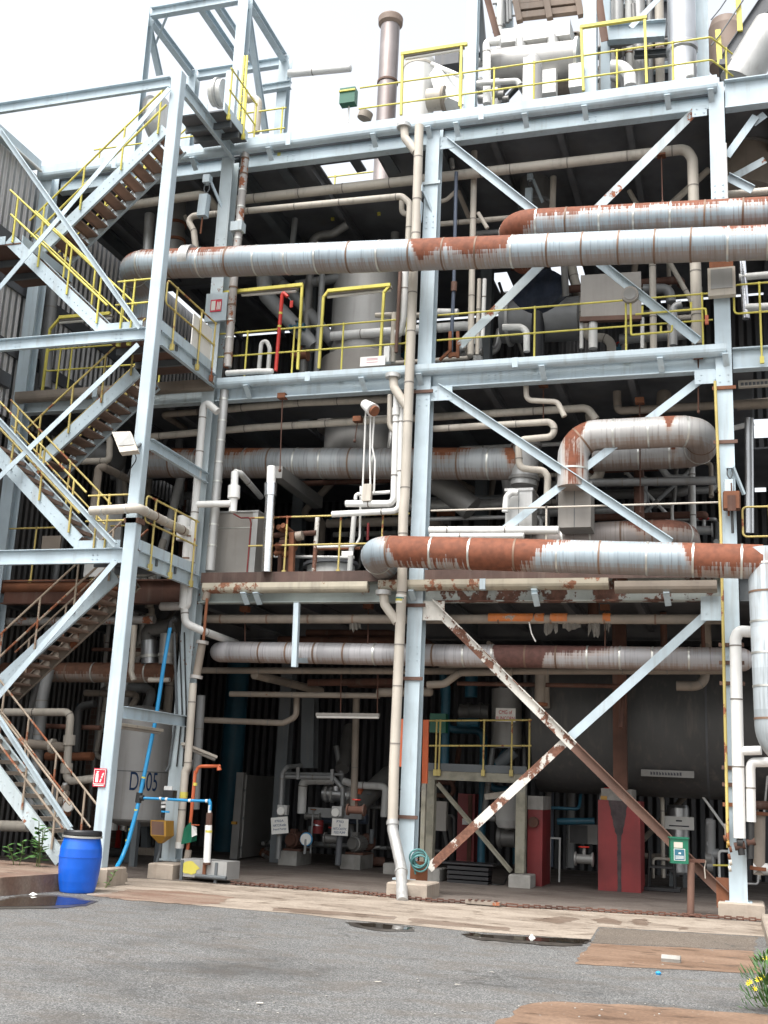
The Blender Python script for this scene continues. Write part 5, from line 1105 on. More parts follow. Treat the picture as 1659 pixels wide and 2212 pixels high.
P_('long beige riser coming down to the orange safety shower', [t02(1252,1110,-.12), t02(1215,1659,-.12), t03(1200,20,-.12), t03(1163,505,-.12)], .14, 'beige')
MB().tube([t03(1192,155,-.12), t03(1188,195,-.12)], .075, n=14, bend=0).build('tape_band', 'yellow', label='yellow tape band round the long beige riser', cat='tape')
MB().tube([t03(1165,480,-.12), t03(1162,520,-.12)], .08, n=14, bend=0).build('pipe_wrap', 'white_pipe', label='white wrapped foot of the long beige riser', cat='pipe foot')
P_('grey upright pipe behind the orange safety shower', [cD(1520,40,1.), cD(1490,560,1.), cD(1475,900,1.)], .16, 'grey_pipe')
for i, (x, x2, lb) in enumerate(((1095,1075,'chain like cable tray strip down the left edge of the left column'),(1145,1128,'black cable running down the left column'),(1185,1170,'second black cable on the left column, nearer its right edge'))):
    MB().tube([t02(1130+i*32,780,-.03), t02(x+50-i*14,1300,-.03), t02(x,1650,-.03), t03(x2,20,-.03)][:3 if i else 4], .014 if i else .025, n=8).build('cable', 'black_rubber' if i else 'steel_dark', label=lb, cat='cable')
for lb, f_, x0, y0_, x1, y1_, da, db in (('fluorescent lamp under the tower tie beam', t02, 765,1375,1040,1415,-2.0,-.4), ('fluorescent lamp fixed at an angle right of the left column', t02, 1185,1502,1395,1588,-.1,.6)):
    t = thing('strip_lamp', lb, 'lamp', f_(x0,y0_,da)); MB().bar(f_(x0,y0_,da), f_(x1,y1_,db), .12, .05).build('body', 'beige', t); MB().tube([f_(x0,y0_,da)+V((0,.03,-.045)), f_(x1,y1_,db)+V((0,-.03,-.045))], .03, n=10).build('tube', 'sheet_tan', t)
# grey steel trough with yellow paint at the foot of the left column
p, q = t03.g(1160,728), t03.g(1395,748); t = thing('trough', 'grey steel trough with yellow graffiti paint on short feet', 'trough', p)
dx = (q-p).normalized(); hgt = .34; up_ = V((0,0,1)); bk_ = V((-dx.y,dx.x,0))*.45
mb = MB(); b0 = .1; mb.prism([(-.225,-hgt/2+.05),(.225,-hgt/2+.05),(.225,hgt/2),(-.225,hgt/2)], p+bk_*.5+up_*(hgt/2+.02), q+bk_*.5+dx*.2+up_*(hgt/2+.02)); mb.build('body', 'lagging', t)
pr2 = [p-bk_*.02+up_*.12+dx*.03, p-bk_*.02+up_*.10+dx*.42, p-bk_*.02+up_*.31+dx*.40, p-bk_*.02+up_*.34+dx*.02]
random.seed(6); gq_ = [p-bk_*.02+dx*(.2+.19*math.cos(k*.42)*random.uniform(.7,1.15))+up_*(.22+.12*math.sin(k*.42)*random.uniform(.65,1.05)) for k in range(15)]; MB().add(gq_, [list(range(15))]).build('graffiti', 'yellow', t)
for d__ in (0.04, (q-p).length): MB().bar(p+dx*d__, p+dx*d__+up_*.34, .05, .05, (0,1,0)).build('foot', 'steel_dark', t)
MB().bar(p+dx*.5-bk_*.05+up_*.08, p+dx*.5-bk_*.05+up_*.3, .06, .03, (0,1,0)).build('strap', 'rust', t); MB().tube([p+dx*.35-bk_*.1+up_*.1, p+dx*.95-bk_*.1+up_*.1], .035, n=10).build('side_pipe', 'steel_dark', t)
# blue duct and open door at the back
p = t03.g(1425,545); MB().tube([V((p.x,p.y+.3,0)), V((p.x,p.y+.3,4.9))], .29, n=28, bend=0).build('duct', 'teal', label='teal blue round duct standing in the dark left bay', cat='duct')
p = cE.g(130,1220); zt = a(508,1668,p.y-YF).z; t = thing('door', 'open sheet steel door standing ajar in the dark left bay', 'door', p); q_ = cE.g(390,1190); q_ = V((q_.x, q_.y+.5, 0))
MB().bar(p+V((0,0,.02)), p+V((.02,0,zt)), .18, .14, (0,1,0)).build('jamb', 'dull_vessel', t); d0 = p+V((.13,.03,.05)); d1 = V((q_.x,q_.y,.05)); h_ = zt-.1
MB().prism([(-.02,0),(.02,0),(.02,h_),(-.02,h_)], d0, d1).build('leaf', 'dull_vessel', t)
for z in (.12,.45,.77): MB().bar(d0+V((.0,-.05,z*zt)), d1+V((0,-.05,z*zt)), .03, .05).build('rail', 'dark_sheet', t)
MB().box(p+V((-.02,-.1,zt*.42)), (.12,.06,.06)).build('latch', 'ochre', t)
# pumps
def pump(label, px0, py0, px1, py1, mat_m, gauge=False):
    p, q = cE.g(px0, py1), cE.g(px1, py1); w_ = q.x-p.x; zt = .30
    t = thing('pump', label, 'pump', V((p.x+w_*.5, p.y+.35, zt))); c = V((p.x+w_*.45, p.y+.15, zt+.22))
    MB().bbox(p.x, q.x, p.y, p.y+.9, 0, zt).build('concrete_base', 'concrete_grey', t)
    mo_ = MB().lathe([(.0,-.03),(.11,-.03),(.13,0),(.13,.05),(.16,.06),(.16,.42),(.13,.46),(.08,.47),(.08,.62)], c, (.15,1,0), n=28); mo = mo_.build('motor', mat_m, t)
    mb = MB()
    for k in range(16): an = k*math.pi/8; d = V((math.cos(an),0,math.sin(an))); mb.bar(c+V((.02,.1,0))+d*.165, c+V((.06,.4,0))+d*.165, .01, .03, d)
    mb.build('cooling_fins', mat_m, mo)
    MB().box(c+V((.05,.3,-.2)), (.4,.6,.05)).build('bedplate', 'rust_dark', t); MB().box(c+V((0,.2,.19)), (.12,.14,.09)).build('terminal_box', mat_m, mo)
    MB().lathe([(.17,0),(.19,.05),(.17,.16)], c+V((.1,.62,.02)), (.15,1,0), n=24).build('volute', 'rust_dark', t)
    MB().tube([c+V((.25,.55,0)), c+V((.25,.55,.3))], .05, n=12, bend=0).build('outlet', 'steel_dark', t)
    return t, c
t, c = pump('rust brown electric pump left, with a round white gauge', 512, 1170, 755, 1265, 'rust_dark'); gq = c+V((.45,-.25,.05))
MB().tube([gq, gq+V((0,.04,0))], .12, n=28, bend=0).build('gauge', 'sign_white', t); MB().tube([gq+V((0,-.01,-.3)), gq+V((0,.02,0))], .03, n=10).build('gauge_stem', 'grey_pipe', t); MB().tube([gq+V((0,.03,0)), gq+V((0,.06,0))], .14, n=28, bend=0).build('gauge_case', 'hose_blue', t)
pump('grey electric pump right, nearer the centre column', 1060, 1205, 1305, 1300, 'dull_vessel')
f = cE; dp = 4.6
P_('conduit frame of thin grey pipes over the left pump', [f(515,1210,4.2), f(552,460,4.2), f(590,400,4.2), f(810,380,5.4)], .1, 'grey_pipe', bend=.1)
P_('upper thin level pipe over the pumps', [f(560,455,dp), f(1095,468,dp)], .07, 'grey_pipe')
P_('lower thin level pipe bending down to the right pump sign', [f(560,485,4.3), f(1000,492,4.3), f(1085,590,4.3), f(1080,830,4.3), f(1058,900,4.3), f(1040,1260,4.3)], .1, 'grey_pipe', bend=.12)
P_('pale lagged U pipe rising behind the left pump', [f(722,810,5.2), f(735,545,5.2), f(775,518,5.2), f(1000,515,5.2)], .2, 'white_pipe', bend=.2)
P_('pale lagged pipe looping down behind the right pump', [f(1090,522,5.4), f(1200,560,5.4), f(1440,572,5.4), f(1465,600,5.4), f(1448,840,5.4)], .16, 'white_pipe', bend=.16)
for x, y0_, y1_, lb in ((692,400,510,'left short strut on the thin level pipes'),(992,420,525,'right short strut on the thin level pipes')): MB().bar(f(x,y0_,4.25), f(x,y1_,4.25), .07, .05, (0,1,0)).build('pipe_strut', 'grey_pipe', label=lb, cat='strut')
flanged('silver horizontal strainer drum with orange wheel between the pumps', f(920,630,5.5), f(1180,650,5.5), .34, 'stainless', (.12,.3,.9), 'lagging', 'drum', 'drum')
t = thing('handwheel', 'orange red valve handwheel at the end of the silver drum', 'handwheel', f(1228,660,5.4)); MB().tube([f(1190,640,5.4), f(1262,640,5.4)], .13, n=8, bend=0).build('wheel', 'orange', t); MB().tube([f(1262,640,5.4), f(1340,640,5.4)], .02, n=8).build('stem', 'steel_dark', t)
MB().tube([f(1022,570,5.4), f(1024,610,5.4)], .09, n=16, bend=0).build('nozzle', 'stainless', label='shiny nozzle on top of the silver strainer drum', cat='nozzle')
MB().lathe([(.12,0),(.12,.28)], f(862,985,5.0), n=20).build('red_pot', 'red_oxide', label='dull red pot beside the left pump', cat='pot'); MB().lathe([(.13,0),(.10,.1)], f(862,918,5.0), n=20).build('pot_lid', 'stainless', label='steel lid on the dull red pot', cat='lid')
MB().box(f(1030,808,5.3), (1.25,.25,.2)).build('grey_panel', 'grey_pipe', label='pale grey cable box beneath the silver drum', cat='box')
flanged('blue grey horizontal pipe drum under the pale cable box', f(840,850,5.5), f(1300,860,5.5), .22, 'navy', (.1,.5), 'navy', 'drum', 'drum')
P_('thin upright standpipe beside the white gauge', [f(822,820,4.6), f(800,1160,4.6)], .04, 'grey_pipe')
P_('thin upright standpipe behind the right pump', [f(1215,835,5.2), f(1210,1040,5.2)], .045, 'grey_pipe')
P_('low level pipe behind both pumps', [f(820,1080,5.8), f(1470,1115,5.8)], .08, 'grey_pipe')
for lb, x, y, s_ in (('junction box pair with round plug left of the pumps', 560,778,1),('grey junction box on the pipe over the right pump sign', 1040,790,1)):
    t = thing('junction_box', lb, 'junction box', f(x,y+30,4.1)); MB().box(f(x,y,4.1), (.22,.12,.2)).build('box', 'lagging', t); q = f(x-22,y+10,4.0); MB().tube([q, q+V((0,.08,0))], .085, n=18, bend=0).build('plug', 'sign_white', t)
t, o_, xd, zd_ = flat_sign('tilted white pump sign on the left conduit', f(530,915,4.0), .38, .34, 'sign_white', tilt=.13)
for k, s_ in enumerate(('P702A','HATC/Kettle','Feed Pump')): textmesh(s_, o_+zd_*(.09-.085*k), xd, zd_, .05, 'ink_blue', t, width=.2+.09*min(k,1))
t, o_, xd, zd_ = flat_sign('straight white feed pump sign right of the other sign', f(1062,930,4.1), .36, .34, 'sign_white')
for k, s_ in enumerate(('P703','&','HATC/CAUSTIC','FEED PUMP')): textmesh(s_, o_+zd_*(.11-.073*k), xd, zd_, .05, 'ink_blue', t, width=(.15,.035,.3,.25)[k])
P_('dark post carrying the straight feed pump sign', [f(1062,960,4.25), f(1042,1265,4.25)], .13, 'dark_sheet')
random.seed(5); p = f.g(440,1215)
t = thing('scrap_heap', 'heap of rusty valve scrap by the open door', 'scrap', p)
for k in range(16): c = p+V((random.uniform(-.3,.45), random.uniform(-.05,.5), random.uniform(.05,.35))); MB().tube([c, c+V((random.uniform(-.15,.15),random.uniform(-.15,.15),random.uniform(-.1,.1)))], random.uniform(.04,.1), n=10, bend=0).build('scrap_part', random.choice(('rust','rust_dark','stainless','dull_vessel')), t)
p = f.g(1400,1290); t = thing('loose_valve', 'rusty loose flanged valve on the floor by the right pump', 'valve', p); MB().tube([p+V((-.15,0,.13)), p+V((.1,.1,.13))], .1, n=16, bend=0).build('body', 'rust_dark', t); MB().tube([p+V((-.2,-.02,.16)), p+V((-.16,-.0,.15))], .15, n=18, bend=0).build('flange', 'rust', t); MB().bar(p+V((-.25,0,.38)), p+V((0,.0,.45)), .05, .04).build('handle', 'white_pipe', t)
plinth_px('low concrete block left of the downpipe foot', t13, 808, 628, 915, 690, .22, .5, mat='concrete_grey')
# fireproofed red supports under the big dark tank
def red_support(label, x0, x1, y0_, dep, h, top=0, **k):
    t = thing('support_pier', label, 'pier', V(((x0+x1)/2, y0_, 0)))
    MB().prism([(-(x1-x0)/2,0),((x1-x0)/2,0),((x1-x0)/2,dep),(-(x1-x0)/2,dep)], ((x0+x1)/2,y0_,0), ((x0+x1)/2,y0_,h-top), (0,1,0)).build('shaft', 'red_oxide', t)
    if top: MB().bbox(x0-.005, x1+.005, y0_-.005, y0_+dep, h-top+.002, h).build('cap', 'concrete_grey', t)
    return t
def zat(f_, x, y, Y): return f_(x, y, Y-YF).z
p, q = cG.g(252,1392), cG.g(635,1392); Y_ = (p.y+q.y)/2
t = red_support('broad dull red pier with a dark stain down its face', p.x, q.x, Y_, 1.0, zat(cG,440,645,Y_)); hh_ = zat(cG,440,645,Y_); xm = (p.x+q.x)/2
random.seed(12); zs_ = [hh_*k/26 for k in range(27)]; wd = [.018+.012*random.random() if k < 16 else .03+.15*((k-16)/10)**.8+.02*random.random() for k in range(27)]; mb = MB()
for k in range(26): mb.add([V((xm-.01-wd[k]+random.uniform(-.008,.008),Y_-.003,zs_[k])),V((xm+.02+wd[k]*.8,Y_-.003,zs_[k])),V((xm+.02+wd[k+1]*.8,Y_-.003,zs_[k+1])),V((xm-.01-wd[k+1],Y_-.003,zs_[k+1]))], [[0,1,2,3]])
mb.build('stain', 'pier_stain', t)
MB().bbox(xm-.35, xm+.25, Y_+.1, Y_+.9, hh_, hh_+.22).build('saddle_block', 'concrete_grey', t); MB().box((p.x+.1,Y_+.1,hh_+.04), (.12,.05,.07)).build('tag', 'ochre', t)
p, q = cF.g(1175,1868), cF.g(1330,1868); Y_ = (p.y+q.y)/2
t = red_support('narrow red pier with a grey cap and a round lamp on its face', p.x, q.x, Y_, 1.0, zat(cF,1260,1070,Y_), .26); c = V((p.x+(q.x-p.x)*.42, Y_, zat(cF,1240,1300,Y_))); MB().tube([c+V((0,-.1,0)), c], .1, n=18, bend=0).build('lamp', 'rust_dark', t)
p, q = cF.g(540,1732), cF.g(735,1732); Y_ = (p.y+q.y)/2
t = red_support('red pier behind the platform brace with a white button box', p.x, q.x, Y_, .9, zat(cF,640,1050,Y_)); c = V((p.x+(q.x-p.x)*.5, Y_, zat(cF,630,1295,Y_))); MB().box(c+V((0,-.04,0)), (.13,.08,.13)).build('button_box', 'sign_white', t); MB().bbox(q.x-.15, q.x-.06, Y_-.03, Y_-.004, .05, zat(cF,640,1060,Y_)).build('dark_strip', 'rust_dark', t)
xl, xr_ = a(1168,1550,5.).x, 3.
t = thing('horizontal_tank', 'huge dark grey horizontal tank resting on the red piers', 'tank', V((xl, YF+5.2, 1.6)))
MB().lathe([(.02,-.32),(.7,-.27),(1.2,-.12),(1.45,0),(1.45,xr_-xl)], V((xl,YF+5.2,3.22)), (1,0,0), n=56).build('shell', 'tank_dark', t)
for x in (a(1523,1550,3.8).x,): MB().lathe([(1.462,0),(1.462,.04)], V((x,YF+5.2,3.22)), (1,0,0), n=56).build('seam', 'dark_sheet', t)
MB().bar(V((a(1338,1600,3.2).x,YF+3.4,zat(cG,480,560,YF+3.4))), V((a(1336,1455,3.2).x,YF+3.4,5.2)), .26, .2, (0,1,0)).build('red_post', 'rust_dark', label='dark red upright post in front of the big tank', cat='post')
t, o_, xd, zd_ = flat_sign('dim white lettered board hung under the big dark tank', cG(838,425,4.), 1.0, .13, 'dull_vessel'); K = dict(o_=o_, xd=xd, zd_=zd_, par=t); random.seed(44)
for k in range(11): pat([(-.32+.055*k,-.03),(-.285+.055*k,-.03),(-.285+.055*k,.0+.03*random.random()),(-.32+.055*k,.03)], 'ink', 'worn_letter', **K)
# small platform beside the centre column
f = cF; Yp = 3.1
t = thing('platform', 'small steel platform with flaking yellow beam on two legs', 'platform', f.g(320,1790))
A_, B_ = f(292,790,Yp), f(1182,798,Yp); z1_ = (A_.z+B_.z)/2; z0_ = f(700,940,Yp).z; zm = f(700,862,Yp).z
MB().bbox(A_.x, B_.x, YF+Yp, YF+Yp+.08, z0_, zm).build('front_beam', 'worn_yellow_beam', t); MB().bbox(A_.x+.02, B_.x+.01, YF+Yp-.012, YF+Yp+.01, zm+.004, z1_).build('toe_board', 'steel_dark', t)
MB().bbox(A_.x, B_.x, YF+Yp+.09, YF+Yp+2.2, zm-.06, zm).build('floor_plate', 'deck_under', t)
for x0, x1, yb in ((278,365,1640),(1088,1170,1760)):
    xa, xb = f(x0,1200,Yp).x, f(x1,1200,Yp).x; MB().ibeam(((xa+xb)/2,YF+Yp+.11,.25), ((xa+xb)/2,YF+Yp+.11,z0_-.002), xb-xa, .2, upv=(0,1,0)).build('leg', 'worn_yellow_beam', t)
MB().angle(f(402,960,Yp-.03), f(1050,1735,Yp-.03), .07, .09).build('brace', 'worn_yellow_beam', t)
plinth_px('concrete block under the right leg of the small platform', f, 1005, 1780, 1232, 1885, .24, .6, mat='concrete_grey'); plinth_px('concrete block under the left leg of the small platform', f, 270, 1730, 432, 1828, .24, .6, mat='concrete_grey')
railing('worn yellow railing on the small platform', [f(300,795,Yp-.05)]+[f(1225,800,Yp-.05)], f(700,403,Yp).z-f(700,795,Yp).z, [(0,.09),(0,.125),(0,.55),(0,.815),(0,.98)], mat='yellow_worn', rails=(1.,.43), drop=.2, r=.018)
for x0, x1, y0_, y1_, lb in ((58,92,392,812,'orange red ladder rail left of the centre column'),(268,318,400,960,'orange red ladder rail right of the centre column')): MB().bar(f((x0+x1)/2+6,y0_,.6), f((x0+x1)/2-6,y1_,.6), .1, .06, (0,1,0)).build('ladder_rail', 'orange', label=lb, cat='ladder rail')
MB().bar(f(285,960,1.2), f(262,1700,1.2), .08, .1, (0,1,0)).build('striped_post', 'worn_yellow_beam', label='yellow and black striped post behind the centre column', cat='post')
t, o_, xd, zd_ = flat_sign('white sign with red letters above the small platform railing', f(1000,357,3.6), .40, .27, 'sign_white')
textmesh('CMG of', o_+zd_*.055, xd, zd_, .075, 'ink_red', t, width=.27); textmesh('RUNCORN', o_-zd_*.065, xd, zd_, .07, 'ink_red', t, width=.37)
flanged('dull grey tapered hopper behind the small platform', f(1010,130,4.2), f(1010,650,4.2), .62, 'dull_vessel', ())
c = f(412,430,3.6); MB().box(c, (.34,.2,.38)).build('green_cabinet', 'green_box', label='green cabinet in the shade behind the small platform railing', cat='cabinet')
P_('blue green upright pipe behind the platform railing', [f(475,100,4.5), f(460,790,4.5)], .2, 'teal'); P_('second blue green upright pipe high behind the platform', [f(700,-20,5.), f(695,200,5.)], .28, 'teal')
P_('teal level vessel behind the platform railing', [f(585,425,4.8), f(760,425,4.8)], .2, 'teal', dome=.4)
flanged('grey machine casing behind the platform railing', f(600,330,5.5), f(860,330,5.5), .35, 'dull_vessel', (.3,.7), 'dull_vessel', 'machine', 'machine')
P_('grey diagonal chute behind the platform railing', [f(1075,675,4.), f(930,800,4.)], .25, 'steel_dark')
MB().bbox(f(378,1200,4.6).x, f(478,1200,4.6).x, YF+4.6, YF+4.75, f(430,1378,4.6).z, f(430,1118,4.6).z).build('switch_board', 'sheet_tan', label='pale board behind the left leg of the small platform', cat='board')
MB().lathe([(.02,0),(.2,.05),(.27,.2),(.28,.75)], f(1015,1372,5.), n=28).build('white_pot', 'white_pipe', label='white rounded pot hanging below the small platform', cat='pot')
flanged('grey round machine behind the right platform leg', f(930,1430,5.4), f(1090,1440,5.4), .4, 'dull_vessel', (.15,), 'dull_vessel', 'machine', 'machine')
MB().bar(f(820,1080,3.8), f(1000,1055,3.8), .1, .12).build('support_bar', 'beige', label='pale steel arm below the small platform', cat='steel arm')
p = f.g(1420,1830); t = thing('picture_frame', 'narrow pale steel frame leaning on the red pier', 'frame', p)
for dx_ in (-.08,.12): MB().bar(p+V((dx_,0,0)), p+V((dx_,.05,.85)), .035, .035, (0,1,0)).build('side', 'white_pipe', t)
MB().bar(p+V((-.1,.05,.86)), p+V((.14,.05,.86)), .035, .035).build('top', 'white_pipe', t)
p = f.g(660,1848); t = thing('crate_stack', 'stack of black plastic trays on the floor beneath the platform', 'trays', p+V((0,.3,0)))
for k in range(4): MB().prism([(-.40,-.28),(.40,-.28),(.42,-.0),(.34,.28),(-.34,.28),(-.42,0)], p+V((0,.3,.085*k)), p+V((0,.3,.085*k+.06)), (0,1,0)).build('tray', 'black_plastic', t)
MB().prism([(-.5,-.32),(.5,-.30),(.5,.3),(-.48,.3)], p+V((0,.3,.35)), p+V((0,.3,.38)), (0,1,0)).build('tray_lid', 'black_plastic', t)
P_('black cable lying on the floor by the tray stack', [f.g(820,1835,.02), f.g(900,1855,.02), f.g(985,1850,.02), f.g(1005,1800,.02)], .025, 'black_rubber', bend=.2, cat='cable', name='cable')
# coil of hose and the bracket on the centre column
random.seed(2); c = f(248,1640,-.14); mb = MB()
for k in range(7):
    r1, r2 = random.uniform(.1,.15), random.uniform(.1,.15); o2 = V((random.uniform(-.03,.03), random.uniform(-.05,.03), random.uniform(-.05,.05)))
    mb.tube([c+o2+V((math.cos(an)*r1, .03*math.sin(an*2), math.sin(an)*r2)) for an in [i*math.pi/9 for i in range(19)]], .014, n=8, bend=0)
t = thing('hose_coil', 'teal green hose coil hung on the foot of the centre column', 'hose', c+V((0,0,-.2))); mb.build('coil', 'hose_teal', t)
MB().tube([f(200,1650,-.14), f(195,1700,-.12), f(205,1760,-.1)], .015, n=8, bend=.1).build('hose_tail', 'hose_teal', t)
p = cG.g(1037,1570); p.y = YF-.22; t = thing('first_aid_box', 'green first aid box on a rusty post in front of the right brace', 'first aid box', p)
dy_ = p.y-YF; MB().tube([p, cG(1032,1150,dy_)], .055, n=14, bend=0).build('post', 'steel_brown', t); MB().box(p+V((0,0,.01)), (.3,.3,.02)).build('base_plate', 'rust_dark', t)
MB().bar(cG(850,1128,dy_), cG(1145,1140,dy_+.1), .08, .05).build('shelf', 'rust_dark', t); c = cG(930,1055,dy_-.05); rz = .18
t = MB().box(c, (.27,.18,.37), rz).build('box', 'green_box', t); MB().box(c+V((0,0,.195)), (.30,.22,.022), rz).build('lid', 'green_box', t)
xd = V((math.cos(rz),math.sin(rz),0)); nrm_ = V((math.sin(rz),-math.cos(rz),0)); o_ = c+nrm_*.0925
K = dict(o_=o_, xd=xd, zd_=V((0,0,1)), par=t); pat([(-0.084,-0.140),(0.084,-0.140),(0.084,0.035),(-0.084,0.035)], 'sign_white', 'label_border', **K); pat([(-0.077,-0.133),(0.077,-0.133),(0.077,0.028),(-0.077,0.028)], 'teal', 'label_face', lift=.002, **K); pat([(-0.084,0.049),(0.049,0.049),(0.049,0.133),(-0.084,0.133)], 'beige', 'label_note', **K)
pat([(-0.014,-0.042),(0.021,-0.042),(0.021,-0.021),(-0.014,-0.021)], 'sign_white', 'label_mark', lift=.004, **K)
for k in range(3): pat([(-.063,-.077-.018*k),(.063,-.077-.018*k),(.063,-.07-.018*k),(-.063,-.07-.018*k)], 'sign_white', 'label_line', lift=.004, **K)
P_('loose straw coloured rope tied round the rusty brown brace', [cG(1150,1135,-.1), cG(1140,1200,-.12), cG(1148,1280,-.1)], .018, 'beige', cat='rope', name='rope')
# right column: white pipes with black valves
f = cM
P_('white lagged pipe dropping down the front of the right column', [f(345,620,-.2), f(262,615,-.2), f(245,660,-.2), f(268,1738,-.2)], .185, 'white_bright', bend=.15, n=20)
P_('short white branch pipe from the right column pipe to the edge', [f(285,1265,-.2), f(385,1262,-.25)], .14, 'white_bright')
P_('second white lagged pipe right of the right column with a black lower half', [f(450,1325,-.15), f(335,1328,-.15), f(326,1360,-.15), f(330,1650,-.15)], .15, 'white_bright', bend=.08)
t = thing('valve', 'black valve at the foot of the second white pipe', 'valve', f(328,1850,-.15)); MB().tube([f(330,1655,-.15), f(328,1850,-.15)], .05, n=12).build('stem', 'black_rubber', t); MB().tube([f(308,1765,-.15), f(352,1755,-.15)], .06, n=12, bend=0).build('body', 'rust_dark', t)
t = thing('valve', 'black valve at the foot of the pipe on the right column', 'valve', f(270,1830,-.2)); MB().tube([f(268,1740,-.2), f(280,1830,-.2)], .05, n=12).build('stem', 'black_rubber', t); MB().tube([f(240,1785,-.2), f(298,1775,-.2)], .06, n=12, bend=0).build('body', 'rust_dark', t); MB().tube([f(255,1760,-.2), f(285,1765,-.2)], .08, n=12, bend=0).build('flange', 'black_rubber', t)
random.seed(9); t = thing('gauge_cluster', 'small brass and rust valves at the foot of the thin cream pipe', 'valve', f(195,1830,-.15))
for x, y in ((182,1740),(200,1770),(212,1800),(205,1840),(212,1870),(208,1905)): MB().tube([f(x,y,-.15), f(x+14,y-2,-.15)], .045, n=10, bend=0).build('valve', random.choice(('beige','rust','ochre')), t)
MB().bbox(f(185,1650,-.1).x, f(210,1650,-.1).x, YF-.1, YF-.06, f(195,1740,-.1).z, f(195,1660,-.1).z).build('cover', 'beige_dirty_shaded', t)
# dark machinery in the right bay
c = cG.g(905,1390); t = thing('drum', 'dull silver upright drum with a white label in the dark right bay', 'drum', V((c.x, YF+6., 0))); z0_, z1_ = cG(915,1300,5.6).z, cG(915,705,5.6).z; r = (cG(1010,850,5.6).x-cG(825,850,5.6).x)/2
MB().lathe([(r*.94,max(.25,z0_)),(r,max(.3,z0_+.05)),(r,z1_),(r*.9,z1_+.06)], V((cG(918,850,5.6).x, YF+6., 0)), n=36).build('shell', 'stainless', t)
q = cG(928,830,5.55); MB().bbox(q.x-.3, q.x+.3, YF+6-r-.02, YF+6-r-.008, q.z-.13, q.z+.13).build('label_plate', 'sign_white', t); K = dict(o_=V((q.x,YF+6-r-.022,q.z)), xd=V((1,0,0)), zd_=V((0,0,1)), par=t); pat([(-.06,.03),(.06,.03),(.06,.06),(-.06,.06)], 'ink', 'print_line', **K); pat([(-.2,-.07),(.2,-.07),(.2,-.045),(-.2,-.045)], 'ink', 'print_line', **K)
for k in range(4): an = k*math.pi/2+.7; MB().bbox(cG(918,850,5.6).x+math.cos(an)*r*.85-.04, cG(918,850,5.6).x+math.cos(an)*r*.85+.04, YF+6+math.sin(an)*r*.85-.04, YF+6+math.sin(an)*r*.85+.04, .01, max(.3,z0_+.05)).build('leg', 'steel_dark', t)
random.seed(21)
t = thing('pump', 'black pump set in the shade between the silver drum and right column', 'pump', cG.g(1185,1290))
for x, y, r in ((1190,830,.1),(1190,1000,.09),(1240,1080,.1),(1180,1120,.14),(1190,1180,.12)): MB().tube([cG(x-30,y,5.), cG(x+20,y,5.)], r, n=12, bend=0).build('valve', 'grey_pipe' if r < .12 else 'dull_vessel', t)
MB().tube([cG(1190,800,5.), cG(1190,1180,5.)], .1, n=12, bend=0).build('riser', 'grey_pipe', t)
P_('pale upright pipe right of the black pump set', [cG(1590,740,2.5), cG(1585,1250,2.5)], .2, 'beige_dirty_shaded', flanges=(.02,.9))
P_('level brown pipe low behind the right column', [cG(1330,680,2.), cG(1659,684,2.)], .15, 'rust_dark')
P_('thin pale horizontal pipe at the right edge in the shade', [cG(1540,1200,2.5), cG(1659,1205,2.5)], .2, 'white_pipe'); P_('thin yellow rail low behind the right brace', [cG(1210,1172,3.), cG(1360,1175,3.)], .035, 'yellow')
MB().bbox(cG(0,900,5.).x, cG(240,900,5.).x, YF+5.6, YF+5.7, cG(100,1005,5.).z, cG(100,840,5.).z).build('panel', 'dull_vessel', label='grey panel with a black opening between the red piers', cat='panel')
MB().bbox(cG(10,900,5.).x, cG(155,900,5.).x, YF+5.57, YF+5.6, cG(100,1000,5.).z, cG(100,850,5.).z).build('screen', 'black_plastic', label='black opening in the grey panel between the red piers', cat='opening')
P_('teal level pipe above the grey panel between the red piers', [cG(-60,815,5.), cG(245,812,5.)], .14, 'teal')
p = cG.g(790,1390); t = thing('chair_frame', 'black metal frame standing beside the broad red pier', 'frame', p)
for dx_ in (-.25,.25):
    for dy__ in (0,.4): MB().tube([p+V((dx_,dy__,0)), p+V((dx_*.9,dy__,.75))], .02, n=8).build('leg', 'black_rubber', t)
MB().box(p+V((0,.2,.05)), (.7,.6,.06)).build('base', 'black_plastic', t); MB().box(p+V((0,.2,.45)), (.5,.42,.04)).build('seat', 'black_plastic', t)
# chain along the floor edge
random.seed(4); cp = gd(t03,(1500,757)) + gd(t13,(300,792),(700,824),(900,846),(1100,868),(1400,884)) + gd(t23,(0,905),(400,926),(800,950),(1300,978),(1659,1002))
mb = MB(); q_ = [V((p.x,p.y,.035)) for p in cp]; L_ = 0
for p, q in zip(q_, q_[1:]):
    d = (q-p).normalized(); s_ = V((-d.y,d.x,0)); n_ = int((q-p).length/.085)
    for k in range(n_):
        c = p.lerp(q, (k+.5)/n_)+s_*random.uniform(-.012,.012); uv = s_ if k % 2 else V((0,0,1))
        mb.bar(c-d*.055+uv*.018, c+d*.055+uv*.018, .022, .022, uv); mb.bar(c-d*.055-uv*.018, c+d*.055-uv*.018, .022, .022, uv)
mb.build('chain', 'rust_dark', label='long rusty chain lying along the edge of the concrete floor', cat='chain')
p = t13.g(1470,895); t = thing('grating_piece', 'short rusty slotted bar lying on the chain', 'slotted bar', p)
MB().box(p+V((0,0,.05)), (.55,.09,.05), -.06).build('bar', 'beige_dirty_shaded', t)
for k in range(5): MB().box(p+V((-.2+.1*k,-.0,.08)), (.04,.1,.02), -.06).build('slot', 'rust_dark', t)
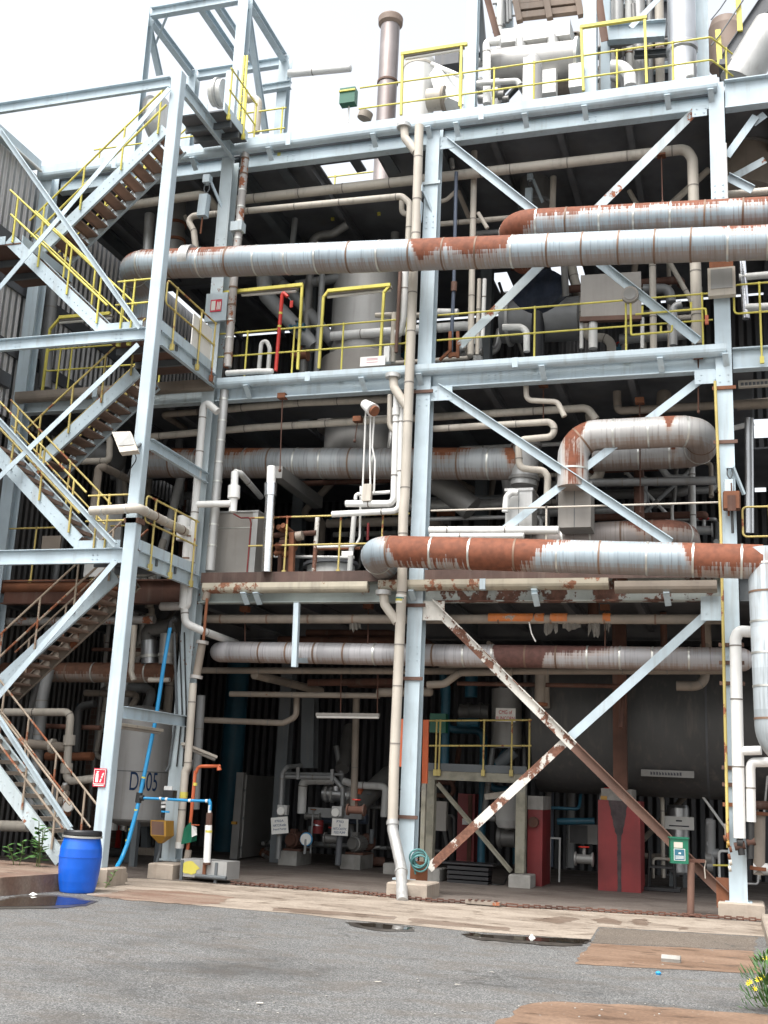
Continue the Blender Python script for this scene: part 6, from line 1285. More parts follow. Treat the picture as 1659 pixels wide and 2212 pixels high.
# litter and weeds
p = t23.g(1030,1262); mb = MB(); random.seed(8)
mb.prism([(-.06,0),(.05,0),(.06,.04),(.02,.075),(-.04,.07),(-.07,.03)], p+V((-.1,.05,0)), p+V((.1,.04,0)), smooth=False); mb.build('rubble_lump', 'concrete_grey', label='lump of broken concrete lying on the brown slab', cat='rubble')
p = t23.g(128,1108); MB().add([p+V(v_)*.4 for v_ in ((-.1,0,.01),(.0,-.05,.02),(.12,.02,.01),(.08,.08,.05),(-.02,.05,.14),(-.08,.04,.06))], [[0,1,4,5],[1,2,3,4],[5,4,1,0],[4,3,2,1]]).build('paper_scrap', 'sign_white', label='crumpled white paper by the long puddle', cat='litter')
p = t23.g(948,1340); MB().lathe([(.022,0),(.03,.02),(.012,.035)], p, n=12).build('plastic_scrap', 'hose_blue', label='small blue plastic scrap on the yard', cat='litter')
p = t03.g(205,832); MB().add([p+V(v_) for v_ in ((-.05,0,.02),(.05,-.03,.015),(.06,.05,.03),(-.03,.06,.05))], [[0,1,2,3],[3,2,1,0]]).build('paper_scrap', 'sign_white', label='small white scrap at the edge of the left puddle', cat='litter')
random.seed(31)
for k, (x, y) in enumerate(((1530,1330),(1300,1415),(790,1395),(20,1535))):
    p = t13.g(x, y); MB().add([p+V((math.cos(i*1.05+k)*random.uniform(.015,.045), math.sin(i*1.05+k)*random.uniform(.01,.025), random.uniform(.012,.02))) for i in range(6)], [[0,1,2,3,4,5]]).build('leaf_litter', 'beige', label='fallen pale leaf on the open asphalt of the yard', cat='leaf', group='fallen leaves on the asphalt')
def leafblob(mb, c, d, L, w_):
    d = d.normalized(); s_ = d.cross(V((0,0,1)))
    if s_.length < .1: s_ = V((1,0,0))
    s_.normalize(); n_ = s_.cross(d)
    P0 = [c, c+d*L*.3+s_*w_*.5-n_*w_*.1, c+d*L*.65+s_*w_*.42, c+d*L-n_*-.0, c+d*L*.65-s_*w_*.42, c+d*L*.3-s_*w_*.5-n_*w_*.1, c+d*L*.5+n_*w_*.18]
    mb.add(P0, [[0,1,6],[1,2,6],[2,3,6],[3,4,6],[4,5,6],[5,0,6]])
def weed(label, base, h, n, L, name='weed'):
    t = thing(name, label, 'plant', base); ms = MB(); ml = MB()
    for s_ in range(max(1, n//9)):
        b0 = base+V((random.uniform(-.12,.12),random.uniform(-.08,.08),0)); tp = b0+V((random.uniform(-.12,.12),random.uniform(-.1,.1),h*random.uniform(.65,1)))
        ms.tube([b0, b0.lerp(tp,.5)+V((.02,0,0)), tp], .008, n=6)
        for k in range(9):
            fz = .2+.8*k/8; p = b0.lerp(tp, fz); an = k*2.4+s_; leafblob(ml, p, V((math.cos(an),math.sin(an),.45-.5*random.random())), L*(1.15-.5*fz)*random.uniform(.8,1.2), L*.42)
    ms.build('stalk', 'stem', t); ml.build('leaves', 'leaf', t); return t
random.seed(14)
b0 = t03(262,610,-2.75); weed('taller green weed growing at the foot of the lowest stair flight', V((b0.x,b0.y,.25)), .78, 36, .2)
b0 = t03(115,600,-2.75); weed('shorter green weed at far left on the raised pavement', V((b0.x,b0.y,.25)), .42, 18, .17)
b0 = t03.g(650,775); weed('tuft of grass green weed at the foot of the pale concrete block', b0, .28, 18, .09)
t = thing('flowering_weed', 'green weed clump with yellow flowers at the right kerb', 'plant', t23.g(1650,1590)); ml = MB(); mf = []
b0 = t23.g(1665,1590)
for k in range(230):
    an = random.uniform(0,6.28); rr = random.uniform(0,.26)*1.0; h = random.uniform(.02,.5)*(1-rr*1.5); p = b0+V((math.cos(an)*rr*.8, math.sin(an)*rr, h)); leafblob(ml, p, V((math.cos(an)*.6,math.sin(an)*.6,random.uniform(.2,1.2))), random.uniform(.06,.13), .022)
ml.build('foliage', 'leaf', t); ms = MB()
for x, y in ((1530,1395),(1545,1385),(1590,1372),(1610,1362),(1575,1430),(1620,1352),(1640,1230)):
    p = a(*t23.d(x, y), b0.y-YF-.05); ms.tube([b0+V((random.uniform(-.05,.05),0,.05)), p.lerp(b0,.4)+V((-.02,0,.05)), p], .004, n=5)
    mf_ = MB()
    for q in range(7): an = q*.9; leafblob(mf_, p, V((math.cos(an),math.sin(an)*.6-.5,math.sin(an)*.8)), .03, .02)
    mf_.build('flower', 'petal', t)
ms.build('stalks', 'stem', t)

# dim pipework deep in the bays, seen between the nearer pipes
random.seed(77)
def clutter(group, label, n, x0, x1, z0, z1, d0, d1, mats, vert=.3, rr=(.03,.11)):
    for k in range(n):
        x = random.uniform(x0, x1); z = random.uniform(z0, z1); dy = random.uniform(d0, d1); r = random.uniform(*rr); m_ = random.choice(mats)
        if random.random() < vert: pts = [V((x,YF+dy,z0)), V((x,YF+dy,z)), V((x+random.choice((-1,1))*random.uniform(.4,1.2),YF+dy,z)), V((x+random.choice((-1,1))*random.uniform(.4,1.2),YF+dy,z1))]
        else:
            L = random.uniform(1.2,3.4); q = V((min(x1,x+L),YF+dy,z)); pts = [V((x,YF+dy,z)), q, q+V((0,random.uniform(-.8,.8),random.choice((-.8,.8,0))))]
        P_(label, pts, r*2, m_, bend=r*2.5, group=group, n=10)
DIM = ('grey_pipe','beige','beige_dirty_shaded','rust_dark','white_pipe','lagging','dull_vessel','beige')
clutter('dim pipes deep in the upper storey', 'dim pipe deep in the upper storey under the top deck', 26, -9.3, -.6, 9.6, 14.1, 2.0, 7.5, DIM, .4)
clutter('dim pipes deep in the middle storey', 'dim pipe deep in the middle storey above the lower deck', 58, -9.5, -.4, 5.6, 8.9, 1.8, 7.5, DIM, .35)
clutter('dim pipes deep in the far left bay', 'dim pipe deep in the bay behind the staircases', 30, -13.8, -11.9, .6, 8.8, 1.8, 5., DIM, .4)
clutter('dim pipes high in the ground storey', 'dim brown pipe high under the lower deck', 16, -9.3, -.6, 3.7, 4.9, 1.6, 6.5, ('beige_dirty_shaded','rust_dark','grey_pipe'), .1)
clutter('dim pipes low in the right bay', 'dim pipe low in the dark bay by the right column', 12, -1.9, 2.6, .2, 2.6, 3.8, 7., DIM, .6, (.02,.07))
clutter('dim pipes behind the pumps', 'dim pipe in the dark behind the pumps', 10, -9.6, -6.4, .2, 2.6, 5.8, 8., ('grey_pipe','dull_vessel','rust_dark'), .5, (.02,.07))
clutter('dim pipes behind the small platform', 'dim pipe in the dark behind the small platform', 9, -5.9, -3.2, .2, 4.6, 4.6, 7.5, ('teal','grey_pipe','navy','dull_vessel'), .6, (.03,.1))
clutter('dim pipes right of the right column', 'dim pipe beyond the right column', 12, .3, 3.2, 5.6, 13.8, 2.6, 7.5, DIM, .5, (.03,.09))
mb = MB()
for k in range(260):
    an = random.random(); p = g(random.uniform(40,1600), random.uniform(1960,2200)); r = random.uniform(.004,.013); mb.lathe([(r*.4,0),(r,r*.5),(r*.5,r)], V((p.x,p.y,.0)), n=5)
mb.build('grit', 'concrete_grey', kind='stuff', label='loose grit scattered on the asphalt yard', cat='grit')

random.seed(17)
for i, (x, y, w_, h) in enumerate(((1175,1352,30,22),(1270,1352,26,28),(1305,1350,14,22),(1215,1350,40,16),(755,1352,24,16))):
    mb = MB(); k = 7; top_ = [a(x+w_*j/(k-1), y-6, .40+.03*(j%2)) for j in range(k)]; bot = [a(x+w_*j/(k-1), y+h*random.uniform(.15,1.), .44+.05*random.random()) for j in range(k)]
    mb.add(top_+bot, [[j,j+1,k+j+1,k+j] for j in range(k-1)]); mb.add([p+V((0,.012,0)) for p in top_+bot], [[k+j,k+j+1,j+1,j] for j in range(k-1)])
    mb.build('torn_lagging', 'rag', label='rag of torn lagging hanging under the orange patched level pipe', cat='lagging', group='rags of torn lagging')
MB().tube([a(1143,1344,.36), a(1148,1368,.34), a(1157,1386,.33)], .012, n=6, bend=.1).build('tape_strip', 'sign_white', label='white strip of tape dangling from the orange patched pipe', cat='tape')

random.seed(55)
for k in range(34):
    x = random.uniform(-9.3,-.5); lv = random.random(); z = random.uniform(5.6,8.2) if lv < .6 else (random.uniform(9.6,12.) if lv < .85 else random.uniform(.3,2.2)); y = YF+random.uniform(2.,6.)
    t = thing('valve', 'small valve on dim pipework inside the bays', 'valve', V((x,y,z-.15)), 'small valves inside the bays'); r = random.uniform(.05,.1); m_ = random.choice(('rust','dull_vessel','lagging','grey_pipe','teal') if lv < .85 else ('rust_dark','dull_vessel','dull_vessel'))
    bd = MB().tube([V((x-.16,y,z)), V((x+.16,y,z))], r, n=12, bend=0).tube([V((x,y,z)), V((x,y,z+r*2.4))], r*.4, n=8, bend=0).build('body', m_, t); t = bd
    for sx in (-.16,.16): MB().tube([V((x+sx-.015,y,z)), V((x+sx+.015,y,z))], r*1.5, n=14, bend=0).build('flange', m_, t)
    MB().lathe([(r*1.1,0),(r*1.2,.012),(r*1.1,.025)], V((x,y,z+r*2.4)), n=14).build('handwheel', random.choice(('red','rust','steel_dark')), t)

# ================================================================ ABOVE THE TOP DECK
ZT = 14.52
t = thing('portal_frame', 'open pale steel portal frame standing on the top deck at upper left', 'portal frame', V((-13.05,YF+1.6,ZT)))
YP0, YP1, xa, xb = YF+1.6, YF+4.1, -13.14, -10.56; zt_ = 19.62
def pb(p, q, w, d, nm_, upv=(0,0,1)): MB().ibeam(p, q, w, d, tf=.015, tw=.012, upv=upv).build(nm_, 'steel', t)
for x, y in ((xa,YP0),(xb,YP0),(xb,YP1),(xa,YP1)): pb((x,y,ZT), (x,y,zt_ if y == YP0 else zt_-.02), .26, .24, 'column', (0,1,0))
pb((xa+.13,YP0,zt_-.12), (xb-.13,YP0,zt_-.12), .16, .24, 'beam'); pb((xa+.13,YP1,zt_-.12), (xb-.13,YP1,zt_-.12), .16, .24, 'beam')
for x, w_ in ((xa,.16),(-11.75,.16),(-11.35,.13),(xb,.16)): pb((x,YP0+.13,zt_-.1), (x,YP1-.13,zt_-.1), w_, .2, 'beam')
for x, px, py in ((xa,345,163),(xb,574,288)):
    q = ax(px, py, x); pb((x,YP0+.13,zt_-.35), (x,min(q.y,YP1-.1),max(q.z,ZT+.1)), .13, .14, 'brace')
MB().bar((xa,YP0+.5,zt_-.6), (xa+.55,YP0,zt_-.25), .05, .05).build('brace', 'steel', t)
f = cJ
P_('beige pipe bend standing on the top deck behind the top landing', [f(1090,850,.4), f(1150,835,.4), f(1188,870,.4), f(1165,1130,.4)], .17, 'beige', bend=.16)
t = thing('ladder', 'yellow caged ladder rising beside the top landing', 'ladder', f(1020,1060,-.3))
for dx_ in (0,38): MB().tube([f(1012+dx_,1065,-.3), f(1068+dx_*.6,480,.9)], .028, n=8).build('stile', 'yellow', t)
for k in range(10): z = k/9.6; MB().tube([f(1012+56*z,1065-585*z,-.3+1.2*z), f(1050+41*z,1065-585*z,-.3+1.2*z)], .014, n=6).build('rung', 'yellow', t)
MB().bbox(f(905,700,1.).x, f(1000,700,1.).x, YF+1., YF+1.1, ZT, f(930,600,1.).z).build('access_panel', 'steel', label='pale steel panel with slots beside the yellow ladder', cat='panel')
flanged('grey tank end behind the top stair flight', f(290,1030,2.2), f(400,1010,2.2), 1.0, 'white_pipe', (.1,), 'lagging', 'tank', 'tank')
flanged('pale grey drum behind the top landing', f(800,800,1.6), f(900,790,1.6), .6, 'white_pipe', (.5,), 'lagging', 'drum', 'drum')
railing('yellow railing on the top deck behind the topmost stair flight', rl(ZT, [(-13.7,YF+.9),(-11.,YF+.9)]), 1., [(0,.06),(0,.5)])
railing('looped yellow railing on the top deck between ladder and portal frame', rl(ZT, [(f(1115,1000,.35).x,YF+.35),(f(1420,1000,.35).x,YF+.35)]), 1., [(0,.9)], loop='start')
railing('thin yellow railing on the top deck right of the portal frame', rl(ZT, [(-9.0,YF+3.2),(-7.4,YF+3.2)]), 1., [(0,.2),(0,.9)])
P_('white level pipe reaching right from the portal frame corner', [t10(215,478,3.9), t10(610,440,3.9)], .2, 'white_bright', dome=.4)
MB().ibeam(t10(40,578,3.9), t10(225,548,3.9), .14, .2).build('steel_stub', 'steel', label='short steel beam at the foot of the portal frame brace', cat='beam')
# green box with its thin post
c = t10(600,632,.9); t = thing('first_aid_box', 'green box on a thin pale post above the top deck', 'first aid box', V((c.x,c.y,ZT)))
MB().box(c, (.34,.2,.36)).build('box', 'green_box', t); MB().bar(c+V((-.18,-.11,.1)), c+V((.18,-.11,.1)), .04, .04).build('bar', 'yellow', t); MB().tube([V((c.x,c.y+.05,ZT)), c+V((0,.05,-.18))], .02, n=8).build('post', 'white_bright', t)
# stack and tank
f = t10; c0, c1 = f(845,700,2.6), f(872,150,2.6); r = (f(918,400,2.6).x-f(800,400,2.6).x)/2
t = thing('stack', 'short brown silver exhaust stack with a flared rim', 'stack', V((c1.x,c1.y,ZT)))
MB().lathe([(r,0),(r,c1.z-ZT)], V((c1.x,c1.y,ZT)), n=36).build('shell', 'stainless_brown', t); MB().lathe([(r+.01,-.1),(r*1.28,-.04),(r*1.32,.1),(r*1.25,.13),(r*.9,.1)], V((c1.x,c1.y,c1.z)), n=36).build('rim', 'sheet_tan_brown', t)
z_ = f(850,545,2.6).z; MB().lathe([(r+.02,0),(r+.02,.05)], V((c1.x,c1.y,z_)), n=36).build('band', 'steel_brown', t)
c = f(1055,550,1.9); zt2 = f(1050,385,1.9).z; r = (f(1160,500,1.9).x-f(965,500,1.9).x)/2
t = thing('tank', 'pale tan tank beside the exhaust stack behind the yellow rail', 'tank', V((c.x,c.y,ZT))); MB().lathe([(r,0),(r,zt2-ZT-.1),(r*.9,zt2-ZT)], V((c.x,c.y,ZT)), n=40).build('shell', 'white_pipe', t); MB().lathe([(r+.01,0),(r+.01,.05)], V((c.x,c.y,zt2-.28)), n=40).build('band', 'beige', t)
flanged('tan drum lying on the top deck right of the pale tank', f(1115,650,1.2), f(1225,640,1.2), .46, 'beige', (.95,), 'beige_dirty_shaded', 'drum', 'drum')
MB().bar(f(1200,470,1.6), f(1270,690,1.3), .42, .3).build('chute', 'white_bright', label='white sloping chute behind the railing at the top deck', cat='chute')
P_('white sloping pipe up to the high upright of the roof steelwork', [f(1140,415,1.5), f(1340,500,1.2)], .1, 'white_pipe')
MB().box(f(1250,400,2.5), (.55,.4,.4)).build('motor_box', 'dark_sheet', label='dark motor box on the top deck left of the tall upright', cat='motor')
P_('small steel bracket pipe at the top deck edge near the green box', [f(700,770,.5), f(715,730,.5)], .3, 'beige_dirty_shaded')
# yellow lamp frames and railing at the top deck edge
dy = .05
lampframe('yellow lamp frame on the top deck left of the tall upright', [(f(940,745,dy), f(950,350,dy)), (f(1320,690,dy), f(1332,288,dy))], (f(940,352,dy), f(1370,285,dy)), dy, (f(960,370,dy+.05), f(1350,305,dy+.05)))
lampframe('large yellow lamp frame on the top deck in front of the silver duct bundle', [(cH(1360,960,dy), cH(1335,285,dy)), (cI(488,800,dy), cI(468,165,dy))], (cH(1325,290,dy), cI(490,168,dy)), dy)
yl = YF+.05
railing('yellow railing along the top deck edge from the stack to the right end', rl(ZT, [(f(665,720,.05).x,yl),(cI(1110,500,.05).x,yl),(cI(1185,700,.05).x+.25,yl+.6)]), 1.0, [(0,.31),(0,.405),(0,.52),(0,.75),(0,.9),(1,.7)])
# upper steelwork at right
US = thing('upper_structure', 'pale upper steel uprights and beams rising above the top deck at right', 'steel frame', V((-2,YF+2,ZT)))
def up_(p, q, w, d, nm_='upright', m_='steel', upv=(0,1,0)): MB().ibeam(p, q, w, d, upv=upv).build(nm_, m_, US)
def upr(f_, x, y, dy, w, d, m_='steel', top=21.): c = f_(x, y, dy); up_(V((c.x,c.y,ZT)), V((c.x,c.y,top)), w, d, 'upright', m_)
upr(cH,180,600,1.6,.24,.24); upr(cH,1435,600,2.0,.27,.26); upr(cI,95,650,2.8,.2,.2,'steel'); upr(cI,1030,500,2.2,.24,.24)
MB().angle(cH(335,-40,1.7), cH(450,380,1.7), .1, .14).build('brace', 'steel_brown', US); MB().angle(cH(255,-20,1.9), cH(310,640,1.9), .1, .16).build('brace', 'steel_dark', US)
MB().angle(cI(25,-20,1.9), cI(85,400,1.9), .1, .16).build('brace', 'steel_brown', US); MB().angle(cI(600,-10,1.7), cI(335,262,1.7), .08, .12).build('brace', 'steel', US)
up_(cI(115,330,2.6), cI(668,290,2.6), .2, .42, 'beam', 'steel', (0,0,1)); up_(cH(230,620,2.4), cH(330,610,2.4), .2, .2, 'beam', 'steel_dark', (0,0,1)); up_(cI(370,530,3.), cI(680,505,3.), .12, .16, 'beam', 'steel_dark', (0,0,1))
# fan cooler frame high up
t = thing('cooler', 'brown slatted air cooler frame hung high between the uprights', 'air cooler', cH(700,240,3.))
for k, y in enumerate((10,75,165)): MB().bar(cH(670,y+15,3.), cH(1300,y-58,3.), .14, .16).build('slat', 'slat', t)
for x, y in ((640,-10),(960,-40),(1290,-70)): MB().bar(cH(x,y,2.95), cH(x+45,y+240,2.95), .14, .14, (0,1,0)).build('post', 'slat', t)
MB().add([cH(600,-60,3.6), cH(1320,-150,3.6), cH(1330,130,3.6), cH(690,205,3.6)], [[0,1,2,3]]).build('underside', 'lagging', t)
for i, (x, y) in enumerate(((500,180),(560,150),(590,120))): MB().tube([cH(x,y+90,3.4), cH(x-10,-60,3.4)], .09 if i < 1 else .04, n=12).build('tube', 'grey_pipe', t)
t = thing('air_duct', 'bright white sheet metal air duct with grey underside near the top', 'duct', cH(560,590,2.2))
for x0, x1, ya, yb in ((470,640,310,455),(640,1215,265,440)):
    A_, B_, C_, D_ = cH(x0,ya,2.), cH(x1,ya-(x1-x0)*.12,2.), cH(x1,yb-(x1-x0)*.14,2.), cH(x0,yb,2.); o_ = V((.05,1.2,-.02))
    MB().add([A_,B_,C_,D_,A_+o_,B_+o_,C_+o_,D_+o_], [[3,2,1,0],[4,5,6,7],[0,1,5,4],[1,2,6,5],[2,3,7,6],[3,0,4,7]]).build('casing', 'white_bright', t)
for x in (690,1035): MB().tube([cH(x,430-(x-690)*.1,2.1), cH(x+8,600-(x-690)*.12,2.1)], .13, n=18, bend=0).build('leg', 'lagging', t)
MB().tube([cH(920,530,1.9), cH(918,580,1.9)], [.09,.05], n=14, bend=0).build('knob', 'black_plastic', t)
flanged('grey horizontal heat exchanger drum behind the top deck railing', cH(355,740,2.1), cH(1310,640,2.1), .84, 'vessel_matte', (.99,), 'band', 'heat_exchanger', 'heat exchanger')
P_('small white end pipe left of the heat exchanger', [cH(245,665,2.), cH(360,655,2.)], .2, 'white_pipe')
P_('white upright pipe crossing in front of the heat exchanger', [cH(480,440,1.5), cH(345,450,1.5), cH(335,480,1.5), cH(338,1100,1.5)], .17, 'white_bright', bend=.08)
c = cH(820,850,1.1); r = (cH(925,850,1.1).x-cH(715,850,1.1).x)/2; zt2 = cH(805,720,1.1).z
t = thing('capped_duct', 'silver capped upright duct with a pale strip behind the railing', 'duct', V((c.x,c.y,ZT))); MB().lathe([(r,0),(r,zt2-ZT),(r*.75,zt2-ZT+.2),(r*.2,zt2-ZT+.33),(.01,zt2-ZT+.34)], V((c.x,c.y,ZT)), n=32).build('shell', 'vessel_matte', t)
MB().lathe([(r*1.3,0),(r*1.3,.32),(r*1.05,.4)], V((c.x,c.y,ZT)), n=32).build('skirt', 'vessel_matte', t); MB().bar(V((c.x-.05,c.y-r-.02,ZT+.1)), V((c.x-.05,c.y-r-.02,zt2+.1)), .2, .04, (0,1,0)).build('strip', 'white_bright', t)
P_('thin white pipe with a valve running to the capped duct', [cH(232,885,1.3), cH(400,872,1.3), cH(660,855,1.3), cH(690,900,1.3)], .12, 'white_pipe', bend=.1)
for lb, x, y, w_ in (('white boxed valve cover right of the capped duct', 990,900,.34),('second white boxed cover by the pale upright', 1290,835,.3)): MB().box(cH(x,y,1.8), (w_,.3,.55)).build('valve_cover', 'white_bright', label=lb, cat='cover')
flanged('brown shadowed drum under the heat exchanger', cH(1050,880,2.4), cH(1270,860,2.4), .6, 'beige_dirty_shaded', (.1,), 'beige_dirty_shaded', 'drum', 'drum')
random.seed(6)
t = thing('valve_set', 'grey valves and fittings under the left part of the heat exchanger', 'valves', cH(450,1050,1.8))
for x, y, r in ((440,900,.14),(430,980,.12),(490,1010,.1),(540,1050,.07),(270,940,.14),(280,1050,.1)): MB().tube([cH(x-30,y,1.8), cH(x+30,y-4,1.8)], r, n=12, bend=0).build('valve', random.choice(('lagging','dull_vessel','white_pipe')), t)
# bundle of upright pipes
t = None
for i, (x, w_, m_) in enumerate(((88,.15,'lagging'),(200,.27,'lagging'),(318,.15,'white_pipe'),(415,.25,'lagging'),(520,.11,'grey_pipe'),(615,.17,'beige'))):
    lb = ('leftmost thin lagged upright of the pipe bundle','fat pale lagged upright, second in the bundle','white thin upright, third in the bundle','fat lagged upright with rust collar, fourth in the bundle','thinnest grey upright, fifth in the bundle','beige upright nearest the silver duct')[i]
    c = cI(x, 500, 3.3); P_(lb+' behind the top deck', [V((c.x,c.y,ZT)), V((c.x,c.y,21.5))], w_*1.15, m_, 'lagged_pipe', bands=1.3, band_mat='band_rust')
c = cI(828,400,1.7); r = (cI(965,400,1.7).x-cI(690,400,1.7).x)/2
t = thing('duct', 'wide shiny silver upright duct at the right end of the top deck', 'duct', V((c.x,c.y,ZT))); MB().lathe([(r,0),(r,7.5)], V((c.x,c.y,ZT)), n=44).build('shell', 'stainless', t)
z_ = cI(830,520,1.7).z; MB().lathe([(r+.005,0),(r+.035,.04),(r+.035,.14),(r+.005,.2)], V((c.x,c.y,z_)), n=44).build('crumpled_band', 'stainless', t)
P_('bent white pipe hooked over at the foot of the pipe bundle', [cI(145,640,1.6), cI(250,640,1.6), cI(325,720,1.6), cI(330,830,1.6)], .25, 'white_bright', bend=.28)
P_('short white pipe stub at the foot of the silver duct', [cI(905,630,1.0), cI(908,740,1.0)], .16, 'white_bright', dome=.4)
flanged('grey round boxy casing behind the bent white pipe', cI(200,430,3.), cI(270,430,3.), .5, 'dull_vessel', (.5,), 'dull_vessel', 'machine', 'machine')
# far right: stair, brick coloured stack, big pale pipe
t = thing('staircase', 'dark slanting roof staircase with yellow posts at top right', 'staircase', cI(1230,640,1.2))
for dy__ in (1.2,2.0): MB().chan(cI(1225,650,dy__), cI(1700,-60,dy__), .07, .3).build('stringer', 'dark_sheet', t)
for k in range(9): p = cI(1225,650,1.24).lerp(cI(1700,-60,1.24), (k+.5)/9); MB().bbox(p.x-.13,p.x+.13,p.y,p.y+.74,p.z-.02,p.z+.02).build('tread', 'dark_sheet', t)
for x, y, h in ((1195,620,330),(1390,300,330)): MB().bar(cI(x,y,1.15), cI(x-20,y-h,1.15), .1, .05, (0,1,0)).build('post', 'yellow', t)
for k in (0,1): MB().tube([cI(1110,440-k*250,1.1), cI(1200,330-k*250,1.1), cI(1420,0-k*250,1.1)], .014, n=6).build('handrail', 'steel_dark', t)
c = cI(1255,500,3.); MB().lathe([(.36,0),(.36,.9),(.3,1.1)], V((c.x,c.y,cI(1255,650,3.).z)), n=28).build('brown_drum', 'sheet_tan_brown', label='brown drum behind the dark roof staircase', cat='drum')
flanged('big pale slanting pipe at the top right edge', cI(1700,260,1.2), cI(1370,800,1.2), .75, 'lagging', (), 'lagging', 'duct', 'duct')
MB().bar(cI(1190,670,1.2), cI(1400,660,1.2), .5, .12).build('platform_plate', 'dark_sheet', label='dark plate under the foot of the roof staircase', cat='plate')
# right bay beyond the right column
f = t20
flanged('big brown shadowed vessel beyond the right column under the top deck', f(1510,740,2.5), f(1500,1260,2.5), 1.15, 'beige_dirty_shaded', (.06,.5), 'dull_vessel', 'vessel', 'vessel')
RS = thing('side_bracing', 'blue braces and struts beyond the right column', 'bracing', f(1390,1010,.2))
MB().angle(f(1580,750,.2), f(1392,1012,.2), .08, .14).build('brace', 'steel', RS); MB().angle(f(1640,740,.25), f(1560,800,.25), .08, .14).build('brace', 'steel', RS); MB().angle(f(1640,1035,.6), f(1430,1150,.6), .08, .14).build('brace', 'steel_worn', RS); MB().angle(f(1395,1150,.2), f(1560,1235,.2), .08, .14).build('brace', 'steel', RS)
P_('beige level pipe behind the right end of the rust topped pipe', [f(1395,1262,.4), f(1659,1238,.4), f(1750,1230,.4)], .14, 'beige')
P_('thin white conduit up the right edge of the right column', [f(1382,930,-.02), f(1392,1290,-.02)], .05, 'white_pipe')
f = t21
P_('chrome upright pipe beyond the right column by the looped railing', [cL(365,270,1.), cL(385,560,1.), cL(395,700,1.)], .13, 'chrome')
P_('pale level pipe joining the chrome upright', [cL(345,408,1.), cL(600,385,1.)], .13, 'white_pipe'); P_('lower pale level pipe beyond the looped railing', [cL(390,625,1.), cL(600,615,1.)], .16, 'white_pipe')
P_('thick chrome upright pipe beyond the right column in the middle storey', [cL(405,1400,1.6), cL(408,2212,1.6)], .11, 'stainless'); P_('thin chrome upright pipe beside the thick one in the middle storey', [cL(436,1400,1.6), cL(440,2212,1.6)], .05, 'stainless')
P_('level grey pipe crossing behind the right column in the middle storey', [cL(330,1310,2.), cL(600,1290,2.)], .2, 'beige_dirty_shaded')
t = thing('cable_tray', 'pale slotted cable tray beyond the right column under the middle deck', 'cable tray', cL(345,1170,.5)); MB().bar(cL(340,1165,.5), cL(600,1150,.5), .1, .12).build('tray', 'beige', t)
for k in range(9): MB().bbox(cL(365+k*28,1160,.44).x-.02, cL(365+k*28,1160,.44).x+.03, YF+.435, YF+.452, cL(400,1168,.44).z, cL(400,1148,.44).z).build('slot', 'dark_sheet', t)
t = thing('hoist', 'rusty chain hoist block hanging on the right column', 'hoist', cL(295,2040,-.16)); MB().prism([(-.12,-.1),(.12,-.1),(.14,0),(.12,.1),(-.12,.1),(-.14,0)], cL(293,2045,-.16), cL(292,1925,-.16), (0,1,0)).build('block', 'rust', t); MB().tube([cL(290,1860,-.16), cL(292,1925,-.16)], .03, n=8).build('hook', 'rust_dark', t); MB().tube([cL(295,2045,-.16), cL(300,2212,-.16)], .022, n=8).build('cable', 'black_rubber', t)
MB().box(cL(292,2000,-.262), (.13,.02,.26)).build('face_plate', 'rust_dark', t)
t = thing('flood_lamp', 'square flood lamp with a tan rim on the right column', 'lamp', cL(222,520,-.15)); c = cL(222,445,-.15); MB().box(c, (.46,.14,.52)).build('housing', 'beige', t); MB().bbox(c.x-.18,c.x+.18,c.y-.09,c.y-.072,c.z-.14,c.z+.22).build('glass', 'lamp_glass', t); MB().bbox(c.x-.2,c.x+.2,c.y-.02,c.y+.07,c.z+.27,c.z+.42).build('bracket', 'rust', t)
# lamps and pipe on the stair tower
t = thing('flood_lamp', 'tilted grey flood lamp on the stair tower column above the lowest landing', 'lamp', cB(950,1040,-2.7))
A_, B_, C_, D_ = cB(845,893,-2.75), cB(985,888,-2.75), cB(1040,1030,-2.95), cB(905,1045,-2.95); n_ = (B_-A_).cross(D_-A_).normalized(); n_ = n_ if n_.y > 0 else -n_
def slabq(q, th, nm_, m_, par, lift=0.): P0 = [p-n_*lift for p in q]; P1 = [p+n_*th for p in P0]; MB().add(P0+P1, [[3,2,1,0],[4,5,6,7],[0,1,5,4],[1,2,6,5],[2,3,7,6],[3,0,4,7]]).build(nm_, m_, par)
slabq([A_,B_,C_,D_], .1, 'housing', 'beige', t); m0 = lambda u, v_: A_.lerp(B_,u).lerp(D_.lerp(C_,u),v_)
slabq([m0(.06,.08),m0(.94,.08),m0(.94,.72),m0(.06,.72)], .01, 'glass', 'lamp_glass', t, .012)
MB().tube([cB(1035,1010,-2.6), cB(1060,985,-2.5)], .03, n=8).build('bracket', 'steel_dark', t); MB().tube([cB(1015,1045,-2.6), cB(1035,1100,-2.6), cB(985,1170,-2.55), cB(965,1230,-2.55)], .01, n=6, bend=.2).build('cable', 'black_rubber', t)
P_('pinkish beige lagged pipe wrapping round the tower column to the left column', [cB(690,1490,-2.68), cB(1045,1468,-2.68), cB(1385,1640,-.5), cB(1400,1650,-.35)], .165, 'beige', 'lagged_pipe', bend=.1, dome=.5, bands=.45)
t = thing('lagged_valve', 'white lagged elbow box on the left column at the end of the pinkish pipe', 'valve', t02(1190,190,-.3)); MB().tube([t02(1195,30,-.3), t02(1185,185,-.3)], .13, n=18, bend=0).build('body', 'white_pipe', t); MB().tube([t02(1210,50,-.3), t02(1260,65,-.1)], .07, n=14, bend=0).build('rusty_nozzle', 'rust', t)
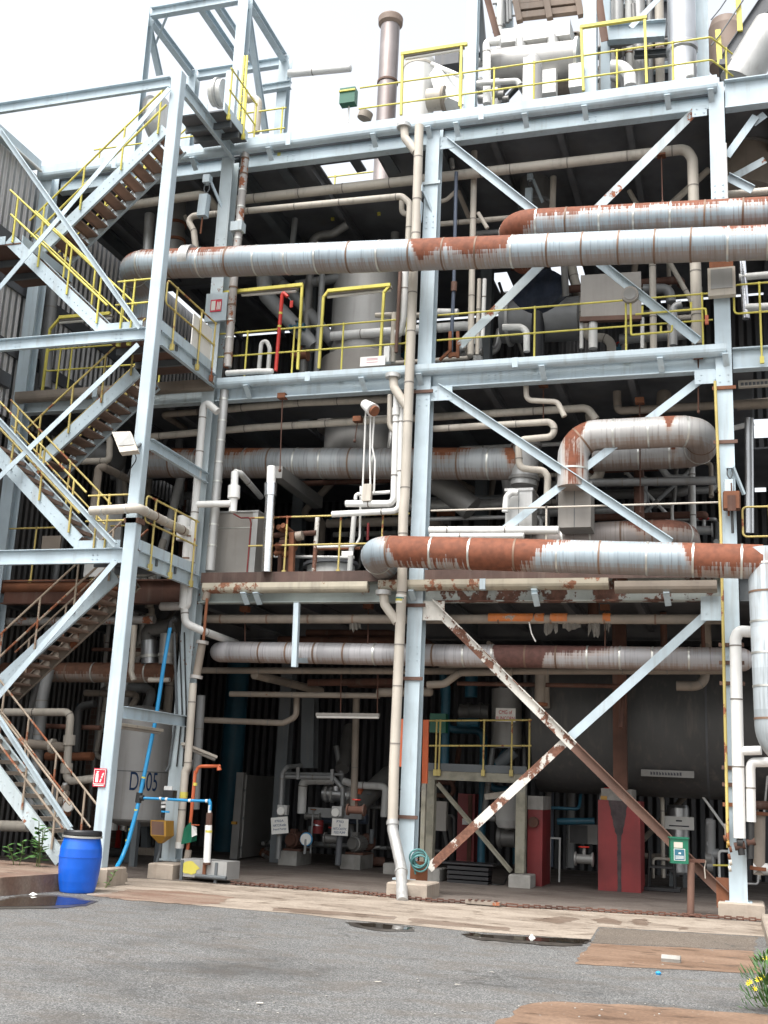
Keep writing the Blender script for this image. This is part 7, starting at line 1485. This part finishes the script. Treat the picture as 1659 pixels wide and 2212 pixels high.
P_('lagged white downpipe below the lagged elbow box', [t02(1222,100,-.28), t02(1190,600,-.28), t02(1180,625,-.28)], .17, 'white_pipe', 'lagged_pipe', bands=.4, band_mat='band_rust')
P_('thin rust stained drop pipe under the lower deck at the left column', [t02(1345,520,-.05), t02(1330,575,-.05)], .15, 'beige_dirty_shaded')
t, o_, xd, zd_ = flat_sign('white notice with red print tied to the middle deck railing', t11(757,682,.02), .50, .19, 'sign_white')
K = dict(o_=o_, xd=xd, zd_=zd_, par=t)
for y in (.045,.02,-.03): pat([(-.12,y),(.1,y),(.1,y+.014),(-.12,y+.014)], 'faded_red', 'print_line', **K)
t = thing('sticker', 'crumpled white, yellow and green sticker wrapped on the tall downpipe', 'sticker', t12(935,570,-.33))
for y0_, y1_, m_ in ((537,555,'sign_white'),(555,566,'hose_teal'),(566,580,'yellow'),(580,592,'sign_white')): MB().tube([t12(942-(y0_-537)*.1,y0_,-.22), t12(942-(y1_-537)*.1,y1_,-.22)], .093, n=16, bend=0).build('stripe', m_, t)

t = thing('clad_tower', 'dark clad tower behind the bundle of upright pipes at the top', 'tower', cI(150,700,4.6)); p, q = cI(40,700,4.6), cI(720,700,4.6)
MB().bbox(p.x, q.x, YF+4.6, YF+7, ZT, 24).build('cladding', 'dark_sheet', t)
for z in (16.2,18.1,20.): MB().bar(V((p.x-.1,YF+4.5,z)), V((q.x+.1,YF+4.5,z)), .14, .22).build('girt', 'steel', t)
t = thing('pipe_rack', 'grey lattice of light steel and tubes left of the slatted cooler', 'lattice', cH(500,400,3.6))
for x in (465,530,560,600): MB().bar(cH(x,620,3.6), cH(x-12,-80,3.6), .1, .08, (0,1,0)).build('upright', 'steel', t)
for y in (40,190,340): MB().tube([cH(400,y,3.55), cH(640,y-26,3.55)], .025, n=8).build('rail', 'grey_pipe', t)
random.seed(91)
for lb, x, y, y2, w_, m_ in (('thin lagged upright beside the pale upright at the top',1560,950,-40,.16,'lagging'),('second thin upright by the brown brace at the top',1610,950,-40,.1,'grey_pipe'),('white upright pipe left of the slatted cooler',470,620,-40,.14,'white_pipe')):
    c = cH(x,y-300,2.9); P_(lb, [V((c.x,c.y,ZT)), V((c.x,c.y,21.5))], w_, m_)
for k in range(14):
    x = random.uniform(280,1280); y = random.uniform(820,1060)-(x-280)*.1; c = cH(x,y,2.6+random.random()); r = random.uniform(.05,.12)
    P_('dim fitting under the heat exchanger on the top deck', [c, c+V((random.uniform(-.5,.5),0,random.choice((0,.25,-.2))))], r*2, random.choice(('lagging','grey_pipe','dull_vessel','white_pipe')), group='fittings under the heat exchanger', name='pipe_fitting', cat='fitting')

random.seed(123)
clutter('dim pipes behind the heat exchanger', 'grey pipe among the roof plant behind the heat exchanger', 22, -4.4, -.6, 14.7, 18.6, 2.7, 5., ('grey_pipe','dull_vessel','lagging','beige_dirty_shaded','steel_dark'), .5, (.04,.12))
for i, (z, lb) in enumerate(((16.6,'lower grey roof beam behind the slatted cooler'),(18.3,'upper grey roof beam behind the slatted cooler'))): MB().ibeam((-4.9,YF+3.9,z), (-.4,YF+3.9,z), .16, .26).build('roof_beam', 'steel_dark', label=lb, cat='beam')
